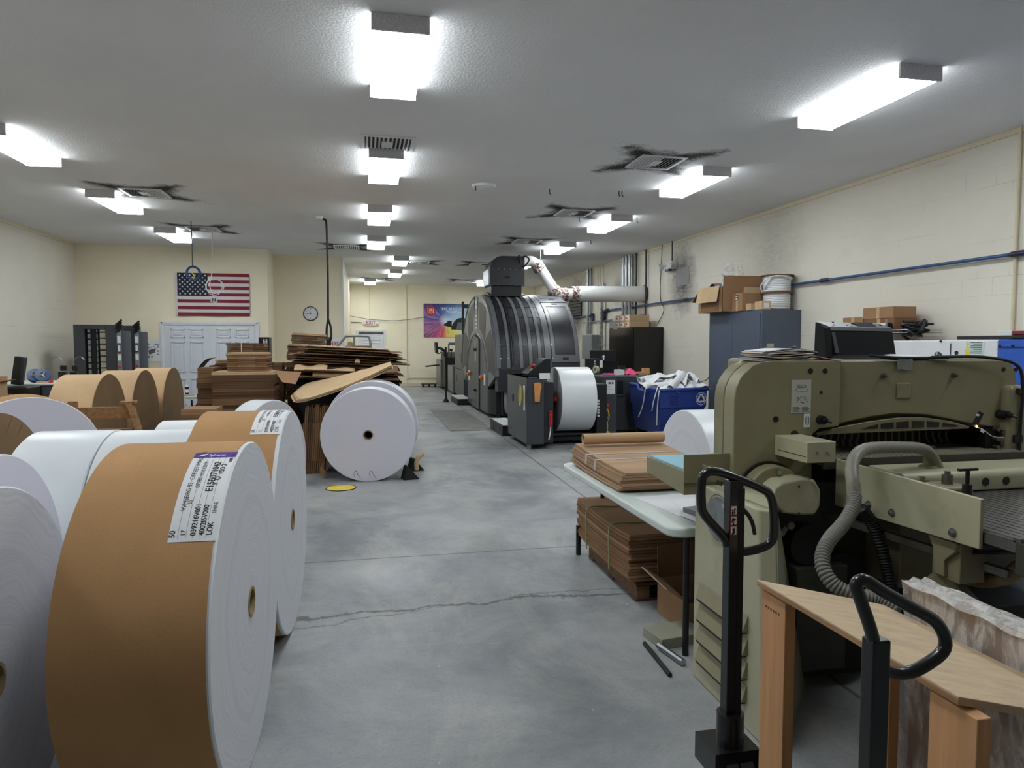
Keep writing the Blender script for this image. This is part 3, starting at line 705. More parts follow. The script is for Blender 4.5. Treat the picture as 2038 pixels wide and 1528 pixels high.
# twin collating towers
def collator(x0, x1, y0, y1, wfeet, label):
    t = thing('collating_tower', label, 'collator', ((x0 + x1) / 2, (y0 + y1) / 2, 0), 0, 'collating towers')
    z0, zt = .12, 2.09; a, b = x0 + .21, x1 - .2
    F = MB().box(x0, a, y0, y1, z0, zt).box(b, x1, y0, y1, z0, zt).box(a, b, y0, y1, zt - .1, zt).box(a, b, y0, y1, z0, z0 + .1).box(a, b, y1 - .04, y1, z0 + .1, zt - .1)
    F.build('cabinet_body', 'press_grey', t, bevel=.008)
    B = MB().box(a + .11, b - .2, y0 + .05, y0 + .09, z0 + .1, zt - .1); B.build('bin_channel', 'black_matt', t)
    R = MB()
    for k in range(14):
        z = z0 + .2 + k * .125
        R.box(b - .12, b - .01, y0 + .03, y0 + .06, z, z + .1)
    R.build('bin_tray', 'cream_light', t)
    for xa_, xb_ in ((a + .05, a + .1), (b - .18, b - .165)):
        L = MB()
        for k in range(14): z = z0 + .18 + k * .125; L.box(xa_, xb_, y0 + .02, y0 + .06, z, z + .1)
        L.build('bin_guide', 'grey_paint', t)
    p = MB().prism([(x1 - .02, y0), (x1 + .1, y0 + .02), (x1 + .14, y0 + .1), (x1 + .14, y1), (x1 - .02, y1)], z0, zt - .13, 'z').build('control_column', 'press_grey', t, bevel=.006)
    c = x1 + .05; yf = y0 + .0
    MB().cbox((x1 + .055, y0 + .0, 1.5), (.085, .01, .95), (0, 0, .17)).build('control_panel', 'grey_paint', p)
    MB().cbox((x1 + .055, y0 - .008, 1.78), (.06, .01, .14), (0, 0, .17)).build('panel_sheet', 'paper_white', p); MB().cbox((x1 + .055, y0 - .008, 1.4), (.06, .01, .13), (0, 0, .17)).build('panel_sheet', 'paper_white', p)
    MB().cbox((x1 + .055, y0 - .008, 1.59), (.075, .01, .17), (0, 0, .17)).build('screen_bezel', 'black_plastic', p)
    MB().cbox((x1 + .055, y0 - .016, 1.59), (.05, .006, .13), (0, 0, .17)).build('display', 'paper_white', p)
    MB().cyl((x1 + .06, y0 - .01, 1.2), (x1 + .06, y0 - .04, 1.2), .022, 12).build('stop_button', 'red_plastic', p, smooth=40)
    Q = MB()
    for k in range(4): Q.tube(spline([(x1 + .0, y0 + .02, zt - .16 + k * .055), (x1 + .06, y0 - .03, zt - .13 + k * .055), (x1 + .13, y0 - .05, zt - .05 + k * .05)], 5), .022, 8)
    Q.build('feed_arm', 'black_plastic', t, smooth=50)
    f = MB()
    for fx in (x0 + .1, x1 - .1):
        for fy in (y0 + .1, y1 - .1): f.cyl((fx, fy, 0), (fx, fy, z0), .035, 12)
    f.build('foot', 'rubber', t)
collator(-5.93, -5.12, 16.0, 16.5, 0, 'nearer grey collating tower with open paper bins by the left corner')
collator(-5.8, -5.0, 16.75, 17.25, 0, 'rear grey collating tower partly hidden behind the nearer one')

# booklet machine at the far left
yb = 11.0
t = thing('booklet_machine', 'low black and grey finishing machine with a pale top at the far left', 'machine', (-5.2, 11.6, 0))
a, b, c = P(45, 760, yb).x, P(81, 760, yb).x, P(118, 748, yb + .5).x
zt = 1.13
MB().box(a - 1.2, b, yb, yb + .9, 0, zt - .03).build('machine_body', 'black_plastic', t, bevel=.02)
MB().prism([(b, yb), (b + .16, yb + .04), (b + .33, yb + .35), (b + .33, yb + .9), (b, yb + .9)], 0, zt - .03, 'z').build('side_cover', 'press_grey', t, bevel=.015)
MB().prism([(a - 1.2, yb - .02), (b, yb - .02), (b + .17, yb + .02), (b + .35, yb + .34), (b + .35, yb + .92), (a - 1.2, yb + .92)], zt - .03, zt, 'z').build('top_plate', 'table_plastic', t, bevel=.008)
L = MB()
for k in range(16): L.box(a + .1 + k * .022, a + .117 + k * .022, yb - .006, yb, .85, .9)
L.build('name_plate', 'grey_ink', t)
m_ = thing('feed_tower', 'slim black tilted tower rising from the front of the finishing machine', 'machine part', (-5.6, yb - .35, 0))
q0, q1 = P(36, 765, yb - .3), P(42, 710, yb - .3)
MB().bar((q0.x - .01, yb - .3, q0.z), (q1.x, yb - .3, q1.z), .125, .11, (0, 1, 0)).build('tower_body', 'black_plastic', m_, bevel=.012)
MB().bar((q0.x + .07, yb - .36, q0.z + .02), (q1.x + .06, yb - .36, q1.z - .01), .035, .05, (0, 1, 0)).build('tower_edge', 'press_dark', m_, bevel=.008)
MB().box(q0.x - .28, q0.x + .2, yb - .5, yb - .1, 0, q0.z - .02).build('tower_base', 'black_plastic', m_, bevel=.03)
k = MB().tube(spline([(q0.x - .25, yb - .52, .92), (q0.x - .2, yb - .55, 1.0), (q0.x - .05, yb - .55, 1.02), (q0.x + .1, yb - .55, .98)], 6), .012, 6).tube(spline([(q0.x - .1, yb - .52, .8), (q0.x - .09, yb - .56, .95), (q0.x - .02, yb - .54, 1.03)], 6), .014, 6)
k.build('feed_rod', 'steel', m_, smooth=50)
for i, (px, l) in enumerate(((70, 'left blue wire reel lying tilted on the finishing machine'), (85, 'right blue wire reel leaning on its twin on the finishing machine'))):
    c = P(px, 746 - 1.5 * i, yb + .25); t2 = thing('wire_reel', l, 'reel', (c.x, c.y, zt), 0, 'blue wire reels')
    d = V(.25, -.8, .5).normalized(); c = V(c.x, c.y, zt + .1)
    MB().lathe([(.045, .025), (.1, .03), (.1, .02), (.06, .012), (.06, -.012), (.1, -.02), (.1, -.03), (.045, -.025)], c, d, 28, True).build('reel_flange', 'blue_pipe', t2, smooth=35)
    MB().lathe([(.015, .02), (.045, .02), (.045, -.02), (.015, -.02)], c, d, 20, True).build('reel_hub', 'black_plastic', t2, smooth=35)
    s3 = MB()
    for q in range(3):
        a3, b3 = MB().frame2(d); s3.bar(c + d * .028, c + d * .028 + (a3 * math.cos(q * 2.1) + b3 * math.sin(q * 2.1)) * .05, .012, .006)
    s3.build('hub_spoke', 'white_metal', t2)
c = P(84, 757, yb + .12)
tag(MB().cbox((c.x, yb + .15, zt + .012), (.15, .1, .022)).build('parts_tray', 'kraft_light', bevel=.003), 'flat cream tray on the finishing machine in front of the blue reels', 'tray')
tag(MB().cbox((c.x + .11, yb + .14, zt + .02), (.035, .05, .04)).build('small_box', 'red_print', bevel=.003), 'tiny dark red box beside the cream tray on the finishing machine', 'box')
# open box at the very left edge
t = thing('cardboard_box', 'open brown carton on end at the extreme left edge', 'box', (-5.9, yb - .8, 0))
c = P(0, 760, yb - .8)
B = MB().box(c.x - .3, c.x + .04, yb - 1., yb - .7, 0, c.z); B.build('carton_body', 'cardboard_light', t, bevel=.003)
MB().slab(lambda u, v: (c.x + .04 + .1 * u, yb - 1. + .3 * v, c.z + .03 * u), 2, 2, .005).build('carton_flap', 'cardboard', t)
MB().slab(lambda u, v: (c.x - .3 + .34 * u, yb - .7 + .02 * v, c.z + .07 * v), 2, 2, (0, .004, 0)).build('carton_flap', 'cardboard', t)
# two goose-neck lamps on a small black stand
for i, (px, l) in enumerate(((125, 'left goose-neck fixture with a curled thin arm by the left wall corner'), (148, 'right goose-neck fixture with a curled thin arm next to the collator'))):
    c = P(px, 745, 14.5); t2 = thing('gooseneck_lamp', l, 'lamp', (c.x, 14.5, 0), 0, 'goose-neck fixtures')
    MB().box(c.x - .06, c.x + .06, 14.44, 14.56, 0, c.z + .05).build('stand', 'black_plastic', t2, bevel=.01)
    MB().cbox((c.x + .02, 14.5, c.z + .12), (.1, .08, .1)).build('clamp', 'black_plastic', t2, bevel=.01)
    s = -1 if i == 0 else 1
    MB().tube(spline([(c.x, 14.5, c.z + .15), (c.x + .0, 14.5, c.z + .25), (c.x + .04 * s, 14.5, c.z + .31), (c.x + .12 * s, 14.5, c.z + .33), (c.x + .18 * s, 14.5, c.z + .27)], 6), .008, 6).build('curled_arm', 'steel', t2, smooth=60)
# wall poster, light switch by the double door
t = thing('poster', 'white poster of machine parts with black drawings beside the double door', 'poster', (-4.97, YFLAG, 1.26))
MB().box(-5.13, -4.8, YFLAG - .012, YFLAG - .002, 1.26, 1.77).build('poster_sheet', 'paper_white', t)
d = MB()
for px, py, r in ((1408, 405, .024), (1478, 408, .022), (1500, 410, .024), (1410, 437, .027), (1440, 437, .014), (1465, 430, .014), (1500, 432, .022), (1500, 470, .02), (1500, 502, .02), (1412, 525, .028), (1445, 523, .02)):
    c = P(px * 420 / 2006, 600 + py * 320 / 1528, YFLAG - .013)
    d.lathe([(r * .3, 0), (r, 0)], c, (0, -1, 0), 14)
c = P(1448 * 420 / 2006, 600 + 470 * 320 / 1528, YFLAG - .013)
d.poly([c + V(-.09, 0, .02), c + V(-.075, 0, -.09), c + V(.05, 0, -.04), c + V(.09, 0, .07)]); d.build('parts_drawing', 'grey_ink', t)
t = thing('light_switch', 'double cream light switch between the collators and the poster', 'switch', (-5.22, YFLAG, 1.6))
c = P(283, 688, YFLAG)
MB().box(c.x - .06, c.x + .06, YFLAG - .012, YFLAG - .001, c.z - .06, c.z + .06).build('switch_plate', 'white_plastic', t, bevel=.003)
MB().box(c.x - .04, c.x + .03, YFLAG - .022, YFLAG - .012, c.z + .02, c.z + .035).box(c.x - .03, c.x + .05, YFLAG - .022, YFLAG - .012, c.z - .045, c.z - .03).build('toggle', 'black_plastic', t)

# flag on the wall
t = thing('flag', 'American flag hung flat on the cream wall above the double door', 'flag', (-3.58, YFLAG, 2.36))
x0, x1, z0, z1 = -4.38, -2.75, 2.36, 3.385
rip = lambda x, z: YFLAG - .03 - .012 * math.sin(x * 7 + z * 3) * min(1, (z1 - z) * 3 + .15)
st = (z1 - z0) / 13
for k in range(13):
    mm = 'flag_red' if k % 2 == 0 else 'flag_white'
    if mm not in MATS: mat('flag_red', (126, 30, 48), .75, var=.08, bump=.1); mat('flag_white', (214, 205, 206), .75, var=.04, bump=.1); mat('flag_blue', (26, 30, 54), .75, var=.1, bump=.1)
flag = MB()
nn = 40
for k in range(13):
    zt_, zb_ = z1 - k * st, z1 - (k + 1) * st
    xa = x0 + (x1 - x0) * (.42 if k < 7 else 0)
    flag.mat(k % 2).grid(lambda u, v: (xa + (x1 - xa) * u, rip(xa + (x1 - xa) * u, zb_ + (zt_ - zb_) * v), zb_ + (zt_ - zb_) * v), nn, 2)
flag.build('stripe_field', ['flag_red', 'flag_white'], t, smooth=60)
xc = x0 + (x1 - x0) * .42
can = MB().grid(lambda u, v: (x0 + (xc - x0) * u, rip(x0 + (xc - x0) * u, z1 - 7 * st + 7 * st * v), z1 - 7 * st + 7 * st * v), 20, 8).build('canton', 'flag_blue', t, smooth=60)
S = MB()
for r in range(9):
    for c_ in range(6 if r % 2 == 0 else 5):
        cx = x0 + (xc - x0) * ((c_ * 2 + (1 if r % 2 == 0 else 2)) / 12.); cz = z1 - 7 * st * (r + 1) / 10.
        S.poly([(cx + (.027 if i % 2 == 0 else .0105) * math.sin(i * PI / 5), rip(cx, cz) - .004, cz + (.027 if i % 2 == 0 else .0105) * math.cos(i * PI / 5)) for i in range(10)])
S.build('star', 'paper_white', can)
MB().box(x0 - .05, x0, YFLAG - .036, YFLAG - .03, z0 + .01, z1 - .005).build('heading_band', 'flag_white', t)

# hanging cables in front of the flag
def coil(c, r, n, wob, rr):
    out = []
    for i in range(n * 24 + 1):
        a = 2 * PI * i / 24; k = i // 24
        out.append(V(c[0] + (r + wob * math.sin(k * 2.3)) * math.sin(a) + .01 * math.sin(k * 1.7), c[1] + .012 * k - .03, c[2] + (r + wob * math.cos(k * 1.9)) * math.cos(a) * 1.0))
    return out
yc = 14.2
t = thing('network_cable', 'coiled blue cable hanging from the ceiling in front of the flag', 'cable', (-3.18, yc, HC))
a = P(380, 442, yc); b = P(383, 532, yc)
MB().tube(spline([(a.x, yc, HC), (a.x + .01, yc, HC - .4), (b.x, yc, b.z)]), .009, 6).build('drop_wire', 'dark_steel', t, smooth=60)
c = P(385, 543, yc); MB().tube(coil((c.x, yc, c.z), .115, 5, .012, 1), .012, 6).build('cable_coil', 'blue_pipe', t, smooth=60)
MB().tube(spline([(c.x - .02, yc - .02, c.z), (c.x + .02, yc - .03, c.z - .07), (c.x - .01, yc - .02, c.z - .13)]), .01, 6).build('plug_tail', 'yellow_plastic', t)
yc = 15.0
t = thing('power_cable', 'white looped cable with an outlet box hanging before the flag stripes', 'cable', (-3.0, yc, HC))
a = P(423, 462, yc); b = P(421, 548, yc); c = P(429, 570, yc); d = P(426, 597, yc)
MB().tube(spline([(a.x, yc, HC), (a.x - .02, yc, HC - .5), (b.x, yc, b.z), (c.x - .12, yc, c.z + .05)]), .009, 6).build('drop_wire', 'white_plastic', t, smooth=60)
MB().tube(coil((c.x - .02, yc, c.z), .15, 2, .03, 1), .009, 6).tube(spline([(c.x - .12, yc, c.z + .05), (c.x - .08, yc, c.z - .1), (d.x, yc, d.z + .05)]), .009, 6).build('cable_coil', 'white_plastic', t, smooth=60)
MB().cbox((d.x, yc, d.z), (.11, .06, .1), (0, .25, 0)).build('outlet_box', 'white_metal', t, bevel=.006)
MB().cbox((d.x - .02, yc - .032, d.z), (.02, .004, .06), (0, .25, 0)).cbox((d.x + .025, yc - .032, d.z), (.02, .004, .06), (0, .25, 0)).build('socket_face', 'dark_steel', t)

# black power cord from the ceiling near the clock wall
yc = 13.2
t = thing('hanging_power_cable', 'thick black power cord hung from the ceiling with a doubled loop, left of the aisle', 'cable', (-.7, yc, HC))
a = P(636, 450, yc); b = P(650, 462, yc); c = P(653, 635, yc); d = P(653, 688, yc)
zb = HC - .06
MB().box(a.x - .06, a.x + .06, yc - .06, yc + .06, HC - .05, HC).build('ceiling_box', 'white_metal', t, bevel=.005)
MB().tube(spline([(a.x + .05, yc, zb + .02), (b.x - .03, yc, zb), (b.x, yc, zb - .1), (b.x + .01, yc, 3), (c.x, yc, c.z)], 8), .019, 8).build('cord', 'rubber', t, smooth=60)
for s in (-1, 1): MB().tube(spline([(c.x, yc, c.z), (c.x + s * .035 + .01, yc, c.z - .15), (c.x + s * .04 + .01, yc - .03 * s, c.z - .35), (c.x + .01, yc, d.z + .08)], 8), .02, 8).build('cord_loop', 'rubber', t, smooth=60)
MB().cyl((d.x + .01, yc, d.z + .1), (d.x + .01, yc, d.z - .02), .045, 16).cyl((d.x + .01, yc, d.z + .16), (d.x + .01, yc, d.z + .1), .03, 16, .045).build('connector', 'black_plastic', t, smooth=40)
MB().cyl((d.x + .01, yc, d.z - .02), (d.x + .01, yc, d.z - .08), .04, 16).build('connector_ring', 'steel', t, smooth=40)

# clock
t = thing('wall_clock', 'round black-rimmed white clock on the narrow cream wall', 'clock', (-1.41, YCLOCK, 2.3))
c = V(-1.41, YCLOCK, P(618, 624, YCLOCK).z); r = .19
MB().lathe([(r - .022, 0), (r - .022, .03), (r - .012, .04), (r - .002, .03), (r, 0)], c, (0, -1, 0), 48).build('rim', 'black_plastic', t, smooth=40)
MB().cyl(c, c + V(0, -.018, 0), r - .02, 48).build('dial', 'paper_white', t)
H = MB()
for k in range(1, 13):
    a = rad(90 - 30 * k); H.text(str(k), .04, lambda x, y: V(c.x + .128 * math.cos(a) + x, c.y - .02, c.z + .128 * math.sin(a) - .013 + y), align='CENTER')
H.build('numeral', 'ink', t)
def hand(ang, l, w):
    d = V(math.sin(rad(ang)), 0, math.cos(rad(ang))); n = V(d.z, 0, -d.x) * w; q = c + V(0, -.024, 0)
    return MB().poly([q - d * .02 - n, q - d * .02 + n, q + d * l + n * .6, q + d * l - n * .6])
hand(352, .075, .007).build('hour_hand', 'ink', t); hand(265, .115, .005).build('minute_hand', 'ink', t)
# framed notice and FIRE sign on the clock wall
t = thing('notice_board', 'black and white printed notice low on the clock wall above the carton heap', 'notice', (-1.4, YCLOCK, 1.6))
a, b = P(603, 678, YCLOCK), P(640, 702, YCLOCK)
MB().box(a.x, b.x, YCLOCK - .015, YCLOCK - .002, b.z - .1, a.z).build('notice_sheet', 'paper_white', t)
q = MB(); rr = random.Random(5)
for k in range(40):
    x = a.x + .02 + rr.random() * (b.x - a.x - .1); z = b.z - .1 + rr.random() * (a.z - b.z + .06); q.box(x, x + .03 + .05 * rr.random(), YCLOCK - .018, YCLOCK - .015, z, z + .02)
q.box(a.x, b.x, YCLOCK - .018, YCLOCK - .015, a.z - .06, a.z).build('notice_print', 'grey_ink', t)
t = thing('fire_sign', 'white FIRE sign with red lettering at the corner of the clock wall', 'sign', (-.8, YCLOCK, 1.5))
a = P(655, 672, YCLOCK); b = P(676, 700, YCLOCK)
MB().box(a.x, XIN - .05, YCLOCK - .012, YCLOCK - .002, b.z - .05, a.z).build('sign_plate', 'paper_white', t)
q = MB().text('FIRE', .165, lambda x, y: V(a.x + .02 + x * .78, YCLOCK - .015, P(657, 688, YCLOCK).z + y), bold=.02).box(a.x, a.x + .26, YCLOCK - .015, YCLOCK - .012, P(657, 695, YCLOCK).z, P(657, 693.6, YCLOCK).z)
q.text('EXTINGUISHER', .05, lambda x, y: V(a.x + .02 + x * .6, YCLOCK - .015, P(657, 692, YCLOCK).z + y)); q.build('sign_print', 'red_print', t)

# exit sign and conduits on the far wall
t = thing('exit_sign', 'lit EXIT sign with twin emergency lamps above the far door', 'exit sign', (.21, YF, 2.5))
c = P(738, 642, YF)
MB().box(c.x - .19, c.x + .19, YF - .07, YF - .005, c.z - .12, c.z + .12).build('sign_box', 'white_plastic', t, bevel=.008)
MB().text('EXIT', .21, lambda x, y: V(c.x + x * .82, YF - .074, c.z - .075 + y), align='CENTER', bold=.02).build('exit_lettering', 'red_print', t)
for s in (-1, 1):
    MB().cyl((c.x + s * .245, YF - .05, c.z), (c.x + s * .25, YF - .12, c.z), .045, 18, .06).bar((c.x + s * .19, YF - .04, c.z), (c.x + s * .25, YF - .04, c.z), .03, .03).build('lamp_head', 'white_metal', t, smooth=40)
def conduit(pts, r, label, m='galvanised', box=None, cat='conduit', group='electrical conduits'):
    t = thing('conduit', label, cat, tuple(pts[-1]), 0, group)
    MB().tube(pts, r, 8).build('pipe_run', m, t, smooth=50)
    if box:
        (cx, cy, cz), sz = box; MB().cbox((cx, cy, cz), sz).build('junction_box', 'white_metal', t, bevel=.004)
    return t
a = P(809, 575, YF - .03); b = P(811, 803, YF - .03)
conduit([(b.x, YF - .03, HC), (b.x, YF - .03, b.z)], .012, 'thin painted conduit dropping down the far wall to a socket box', 'trim_cream', ((b.x, YF - .04, 1.05 * 0 + P(811, 750, YF).z), (.1, .07, .15)))
c = P(735, 560, YF - .03)
conduit([(c.x, YF - .03, HC), (c.x, YF - .03, P(735, 634, YF).z)], .01, 'thin conduit running straight down to the exit sign', 'trim_cream')
conduit([(XIN + .02, YF - .03, P(692, 641, YF).z), (c.x - .3, YF - .03, P(725, 642, YF).z)], .012, 'short level conduit from the inner wall to the exit sign', 'dark_steel')
a = P(814, 752, YF - .03)
conduit([(a.x, YF - .03, a.z), (a.x + 1.5, YF - .03, a.z)], .014, 'level conduit low on the far wall, leading behind the press', 'trim_cream')
wl = MB().tube(spline([P(690, 629, 26.5), P(700, 629, 27.5), P(735, 635, YF - .1), P(780, 638, YF - .1), P(810, 636, YF - .1), P(850, 630, YF - .06)], 6), .009, 6)
tag(wl.build('hanging_wire', 'dark_steel', smooth=60), 'slack dark wire sagging across the far wall above the exit sign', 'wire')

# banner
def banner_mat():
    m, t = newmat('banner_print'); b = t.b
    g = t.geo.outputs['Generated']; sp = t.node('ShaderNodeSeparateXYZ'); t.link(g, sp.inputs[0])
    x = t.math('SUBTRACT', t.math('MULTIPLY', sp.outputs[0], 2.1), .68); z = t.math('SUBTRACT', sp.outputs[2], .5)
    ang = t.math('ARCTAN2', z, x); r = t.math('SQRT', t.math('ADD', t.math('MULTIPLY', x, x), t.math('MULTIPLY', z, z)))
    u = t.math('ADD', t.math('DIVIDE', ang, 2 * PI), .5)
    col = t.ramp(u, [(0, s2l((150, 60, 150))), (.1, s2l((140, 30, 110))), (.17, s2l((200, 40, 110))), (.225, s2l((230, 60, 50))), (.27, s2l((238, 206, 40))), (.37, s2l((232, 226, 90))), (.45, s2l((220, 236, 220))), (.55, s2l((150, 205, 235))), (.72, s2l((30, 130, 210))), (.84, s2l((40, 60, 160))), (.93, s2l((80, 60, 160)))])
    cb = t.node('ShaderNodeCombineXYZ'); t.link(t.math('MULTIPLY', u, 40), cb.inputs[0]); t.link(t.math('MULTIPLY', r, .8), cb.inputs[1])
    st = t.ramp(t.noise(cb.outputs[0], 1.6, 4, .6), [(.35, 0.), (.7, 1.)])
    lo = t.math('LESS_THAN', x, .1)
    col = t.mix(t.math('MULTIPLY', st, .4), col, s2l((240, 220, 240)))
    dk = t.ramp(t.noise(cb.outputs[0], 2.3, 2, .5), [(.5, 0.), (.7, 1.)])
    col = t.mix(t.math('MULTIPLY', t.math('MULTIPLY', dk, lo), .6), col, s2l((50, 24, 84)))
    col = t.mix(t.ramp(sp.outputs[2], [(.8, 0.), (1., .85)]), col, s2l((32, 30, 96)))
    col = t.mix(t.ramp(r, [(0., 1.), (.22, 0.)]), col, s2l((214, 236, 244)))
    t.link(col, b.inputs['Base Color']); b.inputs['Roughness'].default_value = .4
banner_mat()
x0, x1, z1, z0 = P(843, 604, YF).x, P(843, 604, YF).x + 2.65, P(843, 604, YF).z, P(843, 671, YF).z
t = thing('banner', 'colourful printed banner with a red round logo on the far wall left of the press', 'banner', ((x0 + x1) / 2, YF, z0))
MB().box(x0, x1, YF - .02, YF - .004, z0, z1).build('banner_sheet', 'banner_print', t)
lc = P(857, 618.5, YF); fy = YF - .024
MB().cyl((lc.x, fy + .004, lc.z), (lc.x, fy, lc.z), .19, 40).build('logo_disc', 'red_print', t)
q = MB().box(lc.x - .12, lc.x - .09, fy - .004, fy, lc.z - .11, lc.z + .1).box(lc.x - .12, lc.x + .05, fy - .004, fy, lc.z - .11, lc.z - .075).box(lc.x - .05, lc.x - .022, fy - .004, fy, lc.z - .06, lc.z + .09)
q.box(lc.x - .022, lc.x + .03, fy - .004, fy, lc.z + .065, lc.z + .09).box(lc.x - .022, lc.x + .03, fy - .004, fy, lc.z - .005, lc.z + .02).box(lc.x + .02, lc.x + .045, fy - .004, fy, lc.z + .0, lc.z + .085)
q.box(lc.x + .085, lc.x + .115, fy - .004, fy, lc.z - .11, lc.z + .03).box(lc.x + .085, lc.x + .115, fy - .004, fy, lc.z + .055, lc.z + .085).build('logo_lettering', 'paper_white', t)
q = MB(); a = P(879, 617, YF); q.text('BECAUSE VIBRANT', .155, lambda x, y: V(a.x + x, fy, a.z + y), bold=.012); a = P(888, 623.5, YF); q.text('PRINTING MATTERS', .155, lambda x, y: V(a.x + x, fy, a.z + y), bold=.012)
q.build('slogan', 'paper_white', t)
q = MB(); c = P(905, 645, YF)
q.poly([(c.x - .44, fy, c.z + .0), (c.x - .3, fy, c.z + .08), (c.x - .3, fy, c.z + .14), (c.x - .12, fy, c.z + .14), (c.x - .12, fy, c.z - .14), (c.x - .44, fy, c.z - .06)])
q.prism([(c.x + .42 * math.cos(rad(a)) + .28, c.z - .22 + .48 * math.sin(rad(a))) for a in range(0, 181, 15)], fy, fy + .002)
q.build('press_picture', 'black_plastic', t)
MB().poly([(c.x + .06, fy - .003, c.z - .22), (c.x + .12, fy - .003, c.z + .08), (c.x + .34, fy - .003, c.z + .06), (c.x + .56, fy - .003, c.z - .3)]).build('press_picture_panel', 'press_light_grey', t)
# ================================================================ CARTON HEAP
def carton_sheet(name, x0, x1, y0, y1, z, t, m, label, group, cat='flattened carton', rot=(0, 0, 0), wav=.006, seed=0, nu=7, nv=5, sag=0., corner=0.):
    """a flattened carton: two plies with a visible fold line and slightly uneven edges"""
    rr = random.Random(seed); ph = rr.random() * 6
    from mathutils import Euler
    R = Euler(rot).to_matrix(); c = V((x0 + x1) / 2, (y0 + y1) / 2, z)
    hx, hy = (x1 - x0) / 2, (y1 - y0) / 2
    def f(u, v, k=0):
        a, b = u * 2 - 1, v * 2 - 1
        q = 1 - corner * max(0, abs(a) - .7) / .3 * 1.0 if corner else 1
        return c + R @ V(a * hx, b * hy * q, wav * math.sin(ph + a * 3 + b * 2) - sag * a * a + k)
    B = MB().slab(lambda u, v: f(u, v, t), nu, nv, t * .47).slab(lambda u, v: f(u, v, t * .49) + V(rr.uniform(-.004, .004), rr.uniform(-.004, .004), 0) * 0, nu, nv, t * .47)
    o = B.build(name, m)
    return tag(o, label, cat, group)

STK = 'cartons in the tall square stack'
mats = ['cardboard_brown', 'cardboard_dark', 'cardboard_brown', 'cardboard_dark']
rr = random.Random(11)
# wooden pallet under the stacks
def flat_pallet(name, x0, x1, y0, y1, label, z=0., mt='dark_pallet_wood'):
    t = thing(name, label, 'pallet', ((x0 + x1) / 2, (y0 + y1) / 2, z))
    for k in range(3):
        x = x0 + .05 + (x1 - x0 - .1) * k / 2
        MB().box(x - .045, x + .045, y0, y1, z + .018, z + .105).build('stringer', mt, t, bevel=.003)
    for k in range(6):
        y = y0 + .05 + (y1 - y0 - .1) * k / 5
        MB().box(x0, x1, y - .045, y + .045, z + .105, z + .125).build('deck_board', mt, t, bevel=.003)
    for k in range(3):
        y = y0 + .06 + (y1 - y0 - .12) * k / 2
        MB().box(x0, x1, y - .05, y + .05, z, z + .018).build('base_board', mt, t, bevel=.003)
    return t
flat_pallet('wooden_pallet', -2.3, -1.05, 10.0, 11.25, 'wooden pallet on the floor under the tall square carton stack')
n = 26; z = .125; th = (1.315 - .125) / n
proto = None
for k in range(n):
    dx, dy = rr.uniform(-.012, .012), rr.uniform(-.015, .01)
    top = k == n - 1
    lab = 'flattened brown carton in the tall square stack behind the white reels' if not top else 'pale topmost carton of the tall square stack'
    if k < 4: dx += .04
    carton_sheet('flattened_carton', -2.035 + dx, -1.235 + dx, 10.0 + dy, 10.62 + dy, z, th - .002, 'cardboard_light' if top else mats[rr.randrange(4)], lab, STK, seed=k, wav=.0006); z += th
# the gap between the two rows of cartons shows as a dark slot in front
def bundle(name, x0, x1, y0, y1, z0, z1, n, m, label, tilt=0., strap=None, topm='cardboard_light', mid=True):
    """strapped bundle of flattened cartons"""
    t = thing(name, label, 'carton bundle', ((x0 + x1) / 2, (y0 + y1) / 2, z0), 0, 'strapped carton bundles', rot=(0, tilt, 0))
    cx, cy = (x0 + x1) / 2, (y0 + y1) / 2; w, d = (x1 - x0) / 2, (y1 - y0) / 2; h = (z1 - z0) / n
    r2 = random.Random(int(x0 * 1000)); ms = m if isinstance(m, list) else [m]
    for k in range(n):
        a, b = r2.uniform(-.012, .012), r2.uniform(-.015, .008)
        B = MB().mat(0).box(-w + a, w + a, -d + b, d + b, k * h, k * h + h * .42).box(-w + a + .004, w + a - .01, -d + b + .006, d + b, k * h + h * .5, k * h + h * .92)
        if mid:                               # glued middle flap, a little proud
            B.box(-w * .42 + a, w * .42 + a, -d + b - .006, d + b, k * h + h * .05, k * h + h * .9)
        B.build('carton_layer', topm if k == n - 1 else ms[k % len(ms)], t, space='local')
    if strap is not None:
        for sx in strap:
            H = z1 - z0
            MB().box(sx - .006, sx + .006, -d - .026, -d - .022, 0, H + .004).box(sx - .006, sx + .006, -d - .026, d + .02, H + .004, H + .007).box(sx - .006, sx + .006, d + .02, d + .024, 0, H + .007).build('strap', 'paper_white', t, space='local')
    return t
bundle('carton_bundle', -1.86, -1.33, 10.08, 10.6, 1.318, 1.575, 9, ['cardboard', 'cardboard_brown'], 'light brown carton bundle sitting on the tall square stack')
bundle('carton_bundle', -2.0, -1.47, 10.85, 11.3, 1.42, 1.705, 9, ['cardboard_dark', 'cardboard_brown'], 'dark strapped carton bundle behind the one on the tall square stack', strap=[-.05], topm='cardboard_dark')
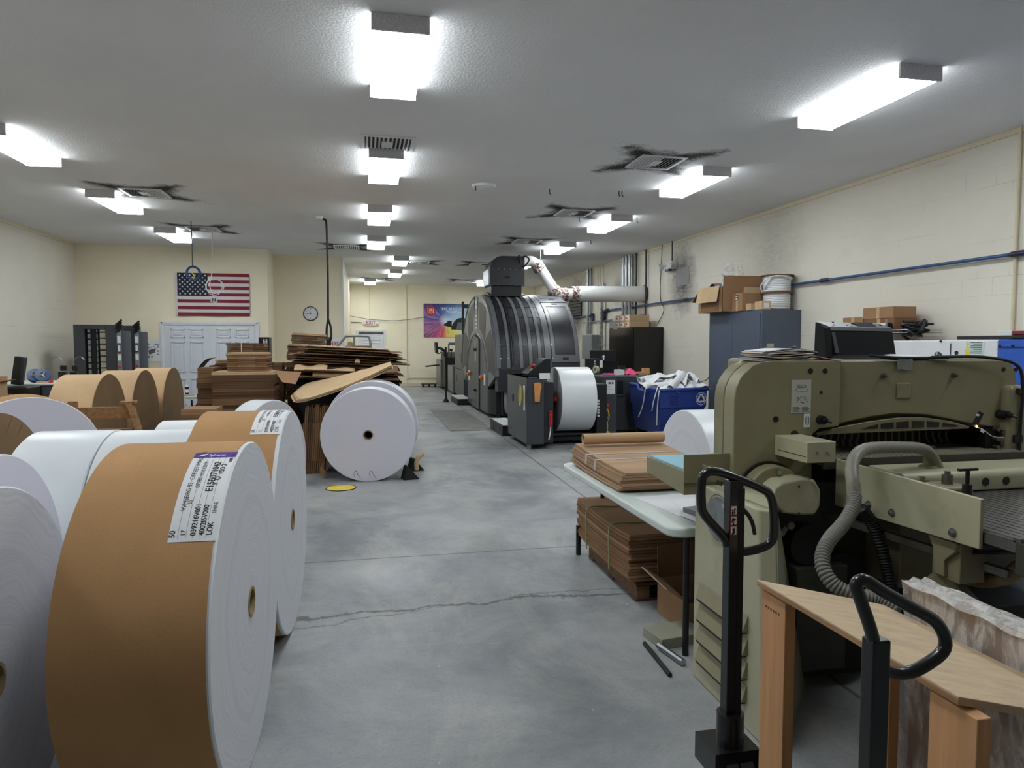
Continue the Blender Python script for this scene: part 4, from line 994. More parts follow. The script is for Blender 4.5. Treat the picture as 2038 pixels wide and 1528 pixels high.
# columns of cartons behind / left of the main stack
def column(x0, x1, y0, y1, z0, z1, n, label, group, m=('cardboard_brown', 'cardboard_dark'), jit=.02, seed=1, top=None):
    r2 = random.Random(seed); h = (z1 - z0) / n; z = z0
    for k in range(n):
        dx, dy = r2.uniform(-jit, jit), r2.uniform(-jit, jit)
        carton_sheet('flattened_carton', x0 + dx, x1 + dx, y0 + dy, y1 + dy, z, h - .003, (top if top and k == n - 1 else m[r2.randrange(len(m))]), label, group, seed=seed * 50 + k, wav=.0006); z += h
column(-2.05, -1.4, 10.85, 11.3, .125, 1.415, 18, 'flattened dark carton stacked behind the tall square stack', 'cartons in the rear stack', seed=2)
flat_pallet('wooden_pallet', -2.7, -2.12, 11.35, 12.3, 'wooden pallet under the left dark carton stack')
column(-2.30, -2.09, 10.3, 10.82, .0, 1.36, 19, 'flattened dark carton in the narrow stack left of the square stack', 'cartons in the narrow left stack', seed=3)
column(-2.34, -1.9, 11.4, 11.85, .125, 1.36, 16, 'flattened carton in the leaning stack at the left rear of the heap', 'cartons in the left rear stack', seed=4)
bundle('carton_bundle', -2.27, -1.93, 11.42, 11.8, 1.365, 1.45, 3, ['cardboard_brown', 'cardboard_light'], 'thin small carton bundle at the left rear of the heap', topm='cardboard_light')
f = MB().slab(lambda u, v: (-2.33 - .2 * u, 11.42 + .38 * v, 1.475 - .17 * u * u), 5, 2, .006)
tag(f.build('carton_flap_sheet', 'cardboard_dark'), 'dark drooping carton flap at the far left of the heap', 'cardboard')
# low flat carton at the lower left
column(-2.25, -1.85, 9.2, 9.65, 0, .885, 12, 'flat brown carton in the low pile in front of the heap on the left', 'cartons in the low pile', seed=6, top='cardboard')

# black bulk bin that holds the loose sheets
t = thing('bulk_bin', 'big black plastic tilt bin overfilled with loose flattened cardboard', 'bin', (-.25, 11.1, 0))
zt = 1.12
def bin_ring(z, e): return [(-1.02 + e, 10.35 + e, z), (.5 - e, 10.35 + e, z), (.5 - e, 11.9 - e, z), (-1.02 + e, 11.9 - e, z)]
B = MB(); o_, i_ = bin_ring(.18, .22), bin_ring(zt, 0)
B.add(o_ + i_, [(0, 1, 5, 4), (1, 2, 6, 5), (2, 3, 7, 6), (3, 0, 4, 7), (3, 2, 1, 0)])
o2, i2 = bin_ring(.2, .25), bin_ring(zt, .03)
B.add(o2 + i2, [(4, 5, 1, 0), (5, 6, 2, 1), (6, 7, 3, 2), (7, 4, 0, 3), (0, 1, 2, 3)])
B.build('bin_tub', 'press_black', t, bevel=.01)
R = MB(); R.tube([V(*p) for p in bin_ring(zt, -.01)], .022, 8, closed=True); R.build('bin_rim', 'black_plastic', t, smooth=50)
for x in (-.7, .2):
    for y in (10.7, 11.55):
        MB().cyl((x - .025, y, .08), (x + .025, y, .08), .08, 18).box(x - .035, x + .035, y - .03, y + .03, .08, .2).build('caster', 'rubber', t, smooth=40)
# loose sheets, stacked one on another inside and over the bin
rr = random.Random(21); z = 1.15
SH = 'loose sheets heaped on the bulk bin'
for k in range(27):
    f = k / 26
    w = rr.uniform(1.2, 1.62); d = rr.uniform(1.1, 1.5); cx = -.26 + rr.uniform(-.08, .1); cy = 11.1 + rr.uniform(-.12, .1)
    th = .016
    top = k >= 25
    if k in (14, 18): w = 1.75
    if k in (3, 8): d = 1.95; cy = 10.93
    m = 'cardboard_light' if k in (15, 21, 26) else rr.choice(['cardboard_dark', 'cardboard_brown', 'cardboard_dark', 'cardboard_brown', 'cardboard'])
    carton_sheet('loose_carton_sheet', cx - w / 2, cx + w / 2, cy - d / 2, cy + d / 2, z - (cx + .26) * .0445, th * .7, m, 'loose brown cardboard sheet in the untidy heap over the black bin' if not top else ('pale cardboard sheet at the very top of the untidy heap' if k == 26 else 'brown cardboard sheet second from the top of the untidy heap'), SH, 'cardboard sheet', rot=(0, .043 + .0004 * k, rr.uniform(-.025, .025)), wav=.0012, seed=300 + k, nu=9, sag=.0)
    z += .0185
# sheets that hang out towards the camera, big ones with rounded ends
CR = 'long round-ended sheets leaning on the white reels'
y0 = 9.55
A, Bp = P(578, 792, y0), P(775, 742, y0)
for k, (m, l) in enumerate((('cardboard_light', 'lowest long round-ended cardboard sheet leaning over the white reels'), ('cardboard', 'second long round-ended cardboard sheet leaning over the white reels'), ('cardboard_light', 'third long round-ended cardboard sheet leaning over the white reels'), ('cardboard_light', 'topmost long round-ended cardboard sheet leaning over the white reels'))):
    sh = .03 * k; L0, L1 = A + V(.02 * k, .0, .014 * k + .022), Bp + V(.05 - .01 * k, 0, .014 * k + .085)
    def f(u, v):
        e = min(1, (u / .16)) ; hw = .42 * math.sqrt(max(0, 1 - (1 - e) ** 2)) * (1 - .78 * u ** 1.4) + .015
        p = L0.lerp(L1, u); b = .032 * math.sin(PI * u)
        return p + V(.0, (v - .5) * 2 * hw + .05, -b + .17 * (v - .5) * hw / .42)
    o = MB().slab(f, 22, 5, .006).build('cardboard_sheet', m, smooth=30)
    tag(o, l, 'cardboard sheet', CR)
# folded kraft pieces on the front of the heap
def foldpiece(px0, py0, px1, py1, Y, m, label, seed):
    r2 = random.Random(seed); a, b = P(px0, py1, Y), P(px1, py0, Y)
    pts = []
    def f(u, v): return V(a.x + (b.x - a.x) * u, Y - .06 * v * (1 - v) * 4 + .25 * v, a.z + (b.z - a.z) * v + .012 * math.sin(u * 9 + seed) * (1 if v > .5 else .4))
    o = MB().slab(f, 14, 5, (0, .012, -.004)).slab(lambda u, v: f(u, v) + V(0, .03, -.012), 14, 5, (0, .012, -.004)).build('crumpled_carton', m, smooth=35)
    return tag(o, label, 'cardboard', 'crumpled cartons on the heap front')
foldpiece(622, 734, 706, 750, 10.0, 'cardboard_light', 'pale crumpled carton sticking out in the middle of the heap', 1)
foldpiece(700, 737, 735, 746, 10.05, 'cardboard', 'small brown crumpled carton right of the pale one in the heap', 2)
foldpiece(706, 715, 716, 722, 10.1, 'cardboard', 'small torn brown piece near the top right of the heap', 4)
foldpiece(748, 728, 792, 741, 10.15, 'cardboard_brown', 'brown torn carton at the right end of the heap', 3)
foldpiece(585, 728, 650, 737, 10.12, 'cardboard_light', 'pale folded carton strip over the black sheet in the heap', 7)
a = [P(547, 738, 9.95), P(600, 741, 9.95), P(588, 765, 9.75), P(562, 761, 9.75)]
o = MB().slab(lambda u, v: (a[0].lerp(a[1], u)).lerp(a[3].lerp(a[2], u), v), 4, 4, (0, .01, -.006)).build('carton_flap_sheet', 'cardboard')
tag(o, 'open brown carton flap hanging down between the square stack and the heap', 'cardboard')
# bundles on the left of the heap
t_ = bundle('carton_bundle', -1.27, -.68, 11.95, 12.4, 1.415, 1.68, 8, ['cardboard_dark', 'cardboard_brown'], 'tilted bundle with a white strap, left in the heap', tilt=.05, strap=[.02], topm='cardboard_light')
bundle('carton_bundle', -1.2, -.66, 11.98, 12.4, 1.685, 1.865, 5, ['cardboard_dark'], 'highest dark carton bundle at the top of the heap with a pale top', tilt=.06)
column(-1.29, -.66, 11.98, 12.42, 0, 1.38, 18, 'flattened carton in the column under the tilted strapped bundle', 'cartons under the tilted bundle', seed=8)
a, b = P(517, 671, 12.0), P(531, 690, 12.0)
t = thing('labelled_box', 'black box with a white barcode label beside the top bundle of the heap', 'box', (a.x, 12.0, b.z))
MB().box(a.x - .02, b.x + .04, 12.0, 12.3, 1.38, a.z).build('box_body', 'black_plastic', t, bevel=.004)
MB().box(a.x + .05, b.x + .01, 11.994, 12.0, b.z + .01, a.z - .03).build('barcode_label', 'paper_white', t)
q = MB(); 
for k in range(5): q.box(a.x + .065, b.x - .005, 11.991, 11.994, b.z + .025 + k * .024, b.z + .037 + k * .024)
q.build('label_print', 'ink', t)
column(-1.62, -1.34, 11.98, 12.4, 0, 1.376, 12, 'flattened carton under the black labelled box', 'cartons under the labelled box', seed=9)
# cartons standing on edge
rr = random.Random(8)
for k in range(11):
    x = -.83 + k * .026
    o = MB().hexa([(x, 9.3 + rr.uniform(0, .02), 0), (x + .021, 9.3, 0), (x + .021, 9.8, 0), (x, 9.8, 0), (x + .06, 9.3 + rr.uniform(0, .02), .86 + rr.uniform(0, .05)), (x + .08, 9.3, .88), (x + .08, 9.8, .88), (x + .06, 9.8, .88)])
    o.cbox((x + .022, 9.296, .42), (.019, .004, .5), (0, .07, 0))
    tag(o.build('upright_carton', rr.choice(['cardboard_brown', 'cardboard_dark', 'cardboard_brown'])), 'flattened carton standing on edge left of the round white reel', 'flattened carton', 'cartons standing on edge')
o = MB().slab(lambda u, v: (-.525 + .0 * v - .09 * math.cos(u * 2.6) * .6 + .02 * v, 8.95 + .3 * v, .02 + .12 * (1 - math.sin(u * 2.6)) + .42 * max(0, u - .55)), 14, 3, .006)
tag(o.build('curled_cardboard', 'cardboard_light', smooth=60), 'curled scrap of cardboard leaning at the left foot of the round white reel', 'cardboard')

# folding table by the double door
def folding_leg(t, x0, x1, y, zt, m='black_plastic', r=.016):
    L = MB().tube([(x0, y, 0), (x0, y, zt - .03)], r, 8).tube([(x1, y, 0), (x1, y, zt - .03)], r, 8).tube([(x0, y, .25), (x1, y, .25)], r * .8, 8)
    L.tube([(x0, y, zt - .25), ((x0 + x1) / 2, y + .18, zt - .04)], r * .7, 6)
    return L.build('leg_frame', m, t, smooth=50)
t = thing('folding_table', 'white folding table by the double door behind the kraft reels', 'table', (-2.4, 13.7, 0))
MB().prism(rrect(-3.2, -1.6, 13.4, 14.1, .06), .70, .745, 'z').build('tabletop', 'table_plastic', t, bevel=.01)
folding_leg(t, -3.1, -2.9, 13.5, .70); folding_leg(t, -1.9, -1.7, 13.5, .70); folding_leg(t, -3.1, -2.9, 14.0, .70); folding_leg(t, -1.9, -1.7, 14.0, .70)
c = P(372, 775, 13.6)
t = thing('spray_can', 'small purple and white spray can on the folding table by the double door', 'can', (c.x, 13.6, .745))
MB().cyl((c.x, 13.6, .745 + .03), (c.x, 13.6, .91), .035, 20).build('can_body', 'dark_blue', t, smooth=40)
MB().cyl((c.x, 13.6, .80), (c.x, 13.6, .86), .0355, 20, cap=False).build('can_label', 'paper_white', t, smooth=40)
MB().cyl((c.x, 13.6, .91), (c.x, 13.6, .945), .028, 20, .02).build('can_cap', 'white_plastic', t, smooth=40)
tag(MB().box(c.x - .12, c.x + .13, 13.5, 13.7, .745, .774).build('flat_box', 'cream_light', bevel=.004), 'flat cream box under the spray can on the folding table', 'box')
tag(MB().cbox((c.x + .26, 13.6, .757), (.12, .1, .02), (0, 0, .4)).build('dark_cloth', 'press_dark', bevel=.005), 'small dark rag beside the flat cream box on the folding table', 'rag')

# cart with tubular frame behind the heap
t = thing('platform_cart', 'grey platform cart with a tall tubular handle frame behind the carton heap', 'cart', (-.2, 13.3, 0))
Y = 13.2
p = [P(663, 702, Y), P(686, 672, Y), P(692, 669, Y), P(728, 669, Y), P(736, 675, Y), P(739, 704, Y)]
zb = .28
MB().tube([V(p[0].x - .3, Y, zb)] + spline([p[0] + V(-.3, 0, -.5), p[0], p[1], p[2], p[3], p[4], p[5]], 6) + [V(p[5].x, Y, zb)], .022, 10).build('handle_frame', 'grey_paint', t, smooth=60)
c = P(705, 669, Y); MB().tube([c, V(c.x, Y, zb)], .02, 10).build('frame_post', 'grey_paint', t, smooth=60)
MB().box(p[0].x - .35, p[5].x + .05, Y - .05, Y + .95, zb - .06, zb).build('deck', 'grey_paint', t, bevel=.01)
for x in (p[0].x - .2, p[5].x - .1):
    for y in (Y + .1, Y + .8): MB().cyl((x - .025, y, .1), (x + .025, y, .1), .1, 18).box(x - .03, x + .03, y - .03, y + .03, .1, .22).build('caster', 'rubber', t, smooth=40)
a, b = P(688, 688, Y + .1), P(737, 688, Y + .1)
t = thing('cardboard_box', 'tall brown carton riding on the platform cart', 'box', (a.x, Y + .1, zb))
MB().box(a.x, b.x, Y + .06, Y + .5, zb + .002, a.z).build('carton_body', 'cardboard', t, bevel=.004)
c = P(697, 681, Y + .05)
MB().slab(lambda u, v: (c.x - .05 + .1 * u, Y + .055, a.z - .3 + (.38 - .04 * abs(u - .5)) * v), 5, 2, (0, -.008, 0)).build('carton_flap', 'cardboard_light', t)
# ================================================================ PRINTING PRESS
YC, XA, XB = 17.2, 2.75, 4.62
def outer(th, s=1.):                      # th: 90 top, 180 towards the camera; s scales from the outer arch
    c, q = math.cos(rad(th)), math.sin(rad(th)); n = 2 / 2.35
    return (YC + s * 2.6 * math.copysign(abs(c) ** n, c), .82 + s * 2.07 * abs(q) ** n)
def inner(th):
    c, q = math.cos(rad(th)), math.sin(rad(th)); n = 2 / 2.1
    return (YC + 1.62 * math.copysign(abs(c) ** n, c), .55 + 1.33 * abs(q) ** n)
press = thing('printing_press', 'huge dark grey digital web press with a curved ribbed hood and exhaust box on top', 'printing press', ((XA + XB) / 2, YC, 0))
# hood shell, both slopes
H = MB(); ths = [6 + 168 * i / 48 for i in range(49)]
pr = [outer(t) for t in ths]
vs = [(XA + .02, y, z) for y, z in pr] + [(XB, y, z) for y, z in pr]
m_ = len(pr); H.add(vs, [(i, i + 1, m_ + i + 1, m_ + i) for i in range(m_ - 1)])
H.add([(XB, y, z) for y, z in pr] + [(XB, pr[0][0], .78), (XB, pr[-1][0], .78)], [list(range(m_)) + [m_ + 1, m_]])
H.box(XA + .02, XB, pr[-1][0] - .0, pr[-1][0] + .3, .66, pr[-1][1] + .01).box(XA + .02, XB, pr[0][0] - .3, pr[0][0], .66, pr[0][1] + .01)
hood = H.build('hood_shell', 'press_dark', press, smooth=40)
def hood_band(f0, f1, t0, t1, lift, n=40, th=.0):
    xa, xb = XA + (XB - XA) * f0, XA + (XB - XA) * f1
    e = 1 + lift / 2.3
    g = lambda t, s: outer(t, s)
    B = MB(); P0 = [g(t0 + (t1 - t0) * i / n, e) for i in range(n + 1)]; P1 = [g(t0 + (t1 - t0) * i / n, e - .02) for i in range(n + 1)]
    k = n + 1
    vs = [(xa, y, z) for y, z in P0] + [(xb, y, z) for y, z in P0] + [(xa, y, z) for y, z in P1] + [(xb, y, z) for y, z in P1]
    fs = []
    for i in range(n): fs += [(i, i + 1, k + i + 1, k + i), (i, 2 * k + i, 2 * k + i + 1, i + 1), (k + i, k + i + 1, 3 * k + i + 1, 3 * k + i)]
    fs += [(0, k, 3 * k, 2 * k), (n, 2 * k + n, 3 * k + n, k + n)]
    return B.add(vs, fs)
for f0, f1 in ((.0, .05), (.125, .16), (.275, .315), (.385, .425), (.495, .535), (.578, .65)): hood_band(f0, f1, 60, 173, .018).build('hood_rib', 'press_light_grey', hood, smooth=35)
for f0 in (.182, .2): hood_band(f0, f0 + .01, 60, 172, .022).build('hood_rail', 'press_dark', hood, smooth=35)
hood_band(.165, .181, 60, 173, .006).build('hood_seam', 'black_matt', hood, smooth=35)
for k in range(7):
    for f0, f1 in ((.06, .12), (.215, .272), (.32, .38), (.43, .49), (.54, .575)):
        t0 = 96 + k * 11
        hood_band(f0, f1, t0, t0 + 9.8, .007, 6).build('hood_window', 'press_glass', hood, smooth=35) if 'press_glass' in MATS else None
# right-hand service doors on the hood
d_ = hood_band(.655, .995, 62, 119, .016).build('upper_service_door', 'press_light_grey', hood, smooth=35)
hood_band(.70, .93, 80, 114, .022, 16).build('door_inset', 'press_frame', d_, smooth=35)
hood_band(.80, .865, 115.2, 116.6, .026, 3).build('pull_slot', 'black_matt', d_)
d_ = hood_band(.66, .99, 122, 170, .012).build('lower_service_door', 'press_dark', hood, smooth=35)
for f0, f1, a, b in ((.66, .7, 122, 170), (.95, .99, 122, 170), (.7, .95, 122, 127), (.7, .95, 166, 170)): hood_band(f0, f1, a, b, .02).build('door_frame_bar', 'press_light_grey', d_, smooth=35)
hood_band(.71, .94, 128, 165, .018).build('smeared_window', 'press_glass', d_, smooth=35)
hood_band(.79, .86, 123, 124.2, .028, 3).build('pull_slot', 'black_matt', d_); hood_band(.79, .86, 167.5, 168.7, .028, 3).build('pull_slot', 'black_matt', d_)
hood_band(.655, 1.0, 119.3, 121.4, .03, 4).build('drip_ledge', 'press_light_grey', hood, smooth=35)
B = MB()
for f in (.045, .13, .66, .985):
    for t in (100, 113, 130, 146, 160, 168):
        y, z = outer(t, 1.011); x = XA + (XB - XA) * (f + .006); yy, zz = outer(t, 1.016); B.cyl((x, y, z), (x, yy, zz), .013, 8)
B.build('bolt_head', 'steel', hood)
# left side: half rings with dark mesh windows, centre post, base cabinets
def ringpt(t, s):
    yo, zo = outer(t); yi, zi = inner(t); return yi + (yo - yi) * s, zi + (zo - zi) * s
for sgn, name in ((1, 'front_side_guard'), (-1, 'rear_side_guard')):
    conv = (lambda t: t) if sgn == 1 else (lambda t: 180 - t)
    B = MB(); n = 30; P_ = []
    ta, tb = 95.5, 177
    for i in range(n + 1):
        t = conv(ta + (tb - ta) * i / n); P_.append((ringpt(t, 0), ringpt(t, 1.0)))
    vs = []
    for x in (XA - .03, XA + .05):
        for a, b in P_: vs += [(x, a[0], max(a[1], .68)), (x, b[0], max(b[1], .78))]
    k = 2 * (n + 1); fs = []
    for i in range(n):
        q = 2 * i; fs += [(q, q + 1, q + 3, q + 2), (k + q, k + q + 2, k + q + 3, k + q + 1), (q + 1, k + q + 1, k + q + 3, q + 3), (q, q + 2, k + q + 2, k + q)]
    fs += [(0, k, k + 1, 1), (2 * n, 2 * n + 1, k + 2 * n + 1, k + 2 * n)]
    sg = B.add(vs, fs).build(name, 'press_light_grey', press, smooth=35)
    def win(t0, t1, s0, s1, lean=0.):
        m = 12
        def f(u, v):
            s = s0 + (s1 - s0) * v; t = conv(t0 + (t1 - t0) * u + lean * (v - .5)); y, z = ringpt(t, s); return (XA - .034, y, max(z, .84))
        return MB().slab(f, m, 4, (-.012, 0, 0)).build('mesh_window', 'press_mesh' if 'press_mesh' in MATS else 'press_dark', sg)
    win(100, 128, .2, .84, -10); win(138, 170, .2, .84, 12)
    r = MB().tube([(XA - .035, *ringpt(conv(ta + (tb - ta) * i / n), .965)) for i in range(n + 1)], .016, 6).tube([(XA - .035, *ringpt(conv(ta + (tb - ta) * i / n), .06)) for i in range(n + 1)], .016, 6)
    r.build('guard_trim', 'press_frame', sg, smooth=50)
pz0, pz1 = 1.86, outer(90)[1]
MB().box(XA - .02, XA + .1, YC - .2, YC + .2, 1.9, pz1 - .02).build('centre_post', 'press_grey', press, bevel=.01)
MB().box(XA - .03, XA - .02, YC - .15, YC + .15, 1.95, pz1 - .06).build('logo_strip', 'grey_paint', press)
L = MB().lathe([(.04, .006), (.11, .006)], (XA - .03, YC, 2.66), (-1, 0, 0), 28).lathe([(.07, .006), (.09, .009), (.11, .006)], (XA - .03, YC, 2.66), (-1, 0, 0), 28)
L.text('SCREEN', .13, lambda x, y: V(XA - .036, YC + .05 - y, 2.45 - x)) if False else None
for k in range(4): L.box(XA - .036, XA - .03, YC - .07 + .02 * (k % 2), YC + .07, 2.06 + k * .1, 2.1 + k * .1)
L.build('logo_print', 'white_plastic', press)
B = MB(); n = 24
def base_part(y0, y1, name, m, x=2.72, proud=0.):
    ys = [y0 + (y1 - y0) * i / n for i in range(n + 1)]
    def top(y):
        c = max(-1, min(1, (y - YC) / 1.62)); return max(.66, .55 + 1.33 * (1 - abs(c) ** 2.1) ** (1 / 2.1) - .02)
    vs = [(x, y, .1) for y in ys] + [(x, y, top(y)) for y in ys] + [(XA + .3, y, .1) for y in ys] + [(XA + .3, y, top(y)) for y in ys]
    k = n + 1; fs = []
    for i in range(n): fs += [(i, i + 1, k + i + 1, k + i), (k + i, k + i + 1, 3 * k + i + 1, 3 * k + i), (2 * k + i, 3 * k + i, 3 * k + i + 1, 2 * k + i + 1), (i, 2 * k + i, 2 * k + i + 1, i + 1)]
    fs += [(0, k, 3 * k, 2 * k), (n, 2 * k + n, 3 * k + n, k + n)]
    return MB().add(vs, fs).build(name, m, press, smooth=35)
base_part(15.58, 16.66, 'base_cabinet', 'press_grey'); base_part(17.66, 18.7, 'base_cabinet', 'press_grey')
dd = base_part(16.68, 17.16, 'base_door', 'press_grey', 2.69); MB().box(2.66, 2.69, 17.05, 17.09, 1.5, 1.58).box(2.66, 2.69, 17.05, 17.09, .5, .56).build('door_latch', 'black_plastic', dd)
dd = base_part(17.18, 17.64, 'base_door', 'press_grey', 2.69); MB().box(2.66, 2.69, 17.24, 17.28, 1.5, 1.58).box(2.66, 2.69, 17.24, 17.28, .5, .56).build('door_latch', 'black_plastic', dd)
MB().box(2.682, 2.69, 17.12, 17.2, 1.25, 1.78).build('door_label', 'white_plastic', press)
MB().prism([(2.72, 15.58), (2.74, 15.42), (2.86, 15.25), (3.05, 15.25), (3.05, 15.58)], .1, .66, 'z').build('corner_cover', 'press_dark', press, bevel=.006)
for y in (15.95, 18.4):
    w_ = MB().box(2.708, 2.72, y - .09, y + .09, .72, .98).build('lock_plate', 'white_plastic', press)
    yl = y + (.2 if y < 17 else -.2)
    MB().cyl((2.71, yl, .9), (2.64, yl, .9), .05, 14).box(2.63, 2.66, yl - .12, yl + .12, .88, .92).build('safety_lock', 'orange_plastic', press, smooth=40)
U = MB().box(2.95, 4.55, 14.95, 19.5, .1, .7); U.build('undercarriage', 'press_black', press)
B = MB()
for x in (2.98, 3.35, 3.6): B.tube(spline([(x, 14.75, .7), (x, 14.72, .4), (x + .05, 14.75, .2), (x + .3, 14.8, .16)], 6), .045, 10)
B.build('drain_pipe', 'grey_paint', press, smooth=50)
MB().box(3.05, 3.4, 14.62, 14.9, .28, .74).build('junction_cover', 'press_grey', press, bevel=.01)
f = MB()
for x in (2.95, 4.4):
    for y in (15.3, 17.2, 19.1): f.cyl((x, y, 0), (x, y, .1), .07, 14)
f.build('levelling_foot', 'rubber', press, smooth=40)
# exhaust box and insulated duct
ybx = 16.05
xa, xb = P(976, 540, ybx).x, P(1044, 540, ybx).x
zt, zm, zb_, zn = P(1000, 509, ybx).z, P(1000, 534, ybx).z, P(1000, 568, ybx).z, P(1000, 584, ybx).z
ex = thing('exhaust_box', 'dark grey sheet-metal exhaust box with a rounded top standing on the press hood', 'exhaust unit', ((xa + xb) / 2, ybx + .4, zn))
def hoodz(y):
    q = min(((abs(outer(t_ / 4.)[0] - y), outer(t_ / 4.)[1]) for t_ in range(40, 700)), key=lambda k_: k_[0]); return q[1] + .042
nk = [(ybx + .06 + .64 * i / 6, hoodz(ybx + .06 + .64 * i / 6)) for i in range(7)]
MB().prism(nk + [(ybx + .7, zb_), (ybx + .06, zb_)], xa + .03, xb - .06, 'x').build('neck', 'press_black', ex)
MB().box(xa, xb, ybx, ybx + .8, zb_, zm).build('lower_box', 'press_dark', ex, bevel=.006)
pf = [(xa, zm)] + [(xa + .3 - .3 * math.cos(rad(a)), zm + (zt - zm) * math.sin(rad(a))) for a in range(10, 91, 10)] + [(xb - .02, zt), (xb, zt - .02), (xb, zm)]
MB().prism(pf, ybx, ybx + .8, 'y').build('rounded_top', 'press_dark', ex, smooth=35)
MB().box((xa + xb) / 2 - .06, (xa + xb) / 2 + .05, ybx - .008, ybx, zm - .22, zm - .17).build('pull_slot', 'black_matt', ex)
MB().box(xa - .04, xa - .004, ybx + .05, ybx + .75, zb_ + .02, zm - .02).build('side_filter', 'galvanised', ex)
b = MB()
for k in range(6):
    x = xa + .05 + (xb - xa - .1) * k / 5
    for z in (zm - .012, zb_ + .012): b.cyl((x, ybx, z), (x, ybx - .006, z), .008, 8)
b.build('screw_head', 'steel', ex)
fl = [(ybx + .02 + .74 * i / 6, hoodz(ybx + .02 + .74 * i / 6)) for i in range(7)]
MB().prism(fl + [(y_, z_ + .025) for y_, z_ in fl[::-1]], xa - .02, xb + .02, 'x').build('flange', 'press_black', ex)
D = thing('exhaust_duct', 'white insulated duct bending from the press exhaust box to the right wall', 'duct', (4.4, 16.35, 2.7))
yd = 16.4
q = [P(1040, 522, yd), P(1058, 520, yd), P(1074, 533, yd), P(1103, 578, yd), P(1116, 586, yd), P(1135, 586, yd), P(1152, 585, yd)]
MB().tube(spline([q[0], q[1], q[2]], 8), .125, 24).build('upper_elbow', 'duct_wrap' if 'duct_wrap' in MATS else 'reel_white', D, smooth=50)
MB().tube([q[2] + V(-.05, 0, .08), q[3]], .13, 24).build('sloping_run', 'duct_wrap' if 'duct_wrap' in MATS else 'reel_white', D, smooth=50)
MB().tube(spline([q[3], q[4], q[5], q[6]], 8), .15, 24).build('lower_elbow', 'duct_wrap' if 'duct_wrap' in MATS else 'reel_white', D, smooth=50)
wz = P(1283, 585, yd).z
MB().tube([q[6] + V(-.04, 0, 0), q[6] + V(.02, 0, 0), V(XR - .03, yd, wz)], lambda s: .17 if s < .1 else .195, 28).build('level_run', 'duct_wrap' if 'duct_wrap' in MATS else 'reel_white', D, smooth=50)
MB().cyl((XR - .035, yd, wz), (XR - .001, yd, wz), .215, 28).build('wall_collar', 'dark_steel', D, smooth=40)
def torn(c, d, r, l, seed):
    r2 = random.Random(seed)
    c = V(*c); d = V(*d).normalized(); a, b = MB().frame2(d)
    def f(u, v): 
        w = r + r2.uniform(.0, .03); return c + d * (l * (v - .5) + r2.uniform(-.02, .02)) + (a * math.cos(2 * PI * u) + b * math.sin(2 * PI * u)) * w
    MB().grid(f, 34, 9, True).build('crumpled_wrap', 'torn_foil' if 'torn_foil' in MATS else 'reel_white', D)
torn(q[2] + V(-.03, 0, .02), (.5, 0, -.8), .128, .2, 1); torn(q[3] + V(.02, 0, -.03), (.8, 0, -.5), .145, .22, 2); torn(q[6] + V(-.06, 0, -.0), (1, 0, 0), .165, .28, 3); torn(q[4] + V(.08, 0, -.01), (1, 0, .05), .152, .16, 4)
s = MB().tube([V(q[2].x + .02, yd, HC), V(q[2].x + .02, yd, q[2].z - .0)], .008, 6).tube([P(1110, 503, yd + .1) * 1 + V(0, 0, 0), P(1110, 503, yd + .1) + V(0, 0, -.001)], .003, 5)
s.build('hanger_rod', 'steel', D)
# black cables by the exhaust elbow
k = MB().tube(spline([P(1040, 512, 16.0), P(1046, 510, 15.98), P(1053, 516, 15.98), P(1047, 527, 15.98), P(1040, 531, 16.0)], 6), .018, 8).tube(spline([P(1033, 508, 16.0), P(1034, 516, 15.99), P(1036, 524, 16.0)], 5), .022, 8)
k.build('hose_clip', 'rubber', ex, smooth=50)

# ---------------------------------------------------------------- unwinder in front of the press
un = thing('paper_unwinder', 'dark grey roll unwinder stand in front of the press, with two side cabinets', 'unwinder', (3.3, 11.3, 0))
xl0, xl1, y0, y1, zt = 2.5, 2.79, 10.7, 12.22, 1.15
lc = MB().box(xl0, xl1, y0, y1, .08, zt).build('left_cabinet', 'press_grey', un, bevel=.012)
MB().box(xl0 - .002, xl1 + .002, y0 - .002, y1 + .002, zt - .012, zt).build('cabinet_lid', 'press_dark', lc)
MB().box(xl1, xl1 + .16, y0 + .03, y1, .1, 1.08).build('inner_arm', 'press_dark', un, bevel=.01)
MB().box(xl1 + .16, xl1 + .22, y0 + .3, y1, .1, .95).build('arm_plate', 'press_black', un)
con = MB().prism([(xl0 + .1, zt), (xl1 + .17, zt), (xl1 + .17, zt + .3), (xl1 + .08, zt + .3), (xl0 + .08, zt + .06)], y0 + .25, y0 + .75, 'y').build('control_console', 'black_plastic', un, bevel=.01)
c = V(xl0 + .2, y0 + .4, zt + .2)
MB().ball(c + V(0, 0, -.02), .035, 12, (1.3, 1, .8)).build('control_knob', 'red_plastic', con, smooth=60)
MB().cbox(c + V(-.02, -.05, -.07), (.1, .06, .02), (0, -.6, 0)).build('tape_scrap', 'cardboard_light', con)
MB().box(xl0 + .05, xl0 + .17, y0 + .0, y0 + .12, zt, zt + .008).build('blue_pad', 'blue_print', lc)
MB().box(xl1 - .08, xl1 + .09, y0 - .006, y0 + .02, zt - .02, zt + .075).build('note_card', 'paper_white', lc)
